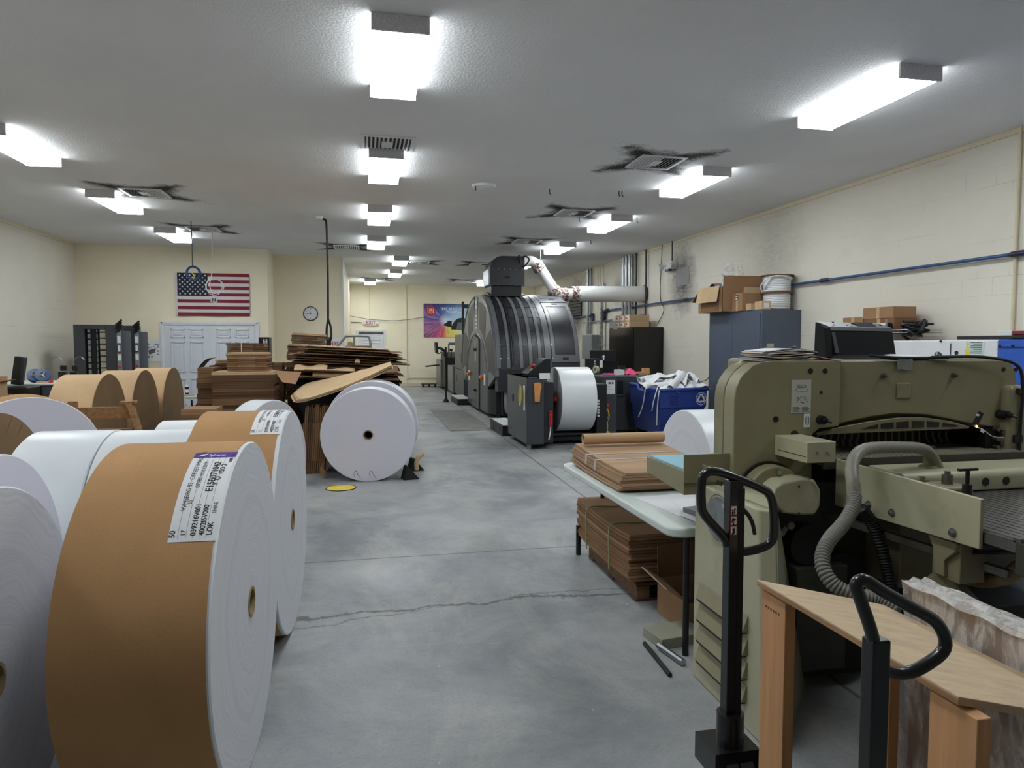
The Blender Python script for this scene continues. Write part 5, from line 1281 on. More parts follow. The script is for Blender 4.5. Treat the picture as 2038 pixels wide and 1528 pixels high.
# knife in a holster and cable on the front
h0, h1 = P(1063, 761, y0 - .02), P(1078, 800, y0 - .02)
hw_, hh_ = h1.x - h0.x, h0.z - h1.z
k = MB().prism([(h0.x + hw_ * a_, h1.z + hh_ * b_) for a_, b_ in ((.1, 0), (.75, 0), (.85, .55), (1.0, .75), (.95, .95), (.6, 1), (0, .96))], y0 - .03, y0 - .005, 'y'); k.build('knife_holster', 'orange_tan', un, bevel=.006)
q = MB()
for i in range(5):
    q.tube([V(xl0 - .02 - .01 * i, y0 + .22 + (.05 + .012 * i) * math.sin(a * PI / 8), .86 + (.11 + .015 * i) * math.cos(a * PI / 8)) for a in range(17)], .008, 6)
q.build('cable_coil', 'yellow_cable' if 'yellow_cable' in MATS else 'cream_enamel', un, smooth=50)
MB().box(xl0 - .004, xl0, y0 + .12, y0 + .24, .62, 1.02).build('instruction_sheet', 'paper_white', un)
MB().box(xl0 - .008, xl0, y0 + 1.0, y0 + 1.08, .7, .82).build('cable_port', 'black_matt', un)
q = MB()
for i in range(14): q.lathe([(.02, -.012), (.032, 0), (.02, .012)], (xl1 + .1, y0 - .02, .38 + i * .018), (0, 0, 1), 12)
q.build('coiled_hose', 'red_plastic', un, smooth=50)
MB().tube(spline([(xl1 + .1, y0 - .02, .38), (xl1 + .09, y0 - .03, .28), (xl1 + .07, y0 - .02, .16)], 5), .01, 6).build('hose_tail', 'paper_white', un, smooth=50)
# right cabinet
xr0, xr1 = 3.82, 4.22
rc = MB().box(xr0 + .12, xr1, 11.25, 12.4, .1, 1.14).build('right_cabinet', 'press_grey', un, bevel=.012)
MB().box(xr0 - .05, xr0 + .13, 11.0, 12.2, .06, 1.02).build('inner_arm', 'press_black', un, bevel=.01)
MB().box(xr0 + .2, xr1 - .04, 11.242, 11.25, .83, 1.07).build('instruction_sheet', 'paper_white', rc)
q = MB().box(xr0 + .22, xr1 - .06, 11.239, 11.242, .92, .925).box(xr0 + .22, xr1 - .12, 11.239, 11.242, .96, .965).box(xr0 + .24, xr0 + .28, 11.239, 11.242, 1.0, 1.04).box(xr0 + .3, xr0 + .33, 11.239, 11.242, 1.0, 1.04); q.build('sheet_print', 'grey_ink', rc)
MB().ball((xr0 + .16, 11.1, .64), .045, 14).build('stop_button', 'red_plastic', un, smooth=60)
for x, s in ((xl1 + .2, 1), (xr0 - .03, -1)):
    q = MB()
    for k in range(6): q.box(x - .015, x + .015, y0 + .26, y0 + .3, .48 + k * .05, .51 + k * .05)
    q.build('scale_mark', 'white_plastic', un)
MB().ball((xl1 + .28, y0 + .34, .78), .05, 14).build('lock_handle', 'red_plastic', un, smooth=60)
yr, zr, Rr = 11.35, .755, .54
MB().cyl((xl1 + .2, yr, zr), (3.117, yr, zr), .05, 20).cyl((3.06, yr, zr), (3.115, yr, zr), .085, 24).cyl((3.73, yr, zr), (xr0, yr, zr), .06, 20).build('spindle', 'black_plastic', un, smooth=40)
MB().box(xl1 + .16, xr0, 11.2, 12.2, .06, .12).box(xl1 + .2, xr0, 11.9, 12.1, .12, .3).build('base_plate', 'press_black', un)
MB().cyl((xl1 + .2, 11.25, .16), (xr0, 11.25, .16), .03, 16).cyl((xl1 + .2, 12.1, .5), (xr0, 12.1, .5), .05, 16).build('guide_roller', 'dark_steel', un, smooth=40)
f = MB()
for x, y in ((2.56, 10.78), (2.7, 12.1), (4.1, 11.35), (4.1, 12.3)): f.cyl((x, y, 0), (x, y, .1), .04, 14)
f.build('levelling_foot', 'galvanised', un, smooth=40)
rl = reel('paper_reel', 'full white reel mounted between the arms of the press unwinder', 3.12, yr, Rr, .6, 180, face='reel_edge_grey', body='reel_white', core=False, z=zr - Rr)
# yellow coil hose hanging on the right arm
yh = thing('coil_hose', 'yellow coiled air hose with a blow gun hanging on the right unwinder cabinet', 'hose', (4.0, 11.2, .1))
q = MB().tube(spline([(4.02, 11.2, .5), (3.99, 11.2, .42), (4.02, 11.2, .36), (4.06, 11.2, .45), (4.03, 11.2, .58), (4.0, 11.2, .52)], 6), .012, 6)
q.tube(spline([(4.03, 11.2, .36), (4.03, 11.19, .25), (4.0, 11.18, .15), (3.92, 11.18, .2), (3.95, 11.18, .3)], 6), .01, 6)
for i in range(9): q.tube([V(3.96 + .012 * i, 11.18, .12) + V(.03 * math.sin(a * PI / 6), .01 * i - .04, .07 * math.cos(a * PI / 6)) for a in range(13)], .009, 6)
q.build('hose_coil', 'yellow_plastic', yh, smooth=50)
MB().cyl((4.03, 11.19, .4), (4.03, 11.17, .44), .035, 14).build('gauge', 'steel', yh, smooth=40)
MB().box(3.9, 3.98, 11.19, 11.24, .4, .46).build('hose_bracket', 'white_plastic', yh)
# step boxes beside the press
for x0, x1, a, b, z, l in ((2.43, 2.78, 12.35, 13.6, .2, 'grey step platform with a slotted top between the unwinder and the press'), (2.45, 2.85, 18.85, 20.35, .17, 'grey step platform at the rear left foot of the press')):
    t = thing('step_platform', l, 'step', ((x0 + x1) / 2, (a + b) / 2, 0), 0, 'press step platforms')
    MB().box(x0, x1, a, b, 0, z).build('step_body', 'press_black', t, bevel=.008)
    q = MB()
    for k in range(5):
        xx = x0 + .02 + (x1 - x0 - .04) * k / 5; q.box(xx, xx + (x1 - x0) / 7, a + .02, b - .02, z, z + .008)
    q.build('tread_slat', 'white_metal', t)
    MB().box(x0 - .004, x0, a + .2, a + .3, z * .3, z * .75).box(x0 - .004, x0, b - .4, b - .3, z * .3, z * .75).build('hand_hole', 'black_matt', t)
# floor mat
tag(MB().prism([(1.59, 13.3), (2.42, 13.3), (2.42, 17.4), (1.6, 17.5)], 0, .012, 'z').build('floor_mat', 'mat_grey' if 'mat_grey' in MATS else 'grey_paint', bevel=.003), 'worn grey rectangular mat on the floor beside the press', 'mat')

# ---------------------------------------------------------------- units behind the press
t = thing('press_cabinet', 'tall dark grey cabinet unit behind the press arch', 'cabinet', (3.4, 21.2, 0))
MB().box(2.85, 4.2, 20.45, 22.5, .9, 1.97).build('upper_cabinet', 'press_grey', t, bevel=.012)
MB().box(2.85, 4.2, 20.45, 22.5, .08, .89).build('lower_cabinet', 'press_grey', t, bevel=.012)
MB().box(2.9, 4.1, 20.5, 22.4, 0, .08).build('plinth', 'press_black', t)
MB().box(2.842, 2.85, 22.0, 22.06, .5, .72).box(2.842, 2.85, 20.9, 20.95, 1.1, 1.4).build('door_handle', 'black_plastic', t)
a, b = P(921, 600, 22.6), P(935, 608, 22.6)
m_ = MB().bar((a.x, 22.6, 0), (a.x, 22.6, a.z), .07, .07, (0, 1, 0)).bar((a.x, 22.6, b.z - .03), (b.x + .5, 22.6, b.z - .03), .12, .12); m_.build('cable_mast', 'black_plastic', t)
t = thing('web_tower', 'lower grey cabinet farther back beside the tall one', 'cabinet', (3.3, 23.4, 0))
MB().box(2.8, 4.2, 22.75, 24.1, .08, .95).build('cabinet_body', 'press_light_grey', t, bevel=.012); MB().box(2.85, 4.1, 22.8, 24.0, 0, .08).build('plinth', 'press_black', t)
t = thing('control_desk', 'black operator desk with a sloping top beyond the press cabinets', 'desk', (3.3, 25.0, 0))
MB().prism([(24.25, .1), (25.5, .1), (25.5, 1.38), (24.25, 1.2)], 2.78, 4.2, 'x').build('desk_body', 'press_black', t, bevel=.01)
a = P(893, 684, 24.6); MB().bar((a.x, 24.6, 1.2), (a.x, 24.6, a.z), .05, .05, (0, 1, 0)).bar((a.x, 24.6, a.z), (a.x + .6, 24.6, a.z), .1, .1).build('lamp_frame', 'press_light_grey', t)
c = P(898, 698, 24.4); MB().cyl((c.x, 24.4, 1.2), (c.x, 24.4, c.z), .02, 8).box(c.x - .06, c.x + .05, 24.37, 24.43, c.z, c.z + .07).build('microphone_stand', 'black_plastic', t)
t = thing('rewinder', 'grey and black rewinding unit at the far end of the press line', 'machine', (3.2, 26.5, 0))
MB().box(2.72, 4.2, 25.7, 27.3, .1, 1.1).build('machine_body', 'press_light_grey', t, bevel=.012)
MB().box(2.9, 4.2, 25.55, 27.3, .95, 1.36).build('machine_head', 'press_black', t, bevel=.012)
a, b = P(867, 681, 25.6), P(869, 702, 25.6)
MB().bar((b.x, 25.6, b.z), (a.x, 25.6, a.z), .09, .5, (0, 1, 0)).build('monitor', 'black_plastic', t, bevel=.01)
MB().tube(spline([P(869, 692, 25.6), P(876, 693, 25.6), P(883, 697, 25.6), P(884, 706, 25.6)], 5), .05, 8).tube(spline([P(869, 703, 25.6), P(875, 703, 25.6), P(880, 697, 25.6)], 5), .018, 6).build('monitor_arm', 'black_plastic', t, smooth=50)
a, b = P(847, 729, 25.6), P(874, 726, 25.6)
MB().bar(a, b, .3, .045).build('keyboard_tray', 'black_plastic', t, bevel=.008)
t = thing('pole_stand', 'black pole on a triangular foot standing by the rear of the press', 'stand', (2.3, 20.0, 0))
a = P(887, 690, 20.0)
MB().cyl((a.x, 20, .12), (a.x, 20, a.z), .028, 12).build('pole', 'black_plastic', t, smooth=40)
MB().cyl((a.x, 20, 0), (a.x, 20, .14), .1, 4, .02).lathe([(.14, .0), (.14, .008), (.001, .012)], (a.x, 20, 0), (0, 0, 1), 20).build('foot', 'black_plastic', t)
MB().box(a.x - .06, a.x + .06, 19.95, 20.05, 1.32, 1.42).build('clamp', 'black_plastic', t, bevel=.005)
t = thing('dolly', 'low black dolly with casters on the floor by the far wall', 'dolly', (2.6, 27.3, 0))
a = P(838, 769, 27.3); b = P(868, 769, 27.3)
MB().box(a.x, b.x, 27.0, 27.5, .1, .13).build('dolly_deck', 'dark_steel', t)
for x in (a.x + .06, (a.x + b.x) / 2, b.x - .06): MB().cyl((x - .03, 27.05, .05), (x + .03, 27.05, .05), .05, 14).build('caster', 'rubber', t, smooth=40)
# ================================================================ RIGHT WALL
def pipe_from_px(px, y0, y1, r, X=6.8): 
    a, b = W(px, y0, X), W(px, y1, X); return [V(X, a.y, min(a.z, HC)), V(X, a.y, b.z)], r
def wall_conduit(px, y0, y1, r, label, m='galvanised', clamps=(), X=6.8, topc=True):
    (pts, r) = pipe_from_px(px, y0, y1, r, X)
    if topc: pts[0].z = HC
    t = thing('conduit', label, 'conduit', tuple(pts[1]), 0, 'electrical conduits')
    MB().tube(pts, r, 12).build('pipe_run', m, t, smooth=50)
    for z in clamps: MB().cyl((X, pts[0].y, z - .05), (X, pts[0].y, z + .05), r + .012, 12).box(X, XR, pts[0].y - .015, pts[0].y + .015, z - .02, z + .02).build('coupling', 'steel', t, smooth=40)
    return pts
wall_conduit(1241, 510, 632, .045, 'left one of the three shiny metal conduits crossing behind the white duct', 'steel', (3.7, 2.75), X=6.78)
wall_conduit(1247.5, 510, 632, .05, 'middle one of the three shiny metal conduits crossing behind the white duct', 'steel', (3.72, 2.76), X=6.78)
wall_conduit(1254, 508, 634, .05, 'right one of the three shiny metal conduits crossing behind the white duct', 'steel', (3.7, 2.75), X=6.78)
wall_conduit(1170, 536, 665, .05, 'shiny conduit running down to the grey wall box, left of its twin', 'steel', (3.4,))
wall_conduit(1175.5, 534, 665, .035, 'thinner shiny conduit running down to the grey wall box, right of its twin', 'galvanised', (3.4,))
for px, l in ((1190, 'left thin painted conduit of three on the wall past the grey strut'), (1195.5, 'middle thin painted conduit of three on the wall past the grey strut'), (1201, 'right thin painted conduit of three on the wall past the grey strut')): wall_conduit(px, 527, 690, .016, l, 'trim_cream', (3.4,))
wall_conduit(1257.5, 506, 640, .018, 'slim conduit close beside the three shiny ones', 'galvanised')
p = wall_conduit(1266.5, 505, 634, .028, 'grey conduit ending in a small junction box above the black cabinet', 'dark_steel')
tag(MB().box(XR - .1, XR, p[1].y - .42, p[1].y - .02, p[1].z - .12, p[1].z + .1).build('junction_box', 'grey_paint', bevel=.006), 'small grey junction box on the wall above the black cabinet', 'box')
p = wall_conduit(1286, 498, 645, .022, 'conduit right of the duct end, dropping to a little socket', 'dark_steel')
tag(MB().cyl((6.79, p[1].y, p[1].z - .08), (6.79, p[1].y, p[1].z + .08), .05, 14).build('socket_fitting', 'galvanised', smooth=40), 'little metal socket fitting at the foot of a conduit by the black cabinet', 'socket')
# strut channel, grey box, electrical panel
a, b = W(1198, 600, 6.75), W(1198, 697, 6.75)
t = thing('strut_post', 'grey perforated strut post standing from floor to duct by the wall', 'post', (6.75, a.y, 0))
MB().box(6.72, 6.78, a.y - .05, a.y + .05, 0, a.z + .1).build('channel', 'galvanised', t); MB().box(6.7, 6.72, a.y - .45, a.y + .1, 1.62, 1.66).build('cross_strap', 'galvanised', t)
q = MB()
for k in range(18): q.box(6.717, 6.72, a.y - .012, a.y + .012, .3 + k * .14, .36 + k * .14)
q.build('slot', 'black_matt', t)
a, b = W(1164, 667, 6.6), W(1186, 713, 6.6)
t = thing('wall_box', 'grey rectangular electrical box on the wall behind the press', 'electrical box', (6.7, a.y, b.z))
MB().box(6.55, 6.87, 19.6, 20.55, 1.22, 1.95).build('box_body', 'grey_paint', t, bevel=.01); MB().box(6.545, 6.55, 19.63, 20.52, 1.25, 1.92).build('box_door', 'grey_paint', t)
t = thing('electrical_panel', 'tall grey electrical panel on the wall behind the black cabinet', 'electrical panel', (6.75, 17.5, .8))
MB().box(6.62, XR - .002, 17.15, 18.3, .7, 2.3).build('panel_body', 'grey_paint', t, bevel=.01); MB().box(6.612, 6.62, 17.2, 18.25, .76, 2.24).build('panel_door', 'grey_paint', t, bevel=.004)
MB().box(6.6, 6.612, 17.9, 17.96, 1.4, 1.55).build('latch', 'steel', t)
c = W(1247, 632, 6.78); MB().box(6.7, XR - .002, c.y - .18, c.y + .22, 2.3, 2.42).build('conduit_hub', 'steel', t)
# wall louvre behind the press
a = W(1145, 612, 6.86)
t = thing('wall_louvre', 'dark sooty louvre in the wall behind the press hood', 'louvre', (6.8, a.y, 2.5))
MB().box(6.83, XR - .002, a.y - .7, a.y + .7, 2.55, 3.15).build('louvre_frame', 'dark_steel', t)
q = MB()
for k in range(6): q.cbox((6.82, a.y, 2.6 + k * .1), (.06, 1.3, .02), (0, .6, 0))
q.build('louvre_blade', 'grimy_steel', t)
# blue compressed-air pipe
t = thing('air_pipe', 'long blue compressed-air pipe running level along the right wall', 'pipe', (6.8, 12, 2.6))
zp = 2.65
MB().tube([(6.8, 4.6, zp), (6.8, 18.9, zp)], .021, 12).build('pipe_run', 'blue_pipe', t, smooth=50)
for y in (6.15, 9.35, 14.0): MB().cyl((6.8, y - .08, zp), (6.8, y + .08, zp), .033, 14).cyl((6.8, y - .12, zp), (6.8, y - .08, zp), .024, 14, .033).cyl((6.8, y + .08, zp), (6.8, y + .12, zp), .033, 14, .024).box(6.8, XR - .002, y - .02, y + .02, zp - .02, zp + .02).build('coupling', 'dark_blue', t, smooth=40)
MB().tube(spline([(6.8, 18.9, zp), (6.8, 19.15, zp - .02), (6.8, 19.2, zp - .2), (6.8, 19.25, 2.38)], 6), .045, 10).tube(spline([(6.8, 20.5, zp - .1), (6.8, 20.3, zp - .08), (6.8, 20.25, 2.35)], 5), .045, 10).build('elbow', 'dark_blue', t, smooth=50)
MB().tube([(6.8, 20.5, zp - .1), (6.8, 27.5, zp - .1)], .028, 10).build('pipe_run', 'blue_pipe', t, smooth=50)
MB().tube([(6.8, 18.6, 2.36), (6.8, 21.2, 2.36)], .022, 8).build('copper_run', 'galvanised', t, smooth=50)
# emergency light, dangling wire, vertical conduit near
c = W(1335, 527, 6.8)
t = thing('emergency_light', 'white twin-head emergency light high on the right wall', 'emergency light', tuple(c))
MB().box(6.74, XR, c.y - .17, c.y + .13, c.z - .1, c.z + .08).build('battery_box', 'white_plastic', t, bevel=.02)
MB().box(6.7, 6.78, c.y - .1, c.y + .1, c.z - .15, c.z - .1).build('lamp_bracket', 'dark_steel', t)
MB().cyl((6.72, c.y + .27, c.z - .02), (6.62, c.y + .28, c.z - .04), .07, 20, .09).cyl((6.76, c.y + .13, c.z), (6.72, c.y + .25, c.z - .02), .02, 10).build('lamp_head', 'white_plastic', t, smooth=40)
MB().cyl((6.72, c.y - .22, c.z - .02), (6.64, c.y - .26, c.z - .04), .05, 20, .06).build('lamp_head', 'white_plastic', t, smooth=40)
wall_conduit(1338, 488, 521, .014, 'short conduit feeding the emergency light', 'dark_steel')
pts = [W(1318, 486, 6.83), W(1316, 530, 6.83), W(1314, 570, 6.83), W(1315, 598, 6.82), W(1321, 612, 6.82), W(1319, 625, 6.83), W(1309, 643, 6.84)]
pts[0].z = HC
tag(MB().tube(spline(pts, 6), .009, 6).build('dangling_wire', 'dark_steel', smooth=60), 'loose thin wire dangling down the right wall beside the emergency light', 'wire')
a = W(2022, 480, 6.84)
conduit([(6.84, a.y, HC), (6.84, a.y, 1.75)], .018, 'cream painted vertical conduit on the right wall above the blue machine', 'trim_cream')
# dark square patch on the wall
a, b = W(1350, 541, XR), W(1373, 561, XR)
tag(MB().box(XR - .006, XR, 13.98, 14.62, 2.98, 3.36).build('wall_patch', 'patch_grey' if 'patch_grey' in MATS else 'grey_paint'), 'grey square repair patch with smudges on the right wall', 'wall patch')

# black steel cabinet
t = thing('steel_cabinet', 'tall black two-door cabinet against the right wall', 'cabinet', (6.5, 16.0, 0))
x0, x1, y0, y1, zt = 6.12, 6.86, 15.25, 16.9, 2.08
MB().box(x0, x1, y0, y1, .06, zt).build('cabinet_body', 'black_gloss', t, bevel=.008)
for a, b in ((y0 + .02, (y0 + y1) / 2 - .004), ((y0 + y1) / 2 + .004, y1 - .02)):
    d_ = MB().box(x0 - .015, x0, a, b, .1, zt - .04).build('cabinet_door', 'black_gloss', t, bevel=.004)
MB().box(x0 - .035, x0 - .015, (y0 + y1) / 2 + .05, (y0 + y1) / 2 + .08, 1.0, 1.15).build('door_handle', 'steel', d_)
MB().box(x0 + .02, x1, y0 + .03, y1 - .03, 0, .06).build('plinth', 'black_matt', t)
MB().box(x0 - .017, x0 - .0, y1 - .55, y1 - .3, zt - .03, zt - .012).build('name_tape', 'paper_white', t)
k = 0
for r_ in range(2):
    for c_ in range(3):
        x = x0 + .05; y = y1 - .3 - c_ * .33; z = zt + r_ * .155
        b_ = thing('small_carton', ('lower' if r_ == 0 else 'upper') + ' ' + ('far', 'middle', 'near')[c_] + ' small carton with a printed end on top of the black cabinet', 'box', (x, y, z), 0, 'small cartons on the black cabinet')
        MB().box(x, x + .5, y - .29, y, z, z + .15).build('carton_body', 'cardboard_light', b_, bevel=.003)
        MB().box(x - .003, x, y - .24, y - .05, z + .03, z + .12).build('end_label', 'paper_white', b_)
        MB().box(x - .005, x - .003, y - .15, y - .06, z + .05, z + .1).build('label_print', 'red_print', b_)
# steel-blue cabinet
t = thing('steel_cabinet', 'tall slate-blue two-door metal cabinet with cartons and spools on top', 'cabinet', (6.5, 10.8, 0))
x0, x1, y0, y1, zt = 6.17, 6.86, 9.99, 11.72, 2.24
MB().box(x0, x1, y0, y1, .06, zt).build('cabinet_body', 'steel_blue', t, bevel=.008)
for a, b in ((y0 + .05, y0 + .9), (y0 + .906, y1 - .03)): MB().box(x0 - .012, x0, a, b, .12, zt - .06).build('cabinet_door', 'steel_blue', t, bevel=.003)
MB().box(x0 + .02, x1, y0 + .03, y1 - .03, 0, .06).build('plinth', 'black_matt', t)
a = P(1533, 687, y0 - .003)
for dz, l in ((0, 'upper_sticker'), (-.095, 'lower_sticker')):
    MB().cbox((a.x, y0 - .003, a.z + dz), (.125, .003, .055), (0, .12 if dz else 0, 0)).build('sticker', 'cream_light', t)
# things on the slate-blue cabinet
ctop = zt
t = thing('cardboard_box', 'large open brown carton with drooping flaps on the far end of the slate-blue cabinet', 'box', (6.3, 11.2, ctop))
bx0, bx1, by0, by1, bz = 5.98, 6.72, 10.92, 11.78, ctop + .42
B = MB(); th = .008
B.box(bx0, bx0 + th, by0, by1, ctop, bz).box(bx1 - th, bx1, by0, by1, ctop, bz).box(bx0, bx1, by0, by0 + th, ctop, bz).box(bx0, bx1, by1 - th, by1, ctop, bz).box(bx0, bx1, by0, by1, ctop, ctop + th)
B.build('carton_body', 'cardboard', t)
MB().slab(lambda u, v: (bx0 - .02 - .05 * v, by0 + .06 + .76 * u, bz + .03 - .27 * v), 5, 6, (.007, 0, .003)).build('carton_flap', 'cardboard_light', t)
MB().slab(lambda u, v: (bx0 + .02 + .74 * u, by0 + .005 - .0 * v, bz + .2 * v), 5, 3, (0, -.007, 0)).build('carton_flap', 'cardboard', t)
MB().slab(lambda u, v: (bx0 + .0 + .7 * u, by1 + .25 * v, bz - .2 * v), 5, 3, (0, .0, .007)).build('carton_flap', 'cardboard_dark', t)
q = MB().box(bx0 - .003, bx0, by0 + .1, by0 + .75, ctop + .02, ctop + .2); q.build('packing_tape', 'cardboard_brown', t)
MB().box(bx0 - .005, bx0 - .003, by0 + .45, by0 + .6, ctop + .2, ctop + .27).build('carton_label', 'paper_white', t)
# clear film bag standing in the open carton
def film_mat():
    m, t_ = newmat('clear_film'); b = t_.b; b.inputs['Base Color'].default_value = (.8, .82, .82, 1); b.inputs['Roughness'].default_value = .15
    n = t_.noise(t_.geo.outputs['Object'], 9, 6, .7); t_.link(t_.ramp(n, [(.42, .1), (.62, .5)]), b.inputs['Alpha'])
film_mat()
r5 = random.Random(4)
fb = MB().grid(lambda u, v: V(6.34 + .2 * math.cos(2 * PI * u) * (1 - .3 * v) + r5.uniform(-.03, .03), 11.22 + .22 * math.sin(2 * PI * u) * (1 - .2 * v) + r5.uniform(-.03, .03), bz - .15 + .55 * v + r5.uniform(-.04, .04)), 18, 8, True)
tag(fb.build('plastic_bag', 'clear_film', smooth=60), 'crumpled clear plastic bag standing up out of the large open carton', 'plastic bag')
tag(MB().slab(lambda u, v: (6.15 + .3 * u, 11.45 + .3 * v, bz + .02 + .1 * math.sin(PI * v) + .02 * u), 6, 6, .004).build('grey_pad', 'grey_paint', smooth=50), 'grey rounded foam pad on top of the large open carton', 'pad')
def carton(x0, x1, y0, y1, z0, z1, label, m='cardboard_light', lab=True, flap=False, group=None):
    t = thing('cardboard_box', label, 'box', ((x0 + x1) / 2, (y0 + y1) / 2, z0), 0, group)
    MB().box(x0, x1, y0, y1, z0, z1).build('carton_body', m, t, bevel=.004)
    MB().box(x0 - .002, x0, (y0 + y1) / 2 - .03, (y0 + y1) / 2 + .03, z0, z1 - .005).build('packing_tape', 'kraft_light', t)
    return t
t = carton(6.14, 6.5, 10.55, 10.88, ctop, ctop + .3, 'medium carton with a black and white label next to the large open carton', 'cardboard')
MB().box(6.136, 6.14, 10.68, 10.76, ctop + .18, ctop + .27).build('label_patch', 'black_plastic', t); MB().box(6.134, 6.136, 10.69, 10.75, ctop + .235, ctop + .255).box(6.134, 6.136, 10.69, 10.75, ctop + .195, ctop + .215).build('label_print', 'paper_white', t)
MB().slab(lambda u, v: (6.16 + .3 * u, 10.55 - .02 * v, ctop + .3 + .09 * v), 3, 3, .005).build('carton_flap', 'cardboard_light', t)
carton(6.15, 6.3, 10.3, 10.45, ctop, ctop + .11, 'tiny carton squeezed between the medium carton and the labelled flat one on the cabinet')
t = carton(6.16, 6.33, 10.0, 10.2, ctop, ctop + .13, 'small carton with a white sticker at the near corner of the slate-blue cabinet')
MB().box(6.2, 6.29, 9.998, 10.0, ctop + .02, ctop + .1).build('sticker', 'paper_white', t)
def spool(cx, cy, z, label, loops, yaw=0):
    t = thing('hose_spool', label, 'spool', (cx, cy, z), 0, 'white hose spools')
    h = .27
    MB().cyl((cx, cy, z), (cx, cy, z + .012), .26, 40).cyl((cx, cy, z + h), (cx, cy, z + h + .012), .26, 40).build('flange', 'cardboard_brown', t, smooth=40)
    q = MB()
    for k in range(9):
        q.lathe([(.205 + .008 * math.cos(a * PI / 4), z + .028 + k * .027 - z + .0135 * math.sin(a * PI / 4)) for a in range(8)], (cx, cy, z), (0, 0, 1), 36, True)
    q.cyl((cx, cy, z + .012), (cx, cy, z + h), .2, 36)
    w_ = q.build('wound_hose', 'white_plastic', t, smooth=60)
    if loops:
        MB().tube(spline([(cx + .12, cy - .2, z + .2), (cx - .05, cy - .24, z + .25), (cx - .22, cy - .16, z + .24), (cx - .3, cy - .02, z + .12), (cx - .25, cy + .03, z + .01)], 8), .012, 8).tube(spline([(cx + .15, cy - .19, z + .22), (cx - .02, cy - .23, z + .26), (cx - .17, cy - .15, z + .23), (cx - .24, cy - .05, z + .1), (cx - .21, cy - .0, z + .05)], 8), .012, 8).build('loose_loop', 'white_plastic', t, smooth=60)
    return t
spool(6.6, 10.275, ctop, 'lower white hose spool standing on the near end of the slate-blue cabinet', False)
spool(6.6, 10.27, ctop + .285, 'upper white hose spool with loose loops stacked on the other spool', True)

# ---------------------------------------------------------------- blue recycling bin
BA, BB, BCx = V(4.83, 10.86, 0), V(4.79, 12.1, 0), V(5.8, 11.05, 0)
ex_, ey_ = (BCx - BA), (BB - BA)
t = thing('recycling_bin', 'blue wheeled recycling bin overflowing with white paper, recycling mark on its side', 'bin', tuple(BA + (ex_ + ey_) / 2))
def bp(u, v, z, e=0.): 
    c = BA + ex_ * .5 + ey_ * .5; return c + ex_ * (u - .5) * (1 - e) + ey_ * (v - .5) * (1 - e) + V(0, 0, z)
def ring(z, e): return [bp(0, 0, z, e), bp(1, 0, z, e), bp(1, 1, z, e), bp(0, 1, z, e)]
def loft(rs, close=True):
    B = MB(); vs = []; fs = []
    for r in rs: vs += r
    for j in range(len(rs) - 1):
        for k in range(4): fs.append((j * 4 + k, j * 4 + (k + 1) % 4, j * 4 + 4 + (k + 1) % 4, j * 4 + 4 + k))
    if close: fs.append((3, 2, 1, 0))
    return B.add(vs, fs)
loft([ring(.14, .16), ring(.36, .10), ring(.37, .085), ring(.58, .06), ring(.6, .02), ring(.9, .0), ring(.9, .05), ring(.2, .2)]).build('bin_tub', 'bin_blue', t, bevel=.02)
R = MB(); R.tube([bp(0, .3, .91), bp(0, 0, .91), bp(1, 0, .91), bp(1, 1, .93), bp(0, 1, .95), bp(0, .72, .95), bp(0, .66, .86), bp(0, .36, .84), bp(0, .3, .91)], .03, 8); R.build('bin_rim', 'bin_blue', t, smooth=50)
for u, v in ((.12, .12), (.88, .12), (.88, .88), (.12, .88)):
    c = bp(u, v, .06); MB().cyl(c + V(-.02, 0, 0), c + V(.02, 0, 0), .06, 16).box(c.x - .035, c.x + .035, c.y - .025, c.y + .025, .06, .16).build('caster', 'rubber', t, smooth=40)
# recycling mark: three folded arrows in a ring
nrm = V(ex_.y, -ex_.x, 0).normalized(); ux = ex_.normalized()
mc = BA + ex_ * .86 + V(0, 0, .745) + nrm * .012; mr = .105
fm = lambda x, y: mc + ux * x + V(0, 0, y)
q = MB().lathe([(mr * .98, 0), (mr * 1.06, 0)], mc, nrm, 40)
for k in range(3):
    a = rad(90 + 120 * k); c_, s_ = math.cos(a), math.sin(a)
    rot = lambda x, y: fm((x * s_ + y * c_) * mr, (-x * c_ + y * s_) * mr)
    q.poly([rot(-.38, .62), rot(-.2, .8), rot(.22, .8), rot(.42, .5), rot(.2, .36), rot(.02, .62)]); q.poly([rot(.12, .3), rot(.62, .42), rot(.52, -.02)]); q.poly([rot(-.44, .56), rot(-.08, .55), rot(-.3, .2), rot(-.66, .25)])
q.build('recycling_mark', 'white_plastic', t)
q = MB(); pc = BA + ex_ * .22 + nrm * .006
for z0_, z1_ in ((.68, .69), (.80, .81), (.72, .725), (.75, .755)): q.hexa([pc + V(0, 0, z0_), pc + ux * .17 + V(0, 0, z0_), pc + ux * .17 - nrm * .02 + V(0, 0, z0_), pc - nrm * .02 + V(0, 0, z0_), pc + V(0, 0, z1_), pc + ux * .17 + V(0, 0, z1_), pc + ux * .17 - nrm * .02 + V(0, 0, z1_), pc - nrm * .02 + V(0, 0, z1_)])
q.build('embossed_plate', 'bin_blue', t)
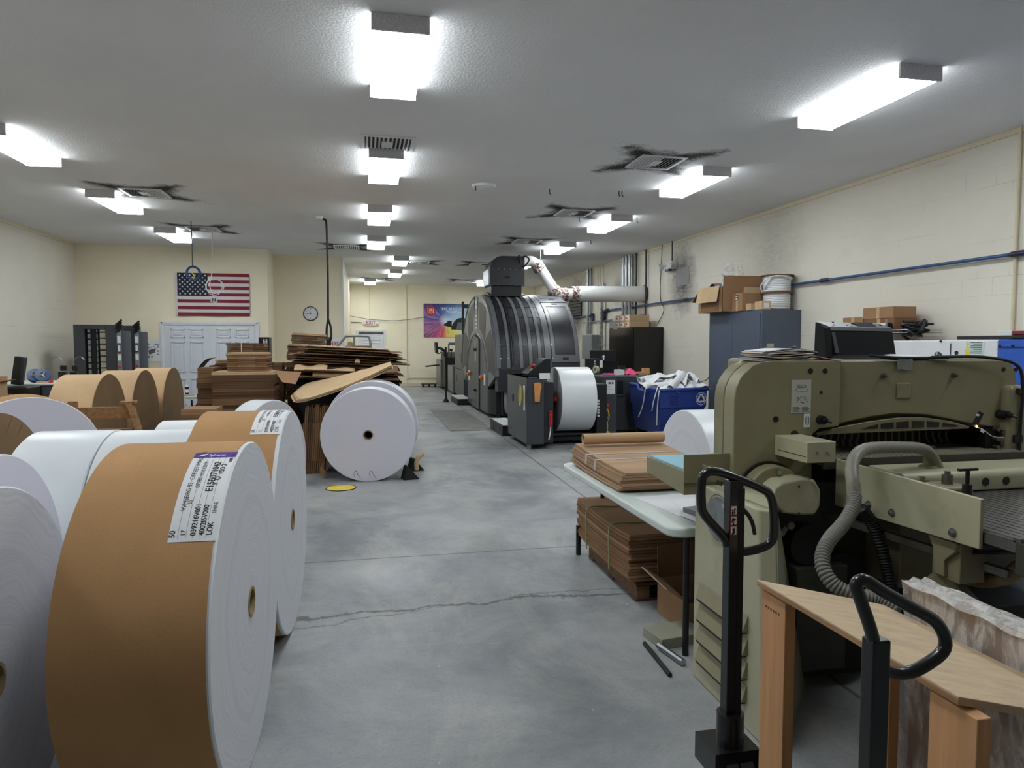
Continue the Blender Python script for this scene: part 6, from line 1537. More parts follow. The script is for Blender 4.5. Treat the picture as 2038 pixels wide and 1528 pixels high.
# waste paper: crumpled sheets and rolled strips
def crumple(c, sx, sy, h, seed, label, rot=0):
    r2 = random.Random(seed); ph = [r2.uniform(0, 6) for _ in range(8)]
    Rm = Matrix.Rotation(rot, 3, 'Z')
    def f(u, v):
        a, b = u * 2 - 1, v * 2 - 1
        z = h * (.5 * math.sin(2.2 * a + ph[0]) * math.cos(1.7 * b + ph[1]) + .3 * abs(math.sin(4 * a + 3 * b + ph[2])) + .22 * math.sin(7 * a - 5 * b + ph[3]) + .5 * (1 - a * a) * (1 - b * b))
        return Vector(c) + Rm @ V(a * sx + .1 * sx * math.sin(5 * b + ph[4]), b * sy + .1 * sy * math.sin(5 * a + ph[5]), z)
    o = MB().slab(f, 16, 14, .002).build('waste_paper', 'paper_white', smooth=35)
    return tag(o, label, 'paper', 'waste paper in the blue bin')
cc = BA + (ex_ + ey_) / 2
crumple(cc + V(.1, .15, .93), .42, .45, .16, 1, 'broad crumpled white sheet at the back of the blue bin')
crumple(cc + V(.22, -.1, .99), .3, .3, .22, 2, 'crumpled white sheet humped highest in the blue bin', .5)
crumple(cc + V(-.2, .1, .93), .28, .4, .14, 3, 'crumpled white sheet at the left of the blue bin', -.3)
crumple(cc + V(.3, -.35, .91), .3, .2, .1, 4, 'small crumpled white sheet at the right front of the blue bin', .2)
crumple(cc + V(-.1, -.3, .9), .3, .26, .12, 5, 'crumpled white sheet at the front corner of the blue bin', .9)
crumple(cc + V(.0, .3, 1.02), .36, .3, .14, 6, 'folded white sheet lying over the back rim of the blue bin', .1)
def rolled(p0, p1, r, label):
    o = MB().lathe([(r, 0), (r, (Vector(p1) - Vector(p0)).length), (r - .006, (Vector(p1) - Vector(p0)).length), (r - .006, 0)], p0, Vector(p1) - Vector(p0), 18, True).build('rolled_paper', 'paper_white', smooth=50)
    tag(o, label, 'paper roll', 'rolled waste paper in the blue bin')
rolled(cc + V(-.5, -.25, .95), cc + V(-.16, -.42, .99), .055, 'rolled white strip with its open end facing front at the left of the blue bin')
rolled(cc + V(-.2, -.55, .93), cc + V(.2, -.2, 1.16), .06, 'rolled white sheet slanting up across the front of the blue bin')
rolled(cc + V(-.42, .3, 1.03), cc + V(.1, .5, 1.1), .05, 'rolled white sheet lying at the back left of the blue bin')
for k, (pts, l) in enumerate((([bp(0, .45, .9), bp(-.04, .4, .86), bp(-.08, .42, .6), bp(-.1, .52, .4)], 'white paper strip hanging over the left side of the blue bin'), ([bp(.02, .08, .98), bp(-.03, .05, .9), bp(-.06, .1, .7), bp(-.06, .14, .55)], 'white paper strip hanging at the near corner of the blue bin'), ([bp(.05, .04, .97), bp(-.02, -.01, .88), bp(-.03, .02, .6), bp(-.03, .03, .32)], 'longest white paper strip hanging down the near corner of the blue bin'))):
    sp = spline(pts, 6); tag(MB().slab(lambda u, v: sp[min(len(sp) - 1, int(round(u * (len(sp) - 1))))] + V(0, .018 * (v - .5) * 2, 0), len(sp), 2, (.002, 0, 0)).build('paper_strip', 'paper_white', smooth=60), l, 'paper strip', 'hanging paper strips')
sp = spline([bp(.95, .3, .95), bp(1.02, .2, 1.02), bp(1.06, .1, 1.06), bp(1.1, .05, 1.15)], 6)
tag(MB().tube(sp, .008, 6).tube(spline([bp(.95, .3, .95), bp(1.05, .1, .95), bp(1.18, .0, .98)], 6), .007, 6).build('brown_strap', 'dark_pallet_wood', smooth=50), 'stiff brown strapping poking out at the right of the blue bin', 'strap')

# console cabinet left of the bin
t = thing('console_cabinet', 'dark grey control cabinet between the unwinder and the blue bin', 'cabinet', (4.7, 12.8, 0))
MB().box(4.5, 5.3, 12.35, 13.4, .06, 1.06).build('cabinet_body', 'press_grey', t, bevel=.012); MB().box(4.5, 5.3, 12.34, 13.41, 1.06, 1.1).build('cabinet_top', 'press_light_grey', t, bevel=.005)
MB().box(4.53, 4.75, 12.34, 12.35, .75, 1.0).build('port_panel', 'black_plastic', t); MB().box(4.54, 5.28, 12.4, 13.3, 0, .06).build('plinth', 'black_matt', t)
MB().box(4.53, 4.75, 12.325, 12.34, .72, .735).build('panel_edge', 'steel', t); MB().box(4.5, 4.53, 12.32, 12.35, .35, .42).build('door_latch', 'white_plastic', t)
zt = 1.1
r6 = random.Random(9)
c = P(1245, 748, 12.5)
def ragf(u, v): return V(c.x - .02 + .26 * u, 12.42 + .25 * v, zt + .004 + .1 * math.sin(PI * u) * math.sin(PI * v) + .02 * math.sin(9 * u + 7 * v))
tag(MB().slab(ragf, 12, 10, .004).build('shop_rag', 'pink_cloth' if 'pink_cloth' in MATS else 'red_plastic', smooth=50), 'bright pink rag bunched on the dark control cabinet', 'rag')
tag(MB().box(c.x - .2, c.x - .06, 12.4, 12.6, zt, zt + .1).build('carton_pack', 'paper_white', bevel=.004), 'small pale box beside the pink rag', 'box')
tag(MB().cyl((c.x + .05, 12.8, zt), (c.x + .05, 12.8, zt + .16), .05, 18).build('black_jar', 'black_plastic', smooth=40), 'little black jar behind the pink rag', 'jar')
tag(MB().box(c.x + .28, c.x + .5, 12.5, 12.7, zt, zt + .05).build('wooden_block', 'pine', bevel=.004), 'flat wooden block right of the pink rag', 'block')
tag(MB().box(c.x + .38, c.x + .5, 12.52, 12.64, zt + .05, zt + .12).build('wooden_block', 'pine', bevel=.004), 'little wooden block standing on the flat one', 'block')
tag(MB().box(c.x + .1, c.x + .24, 12.85, 12.95, zt, zt + .1).build('brown_box', 'cardboard_brown', bevel=.004), 'small brown box behind the pink rag', 'box')
# black computer boxes behind the unwinder
t = thing('computer_tower', 'black computer tower with a white arrow mark behind the right unwinder cabinet', 'computer', (4.6, 13.6, 0))
a, b = P(1192, 697, 13.6), P(1224, 720, 13.6)
MB().box(a.x, b.x + .02, 13.6, 14.2, b.z, a.z).build('upper_case', 'black_plastic', t, bevel=.008)
MB().box(a.x + .05, b.x + .1, 13.65, 14.2, .8, b.z - .005).build('lower_case', 'black_plastic', t, bevel=.008)
MB().box(a.x - .1, b.x + .35, 13.6, 14.3, 0, .8).build('stand', 'press_black', t, bevel=.01)
q = MB(); q.poly([(a.x + .06, 13.595, a.z - .14), (a.x + .1, 13.595, a.z - .09), (a.x + .14, 13.595, a.z - .14), (a.x + .115, 13.595, a.z - .14), (a.x + .115, 13.595, a.z - .2), (a.x + .085, 13.595, a.z - .2), (a.x + .085, 13.595, a.z - .14)]); q.build('arrow_mark', 'white_plastic', t)
t = thing('printer_unit', 'black boxy unit with white labels below the black computer tower', 'machine', (4.3, 12.9, 0))
a, b = P(1180, 714, 12.9), P(1200, 745, 12.9)
MB().box(a.x, b.x, 12.9, 13.4, .3, a.z).build('unit_body', 'black_plastic', t, bevel=.008)
MB().box(b.x - .07, b.x - .01, 12.894, 12.9, a.z - .17, a.z - .03).build('white_label', 'paper_white', t)
q = MB()
for k in range(4): q.box(a.x + .03, a.x + .05, 12.894, 12.9, a.z - .2 + k * .045, a.z - .17 + k * .045)
q.build('white_mark', 'white_plastic', t)
MB().ball((a.x + .03, 12.87, a.z - .24), .03, 10).build('red_knob', 'red_plastic', t, smooth=60)
t = thing('tape_dispenser', 'cream tape roll standing on the right unwinder cabinet', 'tape', (4.05, 11.9, 1.14))
MB().lathe([(.03, -.025), (.07, -.025), (.07, .025), (.03, .025)], (4.06, 11.9, 1.225), (1, .3, 0), 24, True).build('tape_roll', 'cream_light', t, smooth=40)
MB().box(4.0, 4.14, 11.85, 11.95, 1.14, 1.165).build('tape_base', 'black_plastic', t, bevel=.004)
tag(MB().cbox((4.16, 11.5, 1.15), (.12, .2, .018), (0, 0, .3)).build('pink_paper', 'pink_cloth' if 'pink_cloth' in MATS else 'red_plastic'), 'pink slip of paper on the right unwinder cabinet', 'paper')

# ---------------------------------------------------------------- long machine behind the cutter, shelf on the wall
t = thing('finishing_machine', 'long white and blue machine along the right wall behind the cutter', 'machine', (6.2, 5.5, 0))
MB().box(5.8, 6.6, 5.43, 6.85, .1, 1.73).build('white_housing', 'white_metal', t, bevel=.01)
MB().box(5.8, 6.6, 3.0, 5.428, .1, 1.735).build('blue_housing', 'machine_blue' if 'machine_blue' in MATS else 'blue_print', t, bevel=.01)
MB().box(5.796, 5.8, 5.955, 5.965, .3, 1.7).build('panel_seam', 'dark_steel', t); MB().box(5.796, 5.8, 5.0, 5.008, .3, 1.68).build('panel_seam', 'dark_blue', t); MB().box(5.794, 5.8, 3.0, 5.42, 1.66, 1.67).build('panel_seam', 'dark_blue', t)
a, b = W(1922, 680, 5.8), W(1958, 707, 5.8)
w_ = MB().box(5.794, 5.8, b.y, a.y, b.z, a.z).build('warning_label', 'pale_green_print', t)
q = MB()
for k in range(7): q.box(5.791, 5.794, b.y + .015, b.y + (a.y - b.y) * .7 - .03 * (k % 3 == 2), b.z + .02 + k * .017, b.z + .026 + k * .017)
q.build('label_print', 'grey_ink', w_)
MB().box(5.791, 5.794, a.y - .06, a.y - .005, b.z + .005, b.z + (a.z - b.z) * .45).build('label_warning', 'yellow_print', w_)
q = MB()
for k in range(2): z = b.z + .075 + k * .035; q.poly([(5.79, a.y - .05, z), (5.79, a.y - .03, z + .03), (5.79, a.y - .01, z)])
q.build('warning_triangle', 'yellow_print', w_)
c = W(1904, 702, 5.8); MB().cyl((5.792, c.y, c.z), (5.8, c.y, c.z), .02, 16).build('port', 'black_matt', t, smooth=40)
c = W(1782, 707, 5.8); MB().box(5.796, 5.8, c.y - .05, c.y + .06, c.z - .013, c.z + .013).build('name_tape', 'blue_print', t)
a, b = W(1907, 709, 5.78), W(1960, 717, 5.78); MB().box(5.78, 5.8, b.y, a.y, b.z - .05, a.z).build('slot_cover', 'dark_steel', t)
q = MB()
for px, py in ((1775, 679), (1873, 679), (1990, 688), (2016, 688)): c = W(px, py, 5.8); q.cyl((5.79, c.y, c.z), (5.8, c.y, c.z), .012, 10)
q.build('panel_screw', 'black_matt', t)
MB().box(5.9, 6.5, 3.1, 6.75, 0, .1).build('plinth', 'black_matt', t)
a, b = W(1905, 673, 5.9), W(2008, 673, 5.9)
tag(MB().cbox((6.05, 5.65, 1.757), (.25, .75, .035)).build('black_tray', 'black_plastic', bevel=.01), 'thin black tray lying on top of the long white machine', 'tray')
c = W(1998, 664, 6.0); tag(MB().box(6.0, 6.15, c.y - .08, c.y + .08, 1.737, 1.82).build('clear_box', 'white_plastic', bevel=.004), 'small white box next to the black tray on the long machine', 'box')
c = W(2020, 668, 6.05)
for k, l in enumerate(('lower dark red folder lying on the blue machine', 'upper dark red folder lying on the blue machine')): tag(MB().cbox((6.2, c.y - .2, 1.737 + .022 + k * .04), (.36, .5, .036), (0, 0, .06 * k)).build('red_folder', 'dark_red' if 'dark_red' in MATS else 'red_print', bevel=.004), l, 'folder', 'red folders')
# wall shelf
t = thing('wire_shelf', 'chrome wire shelf unit by the right wall behind the monitor', 'shelf', (6.5, 7.9, 0))
zs = 1.86
f = MB()
for x in (6.3, 6.78):
    for y in (7.45, 8.6): f.cyl((x, y, 0), (x, y, 2.0), .014, 10)
f.build('shelf_post', 'steel', t, smooth=50)
for z in (zs, 1.2, .4):
    q = MB()
    for x in (6.3, 6.78): q.cyl((x, 7.1, z), (x, 8.6, z), .006, 6).cyl((x, 7.1, z - .03), (x, 8.6, z - .03), .006, 6)
    for k in range(31): q.cyl((6.3, 7.1 + k * .05, z + .006), (6.78, 7.45 + k * .05, z + .006), .003, 5)
    q.build('shelf_deck', 'steel', t, smooth=50)
carton(6.42, 6.75, 7.46, 8.0, zs + .012, zs + .155, 'lower flat carton with a white label on the wire shelf', 'cardboard_brown')
carton(6.42, 6.75, 7.48, 8.02, zs + .157, zs + .30, 'upper flat carton with a tape strip on the wire shelf', 'cardboard')
carton(6.45, 6.75, 8.05, 8.45, zs + .012, zs + .19, 'plain carton farther back on the wire shelf', 'cardboard')
carton(6.4, 6.75, 7.5, 8.2, 1.216, 1.7, 'carton on the middle level of the wire shelf', 'cardboard_brown')
c = W(1785, 654, 6.3)
t = thing('white_tube', 'white rolled tube with a black end on the front of the wire shelf', 'tube', (6.36, 7.6, zs))
MB().cyl((6.36, 7.5, zs + .055), (6.36, 7.85, zs + .055), .04, 18).build('tube_body', 'white_plastic', t, smooth=40); MB().cyl((6.36, 7.46, zs + .055), (6.36, 7.5, zs + .055), .042, 18).build('tube_cap', 'black_plastic', t, smooth=40)
q = MB(); r7 = random.Random(2)
c = W(1822, 662, 6.5)
for k in range(9):
    pts = [V(6.5 + r7.uniform(-.1, .1), c.y + r7.uniform(-.18, .18), 1.78 + r7.uniform(-.0, .2)) for _ in range(5)]; q.tube(spline(pts, 5), .014, 6)
q.tube(spline([(6.5, c.y + .1, 1.86), (6.5, c.y + .2, 1.8), (6.55, c.y + .15, 1.745)], 5), .02, 6)
tag(q.build('cable_tangle', 'black_plastic', smooth=50), 'tangle of black cables with clips on top of the machine by the wire shelf', 'cables')
# ================================================================ PAPER CUTTER (seen from its rear table side)
YP = 3.08
ct = thing('paper_cutter', 'large worn cream industrial paper cutter with a slatted rear table and suction hose, right foreground', 'paper cutter', (2.6, 3.1, 0))
def XZ(px, py, Y=YP): p = P(px, py, Y); return (p.x, p.z)
zt = 1.615; xl = 1.76; xr = 3.46; zu = XZ(1620, 852)[1]
# portal front casting: outline with big rounded shoulders and an arched lower edge
out = [(xl, .98)]
r = .19
out += [(xl, zt - r)] + [(xl + r - r * math.cos(rad(a)), zt - r + r * math.sin(rad(a))) for a in (15, 30, 45, 60, 75)] + [(xl + r, zt)]
r2 = .12
out += [(xr - r2, zt)] + [(xr - r2 + r2 * math.sin(rad(a)), zt - r2 + r2 * math.cos(rad(a))) for a in (20, 45, 70)] + [(xr, zt - r2), (xr, .9), (XZ(2012, 850)[0], .9), (XZ(2012, 850)[0], XZ(2012, 852)[1])]
for px, py in ((1985, 851), (1950, 846), (1900, 835), (1850, 826), (1790, 824), (1740, 831), (1690, 842), (1660, 850), (1632, 852)): out.append(XZ(px, py))
out += [(XZ(1618, 860)[0], XZ(1618, 864)[1]), (XZ(1616, 960)[0], .98)]
# tessellated prism (concave outline): use bmesh fill
def filled_prism(poly, y0, y1, m, name, parent, bevel=0., seg=3, axis='y'):
    bm = bmesh.new(); I = RAWM[parent.name].inverted()
    vs = [bm.verts.new(I @ (V(p[0], y0, p[1]) if axis == 'y' else V(y0, p[0], p[1]))) for p in poly]
    f = bm.faces.new(vs); ex = bmesh.ops.extrude_face_region(bm, geom=[f]); d = I.to_3x3() @ (V(0, y1 - y0, 0) if axis == 'y' else V(y1 - y0, 0, 0))
    for v in [g for g in ex['geom'] if isinstance(g, bmesh.types.BMVert)]: v.co += d
    bmesh.ops.recalc_face_normals(bm, faces=bm.faces)
    bmesh.ops.triangulate(bm, faces=[q for q in bm.faces if len(q.verts) > 8])
    me = bpy.data.meshes.new(name); bm.to_mesh(me); bm.free(); me.materials.append(MATS[m])
    me.polygons.foreach_set('use_smooth', [True] * len(me.polygons)); me.set_sharp_from_angle(angle=rad(180))
    o = bpy.data.objects.new(name, me); C.objects.link(o); o.parent = parent; RAWM[o.name] = RAWM[parent.name].copy()
    if bevel:
        b = o.modifiers.new('bevel', 'BEVEL'); b.width = bevel; b.segments = seg; b.limit_method = 'ANGLE'; b.angle_limit = rad(50); b.harden_normals = True
    return o
YB_ = YP + .03
xs_ = XZ(1672, 800)[0]
tower = [q_ for q_ in out if q_[0] < xs_ + .02 and q_[1] > zu - .02 or q_[0] < XZ(1650, 852)[0]]
tower = [(xl, .98), (xl, zt - r)] + [(xl + r - r * math.cos(rad(a)), zt - r + r * math.sin(rad(a))) for a in (15, 30, 45, 60, 75)] + [(xl + r, zt), (xs_, zt), (xs_, XZ(1672, 847)[1]), XZ(1660, 850), XZ(1632, 852), (XZ(1618, 860)[0], XZ(1618, 864)[1]), (XZ(1616, 960)[0], .98)]
portal = filled_prism(tower, YP, YP + .1, 'cream_enamel', 'portal_casting', ct, .06, 6)
beam = [(xs_ - .05, zt - .004), (xr - r2, zt - .004)] + out[[i_ for i_, q_ in enumerate(out) if abs(q_[0] - (xr - r2 + r2 * math.sin(rad(20)))) < 1e-6][0]:]
beam = [q_ for q_ in beam if q_[0] >= xs_ - .051]
beam.append((xs_ - .05, XZ(1690, 842)[1] - .012))
filled_prism(beam, YB_, YP + .1, 'cream_enamel', 'portal_beam', ct, .04, 6)
# rear half of the casting behind a dark seam
out2 = [(x, z) for x, z in out]
MB().prism([(xl + .012, .98), (xl + .012, zt - r)] + [(xl + r - (r - .012) * math.cos(rad(a)), zt - r + (r - .012) * math.sin(rad(a))) for a in (20, 45, 70)] + [(xl + r, zt - .012), (xr - .1, zt - .012), (xr - .1, zt - .1), (xl + .2, zt - .1), (xl + .2, .98)], YP + .095, YP + .105, 'y').build('casting_seam', 'machine_black', ct)
sh2 = [(xl, .98), (xl, zt - r)] + [(xl + r - r * math.cos(rad(a)), zt - r + r * math.sin(rad(a))) for a in (15, 30, 45, 60, 75)] + [(xl + r, zt), (xr, zt), (xr, zt - .35), (xl + .5, zt - .35), (xl + .5, .98)]
filled_prism(sh2, YP + .106, YP + .2, 'cream_enamel_worn', 'rear_casting', ct, .012, 2)
MB().box(2.05, xr, YP + .2, YP + .6, zt - .3, zt).build('top_housing', 'cream_enamel', ct, bevel=.02)
# right end return of the portal
MB().box(xr - .1, xr + .03, YP - .02, YP + .1, .9, zt - .14).build('end_column', 'cream_enamel', ct, bevel=.03)
# holes, bolts, labels on the portal face
def disc(px, py, r, m, name, dep=.004, Y=YP, n=24, par=None, out_=0.):
    p = P(px, py, Y); return MB().cyl((p.x, Y - .002 - out_, p.z), (p.x, Y + dep, p.z), r, n).build(name, m, par or portal, smooth=40)
for px, py, r in ((1613, 738, .0135), (1642, 738, .0135), (1544, 834, .015), (1634, 781, .008), (1997, 735, .012), (2022, 735, .012), (2007, 773, .007)): disc(px, py, r, 'machine_black', 'bolt_hole', Y=YP if px < 1680 else YB_)
p = P(1581, 865, YP); MB().cyl((p.x, YP - .003, p.z), (p.x, YP, p.z), .022, 20).build('bolt_hole', 'machine_black', portal)
for px, py in ((1757, 748), (1897, 747)):
    p = P(px, py, YB_); MB().cyl((p.x, YB_, p.z), (p.x, YB_ - .012, p.z), .014, 20).cyl((p.x, YB_ - .012, p.z), (p.x, YB_ - .022, p.z), .009, 6).cyl((p.x, YB_ - .02, p.z), (p.x, YB_ - .034, p.z), .004, 10).build('portal_bolt', 'grimy_steel', portal, smooth=40)
for px, py in ((1632, 835), (1997, 825)):
    p = P(px, py, YP); k_ = MB().cyl((p.x, YB_, p.z), (p.x, YP - .03, p.z), .024, 20, .022).cyl((p.x, YP - .03, p.z), (p.x + .002, YP - .05, p.z - .001), .012, 14).cyl((p.x + .004, YP - .05, p.z - .002), (p.x + .02, YP - .065, p.z - .01), .006, 10)
    k_.build('clamp_knob', 'black_plastic', portal, smooth=40)
a, b = P(1576, 756, YP), P(1613, 821, YP)
lb = MB().box(a.x, b.x, YP - .002, YP, b.z, a.z).build('instruction_label', 'pale_label' if 'pale_label' in MATS else 'paper_white', portal)
q = MB(); w_, h_ = b.x - a.x, a.z - b.z
for k in range(4):
    for s_ in (0, 1): q.box(a.x + w_ * (.06 + .48 * s_), a.x + w_ * (.44 + .48 * s_ - .06 * (k % 2)), YP - .003, YP - .002, b.z + h_ * (.04 + k * .042), b.z + h_ * (.055 + k * .042))
for u0, v0, u1, v1 in ((.3, .84, .72, .85), (.3, .76, .72, .77), (.3, .76, .315, .85), (.705, .76, .72, .85), (.22, .66, .8, .67), (.22, .66, .235, .74), (.785, .66, .8, .74), (.4, .79, .6, .8), (.5, .62, .53, .64)): q.box(a.x + w_ * u0, a.x + w_ * u1, YP - .003, YP - .002, b.z + h_ * v0, b.z + h_ * v1)
r8 = random.Random(6)
for k in range(26): u, v = r8.uniform(.25, .78), r8.uniform(.28, .52); q.box(a.x + w_ * u, a.x + w_ * (u + r8.uniform(.02, .08)), YP - .003, YP - .002, b.z + h_ * v, b.z + h_ * (v + r8.uniform(.008, .02)))
q.build('label_print', 'grey_ink', lb)
a, b = P(1600, 823, YP), P(1612, 850, YP); l2 = MB().box(a.x, b.x, YP - .002, YP, b.z, a.z).build('rotation_label', 'paper_white', portal)
q = MB(); cx, cz = (a.x + b.x) / 2, (a.z + b.z) / 2
for s_ in (-1, 1): q.tube([V(cx + s_ * (.003 + .006 * math.cos(rad(t_))), YP - .003, cz + .022 * math.sin(rad(t_))) for t_ in range(-70, 71, 14)], .0012, 4)
q.build('arrow_print', 'ink', l2)
a, b = P(1785, 762, YB_), P(1811, 792, YB_)
MB().box(a.x, b.x, YB_ - .006, YB_ + .001, b.z, a.z).build('blank_plate', 'cream_enamel', portal, bevel=.003)
p = P(1807, 722, YP)
MB().slab(lambda u, v: (p.x - .045 + .09 * u + .004 * math.sin(v * 9), YB_ - .005 - .004 * math.sin(5 * u + 4 * v) * .5 - .003, zt + .004 - .055 * v + .003 * math.sin(7 * u)), 9, 6, (0, .0015, 0)).build('silver_tape', 'tape_silver' if 'tape_silver' in MATS else 'galvanised', portal, smooth=50)
# black cable along the top and down the right column
q = MB().tube(spline([(2.9, YP + .02, zt + .012), (3.2, YP + .0, zt + .012), (3.4, YP - .015, zt - .03), (3.43, YP - .03, zt - .15), (3.425, YP - .03, 1.25), (3.43, YP - .03, 1.0)], 6), .008, 8)
q.build('power_cable', 'rubber', ct, smooth=50)
MB().box(3.39, 3.44, YP - .035, YP - .02, 1.17, 1.21).build('cable_clip', 'machine_black', ct); MB().box(3.4, 3.44, YP - .035, YP - .02, 1.43, 1.46).build('cable_clip', 'machine_black', ct)
# recess: knife beam with arched truss, comb fingers, dark back
xa_, xb_ = XZ(1622, 900)[0], XZ(2010, 900)[0]
MB().box(xa_ - .02, xb_ + .05, YP + .30, YP + .34, .92, 1.36).build('recess_back', 'machine_black', ct)
MB().box(xb_ - .13, xb_, YP + .03, YP + .3, .95, XZ(2000, 852)[1]).build('recess_end', 'machine_black', ct)
arch = [XZ(1632, 862), XZ(1690, 849), XZ(1740, 840), XZ(1800, 832), XZ(1850, 832), XZ(1900, 839), XZ(1940, 850), XZ(1938, 854), XZ(1850, 858), XZ(1700, 864), XZ(1634, 868)]
Yk = YP + .03
tr = filled_prism([(x, z) for x, z in arch], Yk, Yk + .05, 'cream_enamel_worn', 'knife_beam', ct, .004, 2)
for pts in (((1714, 853), (1747, 844), (1747, 852)), ((1753, 843), (1778, 840), (1778, 852), (1753, 852)), ((1784, 840), (1808, 838), (1808, 851), (1784, 852)), ((1815, 838), (1839, 838), (1838, 850), (1815, 851)), ((1845, 838), (1869, 840), (1868, 849), (1846, 850)), ((1876, 841), (1905, 846), (1904, 849), (1876, 849))):
    MB().prism([XZ(*q_, Yk) for q_ in pts], Yk - .003, Yk + .002, 'y').build('beam_window', 'machine_black', tr)
YC_ = YP + .26
for k in range(25):
    px = 1628 + k * 13.4
    if px > 1955: break
    a_, b_ = P(px, 858, YC_), P(px, 891, YC_)
    kk = .016 if px > 1830 else (-.014 if px < 1720 else 0)
    MB().tube([V(a_.x, YC_, a_.z), V(a_.x, YC_, a_.z - .03), V(a_.x + kk, YC_ - .002, (a_.z + b_.z) / 2 - .01), V(b_.x + kk, YC_ - .005, b_.z)], .006, 6).cyl((b_.x + kk, YC_ - .005, b_.z - .002), (b_.x + kk, YC_ - .005, b_.z + .022), .008, 8).build('comb_finger', 'comb_metal', ct, smooth=50)
MB().box(xa_, xb_ - .13, YC_ + .012, YC_ + .03, 1.12, 1.3).build('finger_plate', 'machine_dark', ct)
# indicator lamp, clip and sensor on the right
p = P(1955, 842, YP); MB().bar(P(1938, 850, YP - .005), P(1953, 820, YP - .012), .03, .012, (0, 1, 0)).build('sensor_clip', 'black_plastic', ct, bevel=.003)
p = P(1947, 826, YP - .02); MB().cyl((p.x, YP - .022, p.z), (p.x, YP - .012, p.z), .006, 12).build('clip_button', 'white_plastic', ct)
emit('amber_glow', (255, 170, 70), 6)
p = P(1942, 848, YP - .01); MB().ball((p.x, YP - .015, p.z), .006, 10).build('indicator_lamp', 'amber_glow', ct, smooth=60)
MB().tube(spline([P(1945, 850, YP - .012), P(1958, 856, YP - .015), P(1975, 868, YP - .01), P(1998, 871, YP)], 5), .0025, 6).build('sensor_wire', 'white_plastic', ct, smooth=50)
p = P(1955, 857, YP - .016); MB().cbox((p.x, YP - .018, p.z), (.022, .003, .018), (0, .5, 0)).build('wire_tag', 'paper_white', ct)
q = MB()
for px, py, r in ((1982, 853, .012), (1993, 860, .014), (1981, 873, .01), (1981, 889, .012), (1988, 880, .008)): p = P(px, py, YP + .02); q.cyl((p.x, YP + .035, p.z), (p.x, YP + .0, p.z), r, 14)
q.build('valve_fitting', 'grimy_steel', ct, smooth=40)
# rear table: side plates, slatted edge, bed
zb = 1.0; XS = 2.25; YN = 2.15
pl = [V(XS, 2.95, .905), V(XS, 2.95, 1.135), V(XS, YN, 1.135), V(XS, YN, .925)]
B = MB(); B.hexa([V(XS, YN, .925), V(XS, 2.97, .905), V(XS + .018, 2.97, .905), V(XS + .018, YN, .925), V(XS, YN, 1.117), V(XS, 2.97, 1.135), V(XS + .018, 2.97, 1.135), V(XS + .018, YN, 1.117)])
sp_ = B.build('table_side_plate', 'cream_light', ct, bevel=.004)
for px, py in ((1729, 1004), (1776, 1020), (1897, 1060)):
    p = W(px, py, XS); MB().cyl((XS, p.y, p.z), (XS - .004, p.y, p.z), .018, 24).cyl((XS - .004, p.y, p.z), (XS - .016, p.y, p.z), .011, 6).cyl((XS - .016, p.y, p.z), (XS - .019, p.y, p.z), .005, 10).build('plate_bolt', 'steel', sp_, smooth=40)
bd = MB().box(XS + .02, xr - .02, 2.02, YP - .1, zb - .05, zb - .006).build('table_bed', 'bed_steel', ct)
for k in range(30):
    x = XS + .03 + k * .039
    MB().box(x, x + .031, 2.02, YP - .12, zb - .006, zb).build('bed_rib', 'bed_steel', bd)
MB().box(XS + .02, xr, 1.97, 2.02, zb - .13, zb - .01).build('table_end', 'machine_dark', ct, bevel=.004)
MB().box(XS + .02, xr, 2.0, 2.03, zb - .012, zb + .004).build('table_lip', 'grimy_steel', ct)
# slatted strip in front of the knife
sl = MB().box(xa_ - .03, xr - .06, YP - .11, YP - .1, 1.085, 1.132).box(xa_ - .03, xr - .06, YP - .1, YP + .25, 1.1, 1.12); so = sl.build('slat_carrier', 'machine_dark', ct)
for k in range(44):
    x = xa_ - .02 + k * .0275
    if x > xr - .08: break
    MB().bar((x, YP - .1, 1.128), (x + .012, YP + .25, 1.128), .012, .012).build('table_slat', 'comb_metal', so)
# back gauge: cream block with round holes lying on the bed
gx0, gx1 = 2.42, 3.38; gy0, gy1 = 2.72, 2.96
pf = [(gy0, zb + .003), (gy0, zb + .065)] + [(gy0 + .035 - .035 * math.cos(rad(a)), zb + .065 + .035 * math.sin(rad(a))) for a in (20, 45, 70, 90)] + [(gy1, zb + .1), (gy1, zb + .003)]
bg = MB().prism(pf, gx0, gx1, 'x').build('back_gauge', 'cream_light', ct, bevel=.008)
for px, py, r in ((1760, 950, .026), (1845, 957, .02), (1962, 944, .02), (2003, 940, .02)):
    p = P(px, py, gy0); MB().cyl((p.x, gy0 - .002, zb + .045), (p.x, gy0 + .01, zb + .045), r, 24).build('gauge_hole', 'machine_black', bg, smooth=40)
p = P(1826, 905, 2.84)
MB().lathe([(.045, 0), (.042, .008), (.028, .014), (.022, .03), (.02, .075), (.024, .08), (.024, .1), (.012, .104), (.001, .104)], (2.66, 2.84, zb + .1), (0, 0, 1), 28).build('tube_socket', 'cream_enamel_worn', ct, smooth=40)
MB().cyl((2.66, 2.84, zb + .175), (2.66, 2.84, zb + .205), .027, 24).build('socket_ring', 'machine_black', ct, smooth=40)
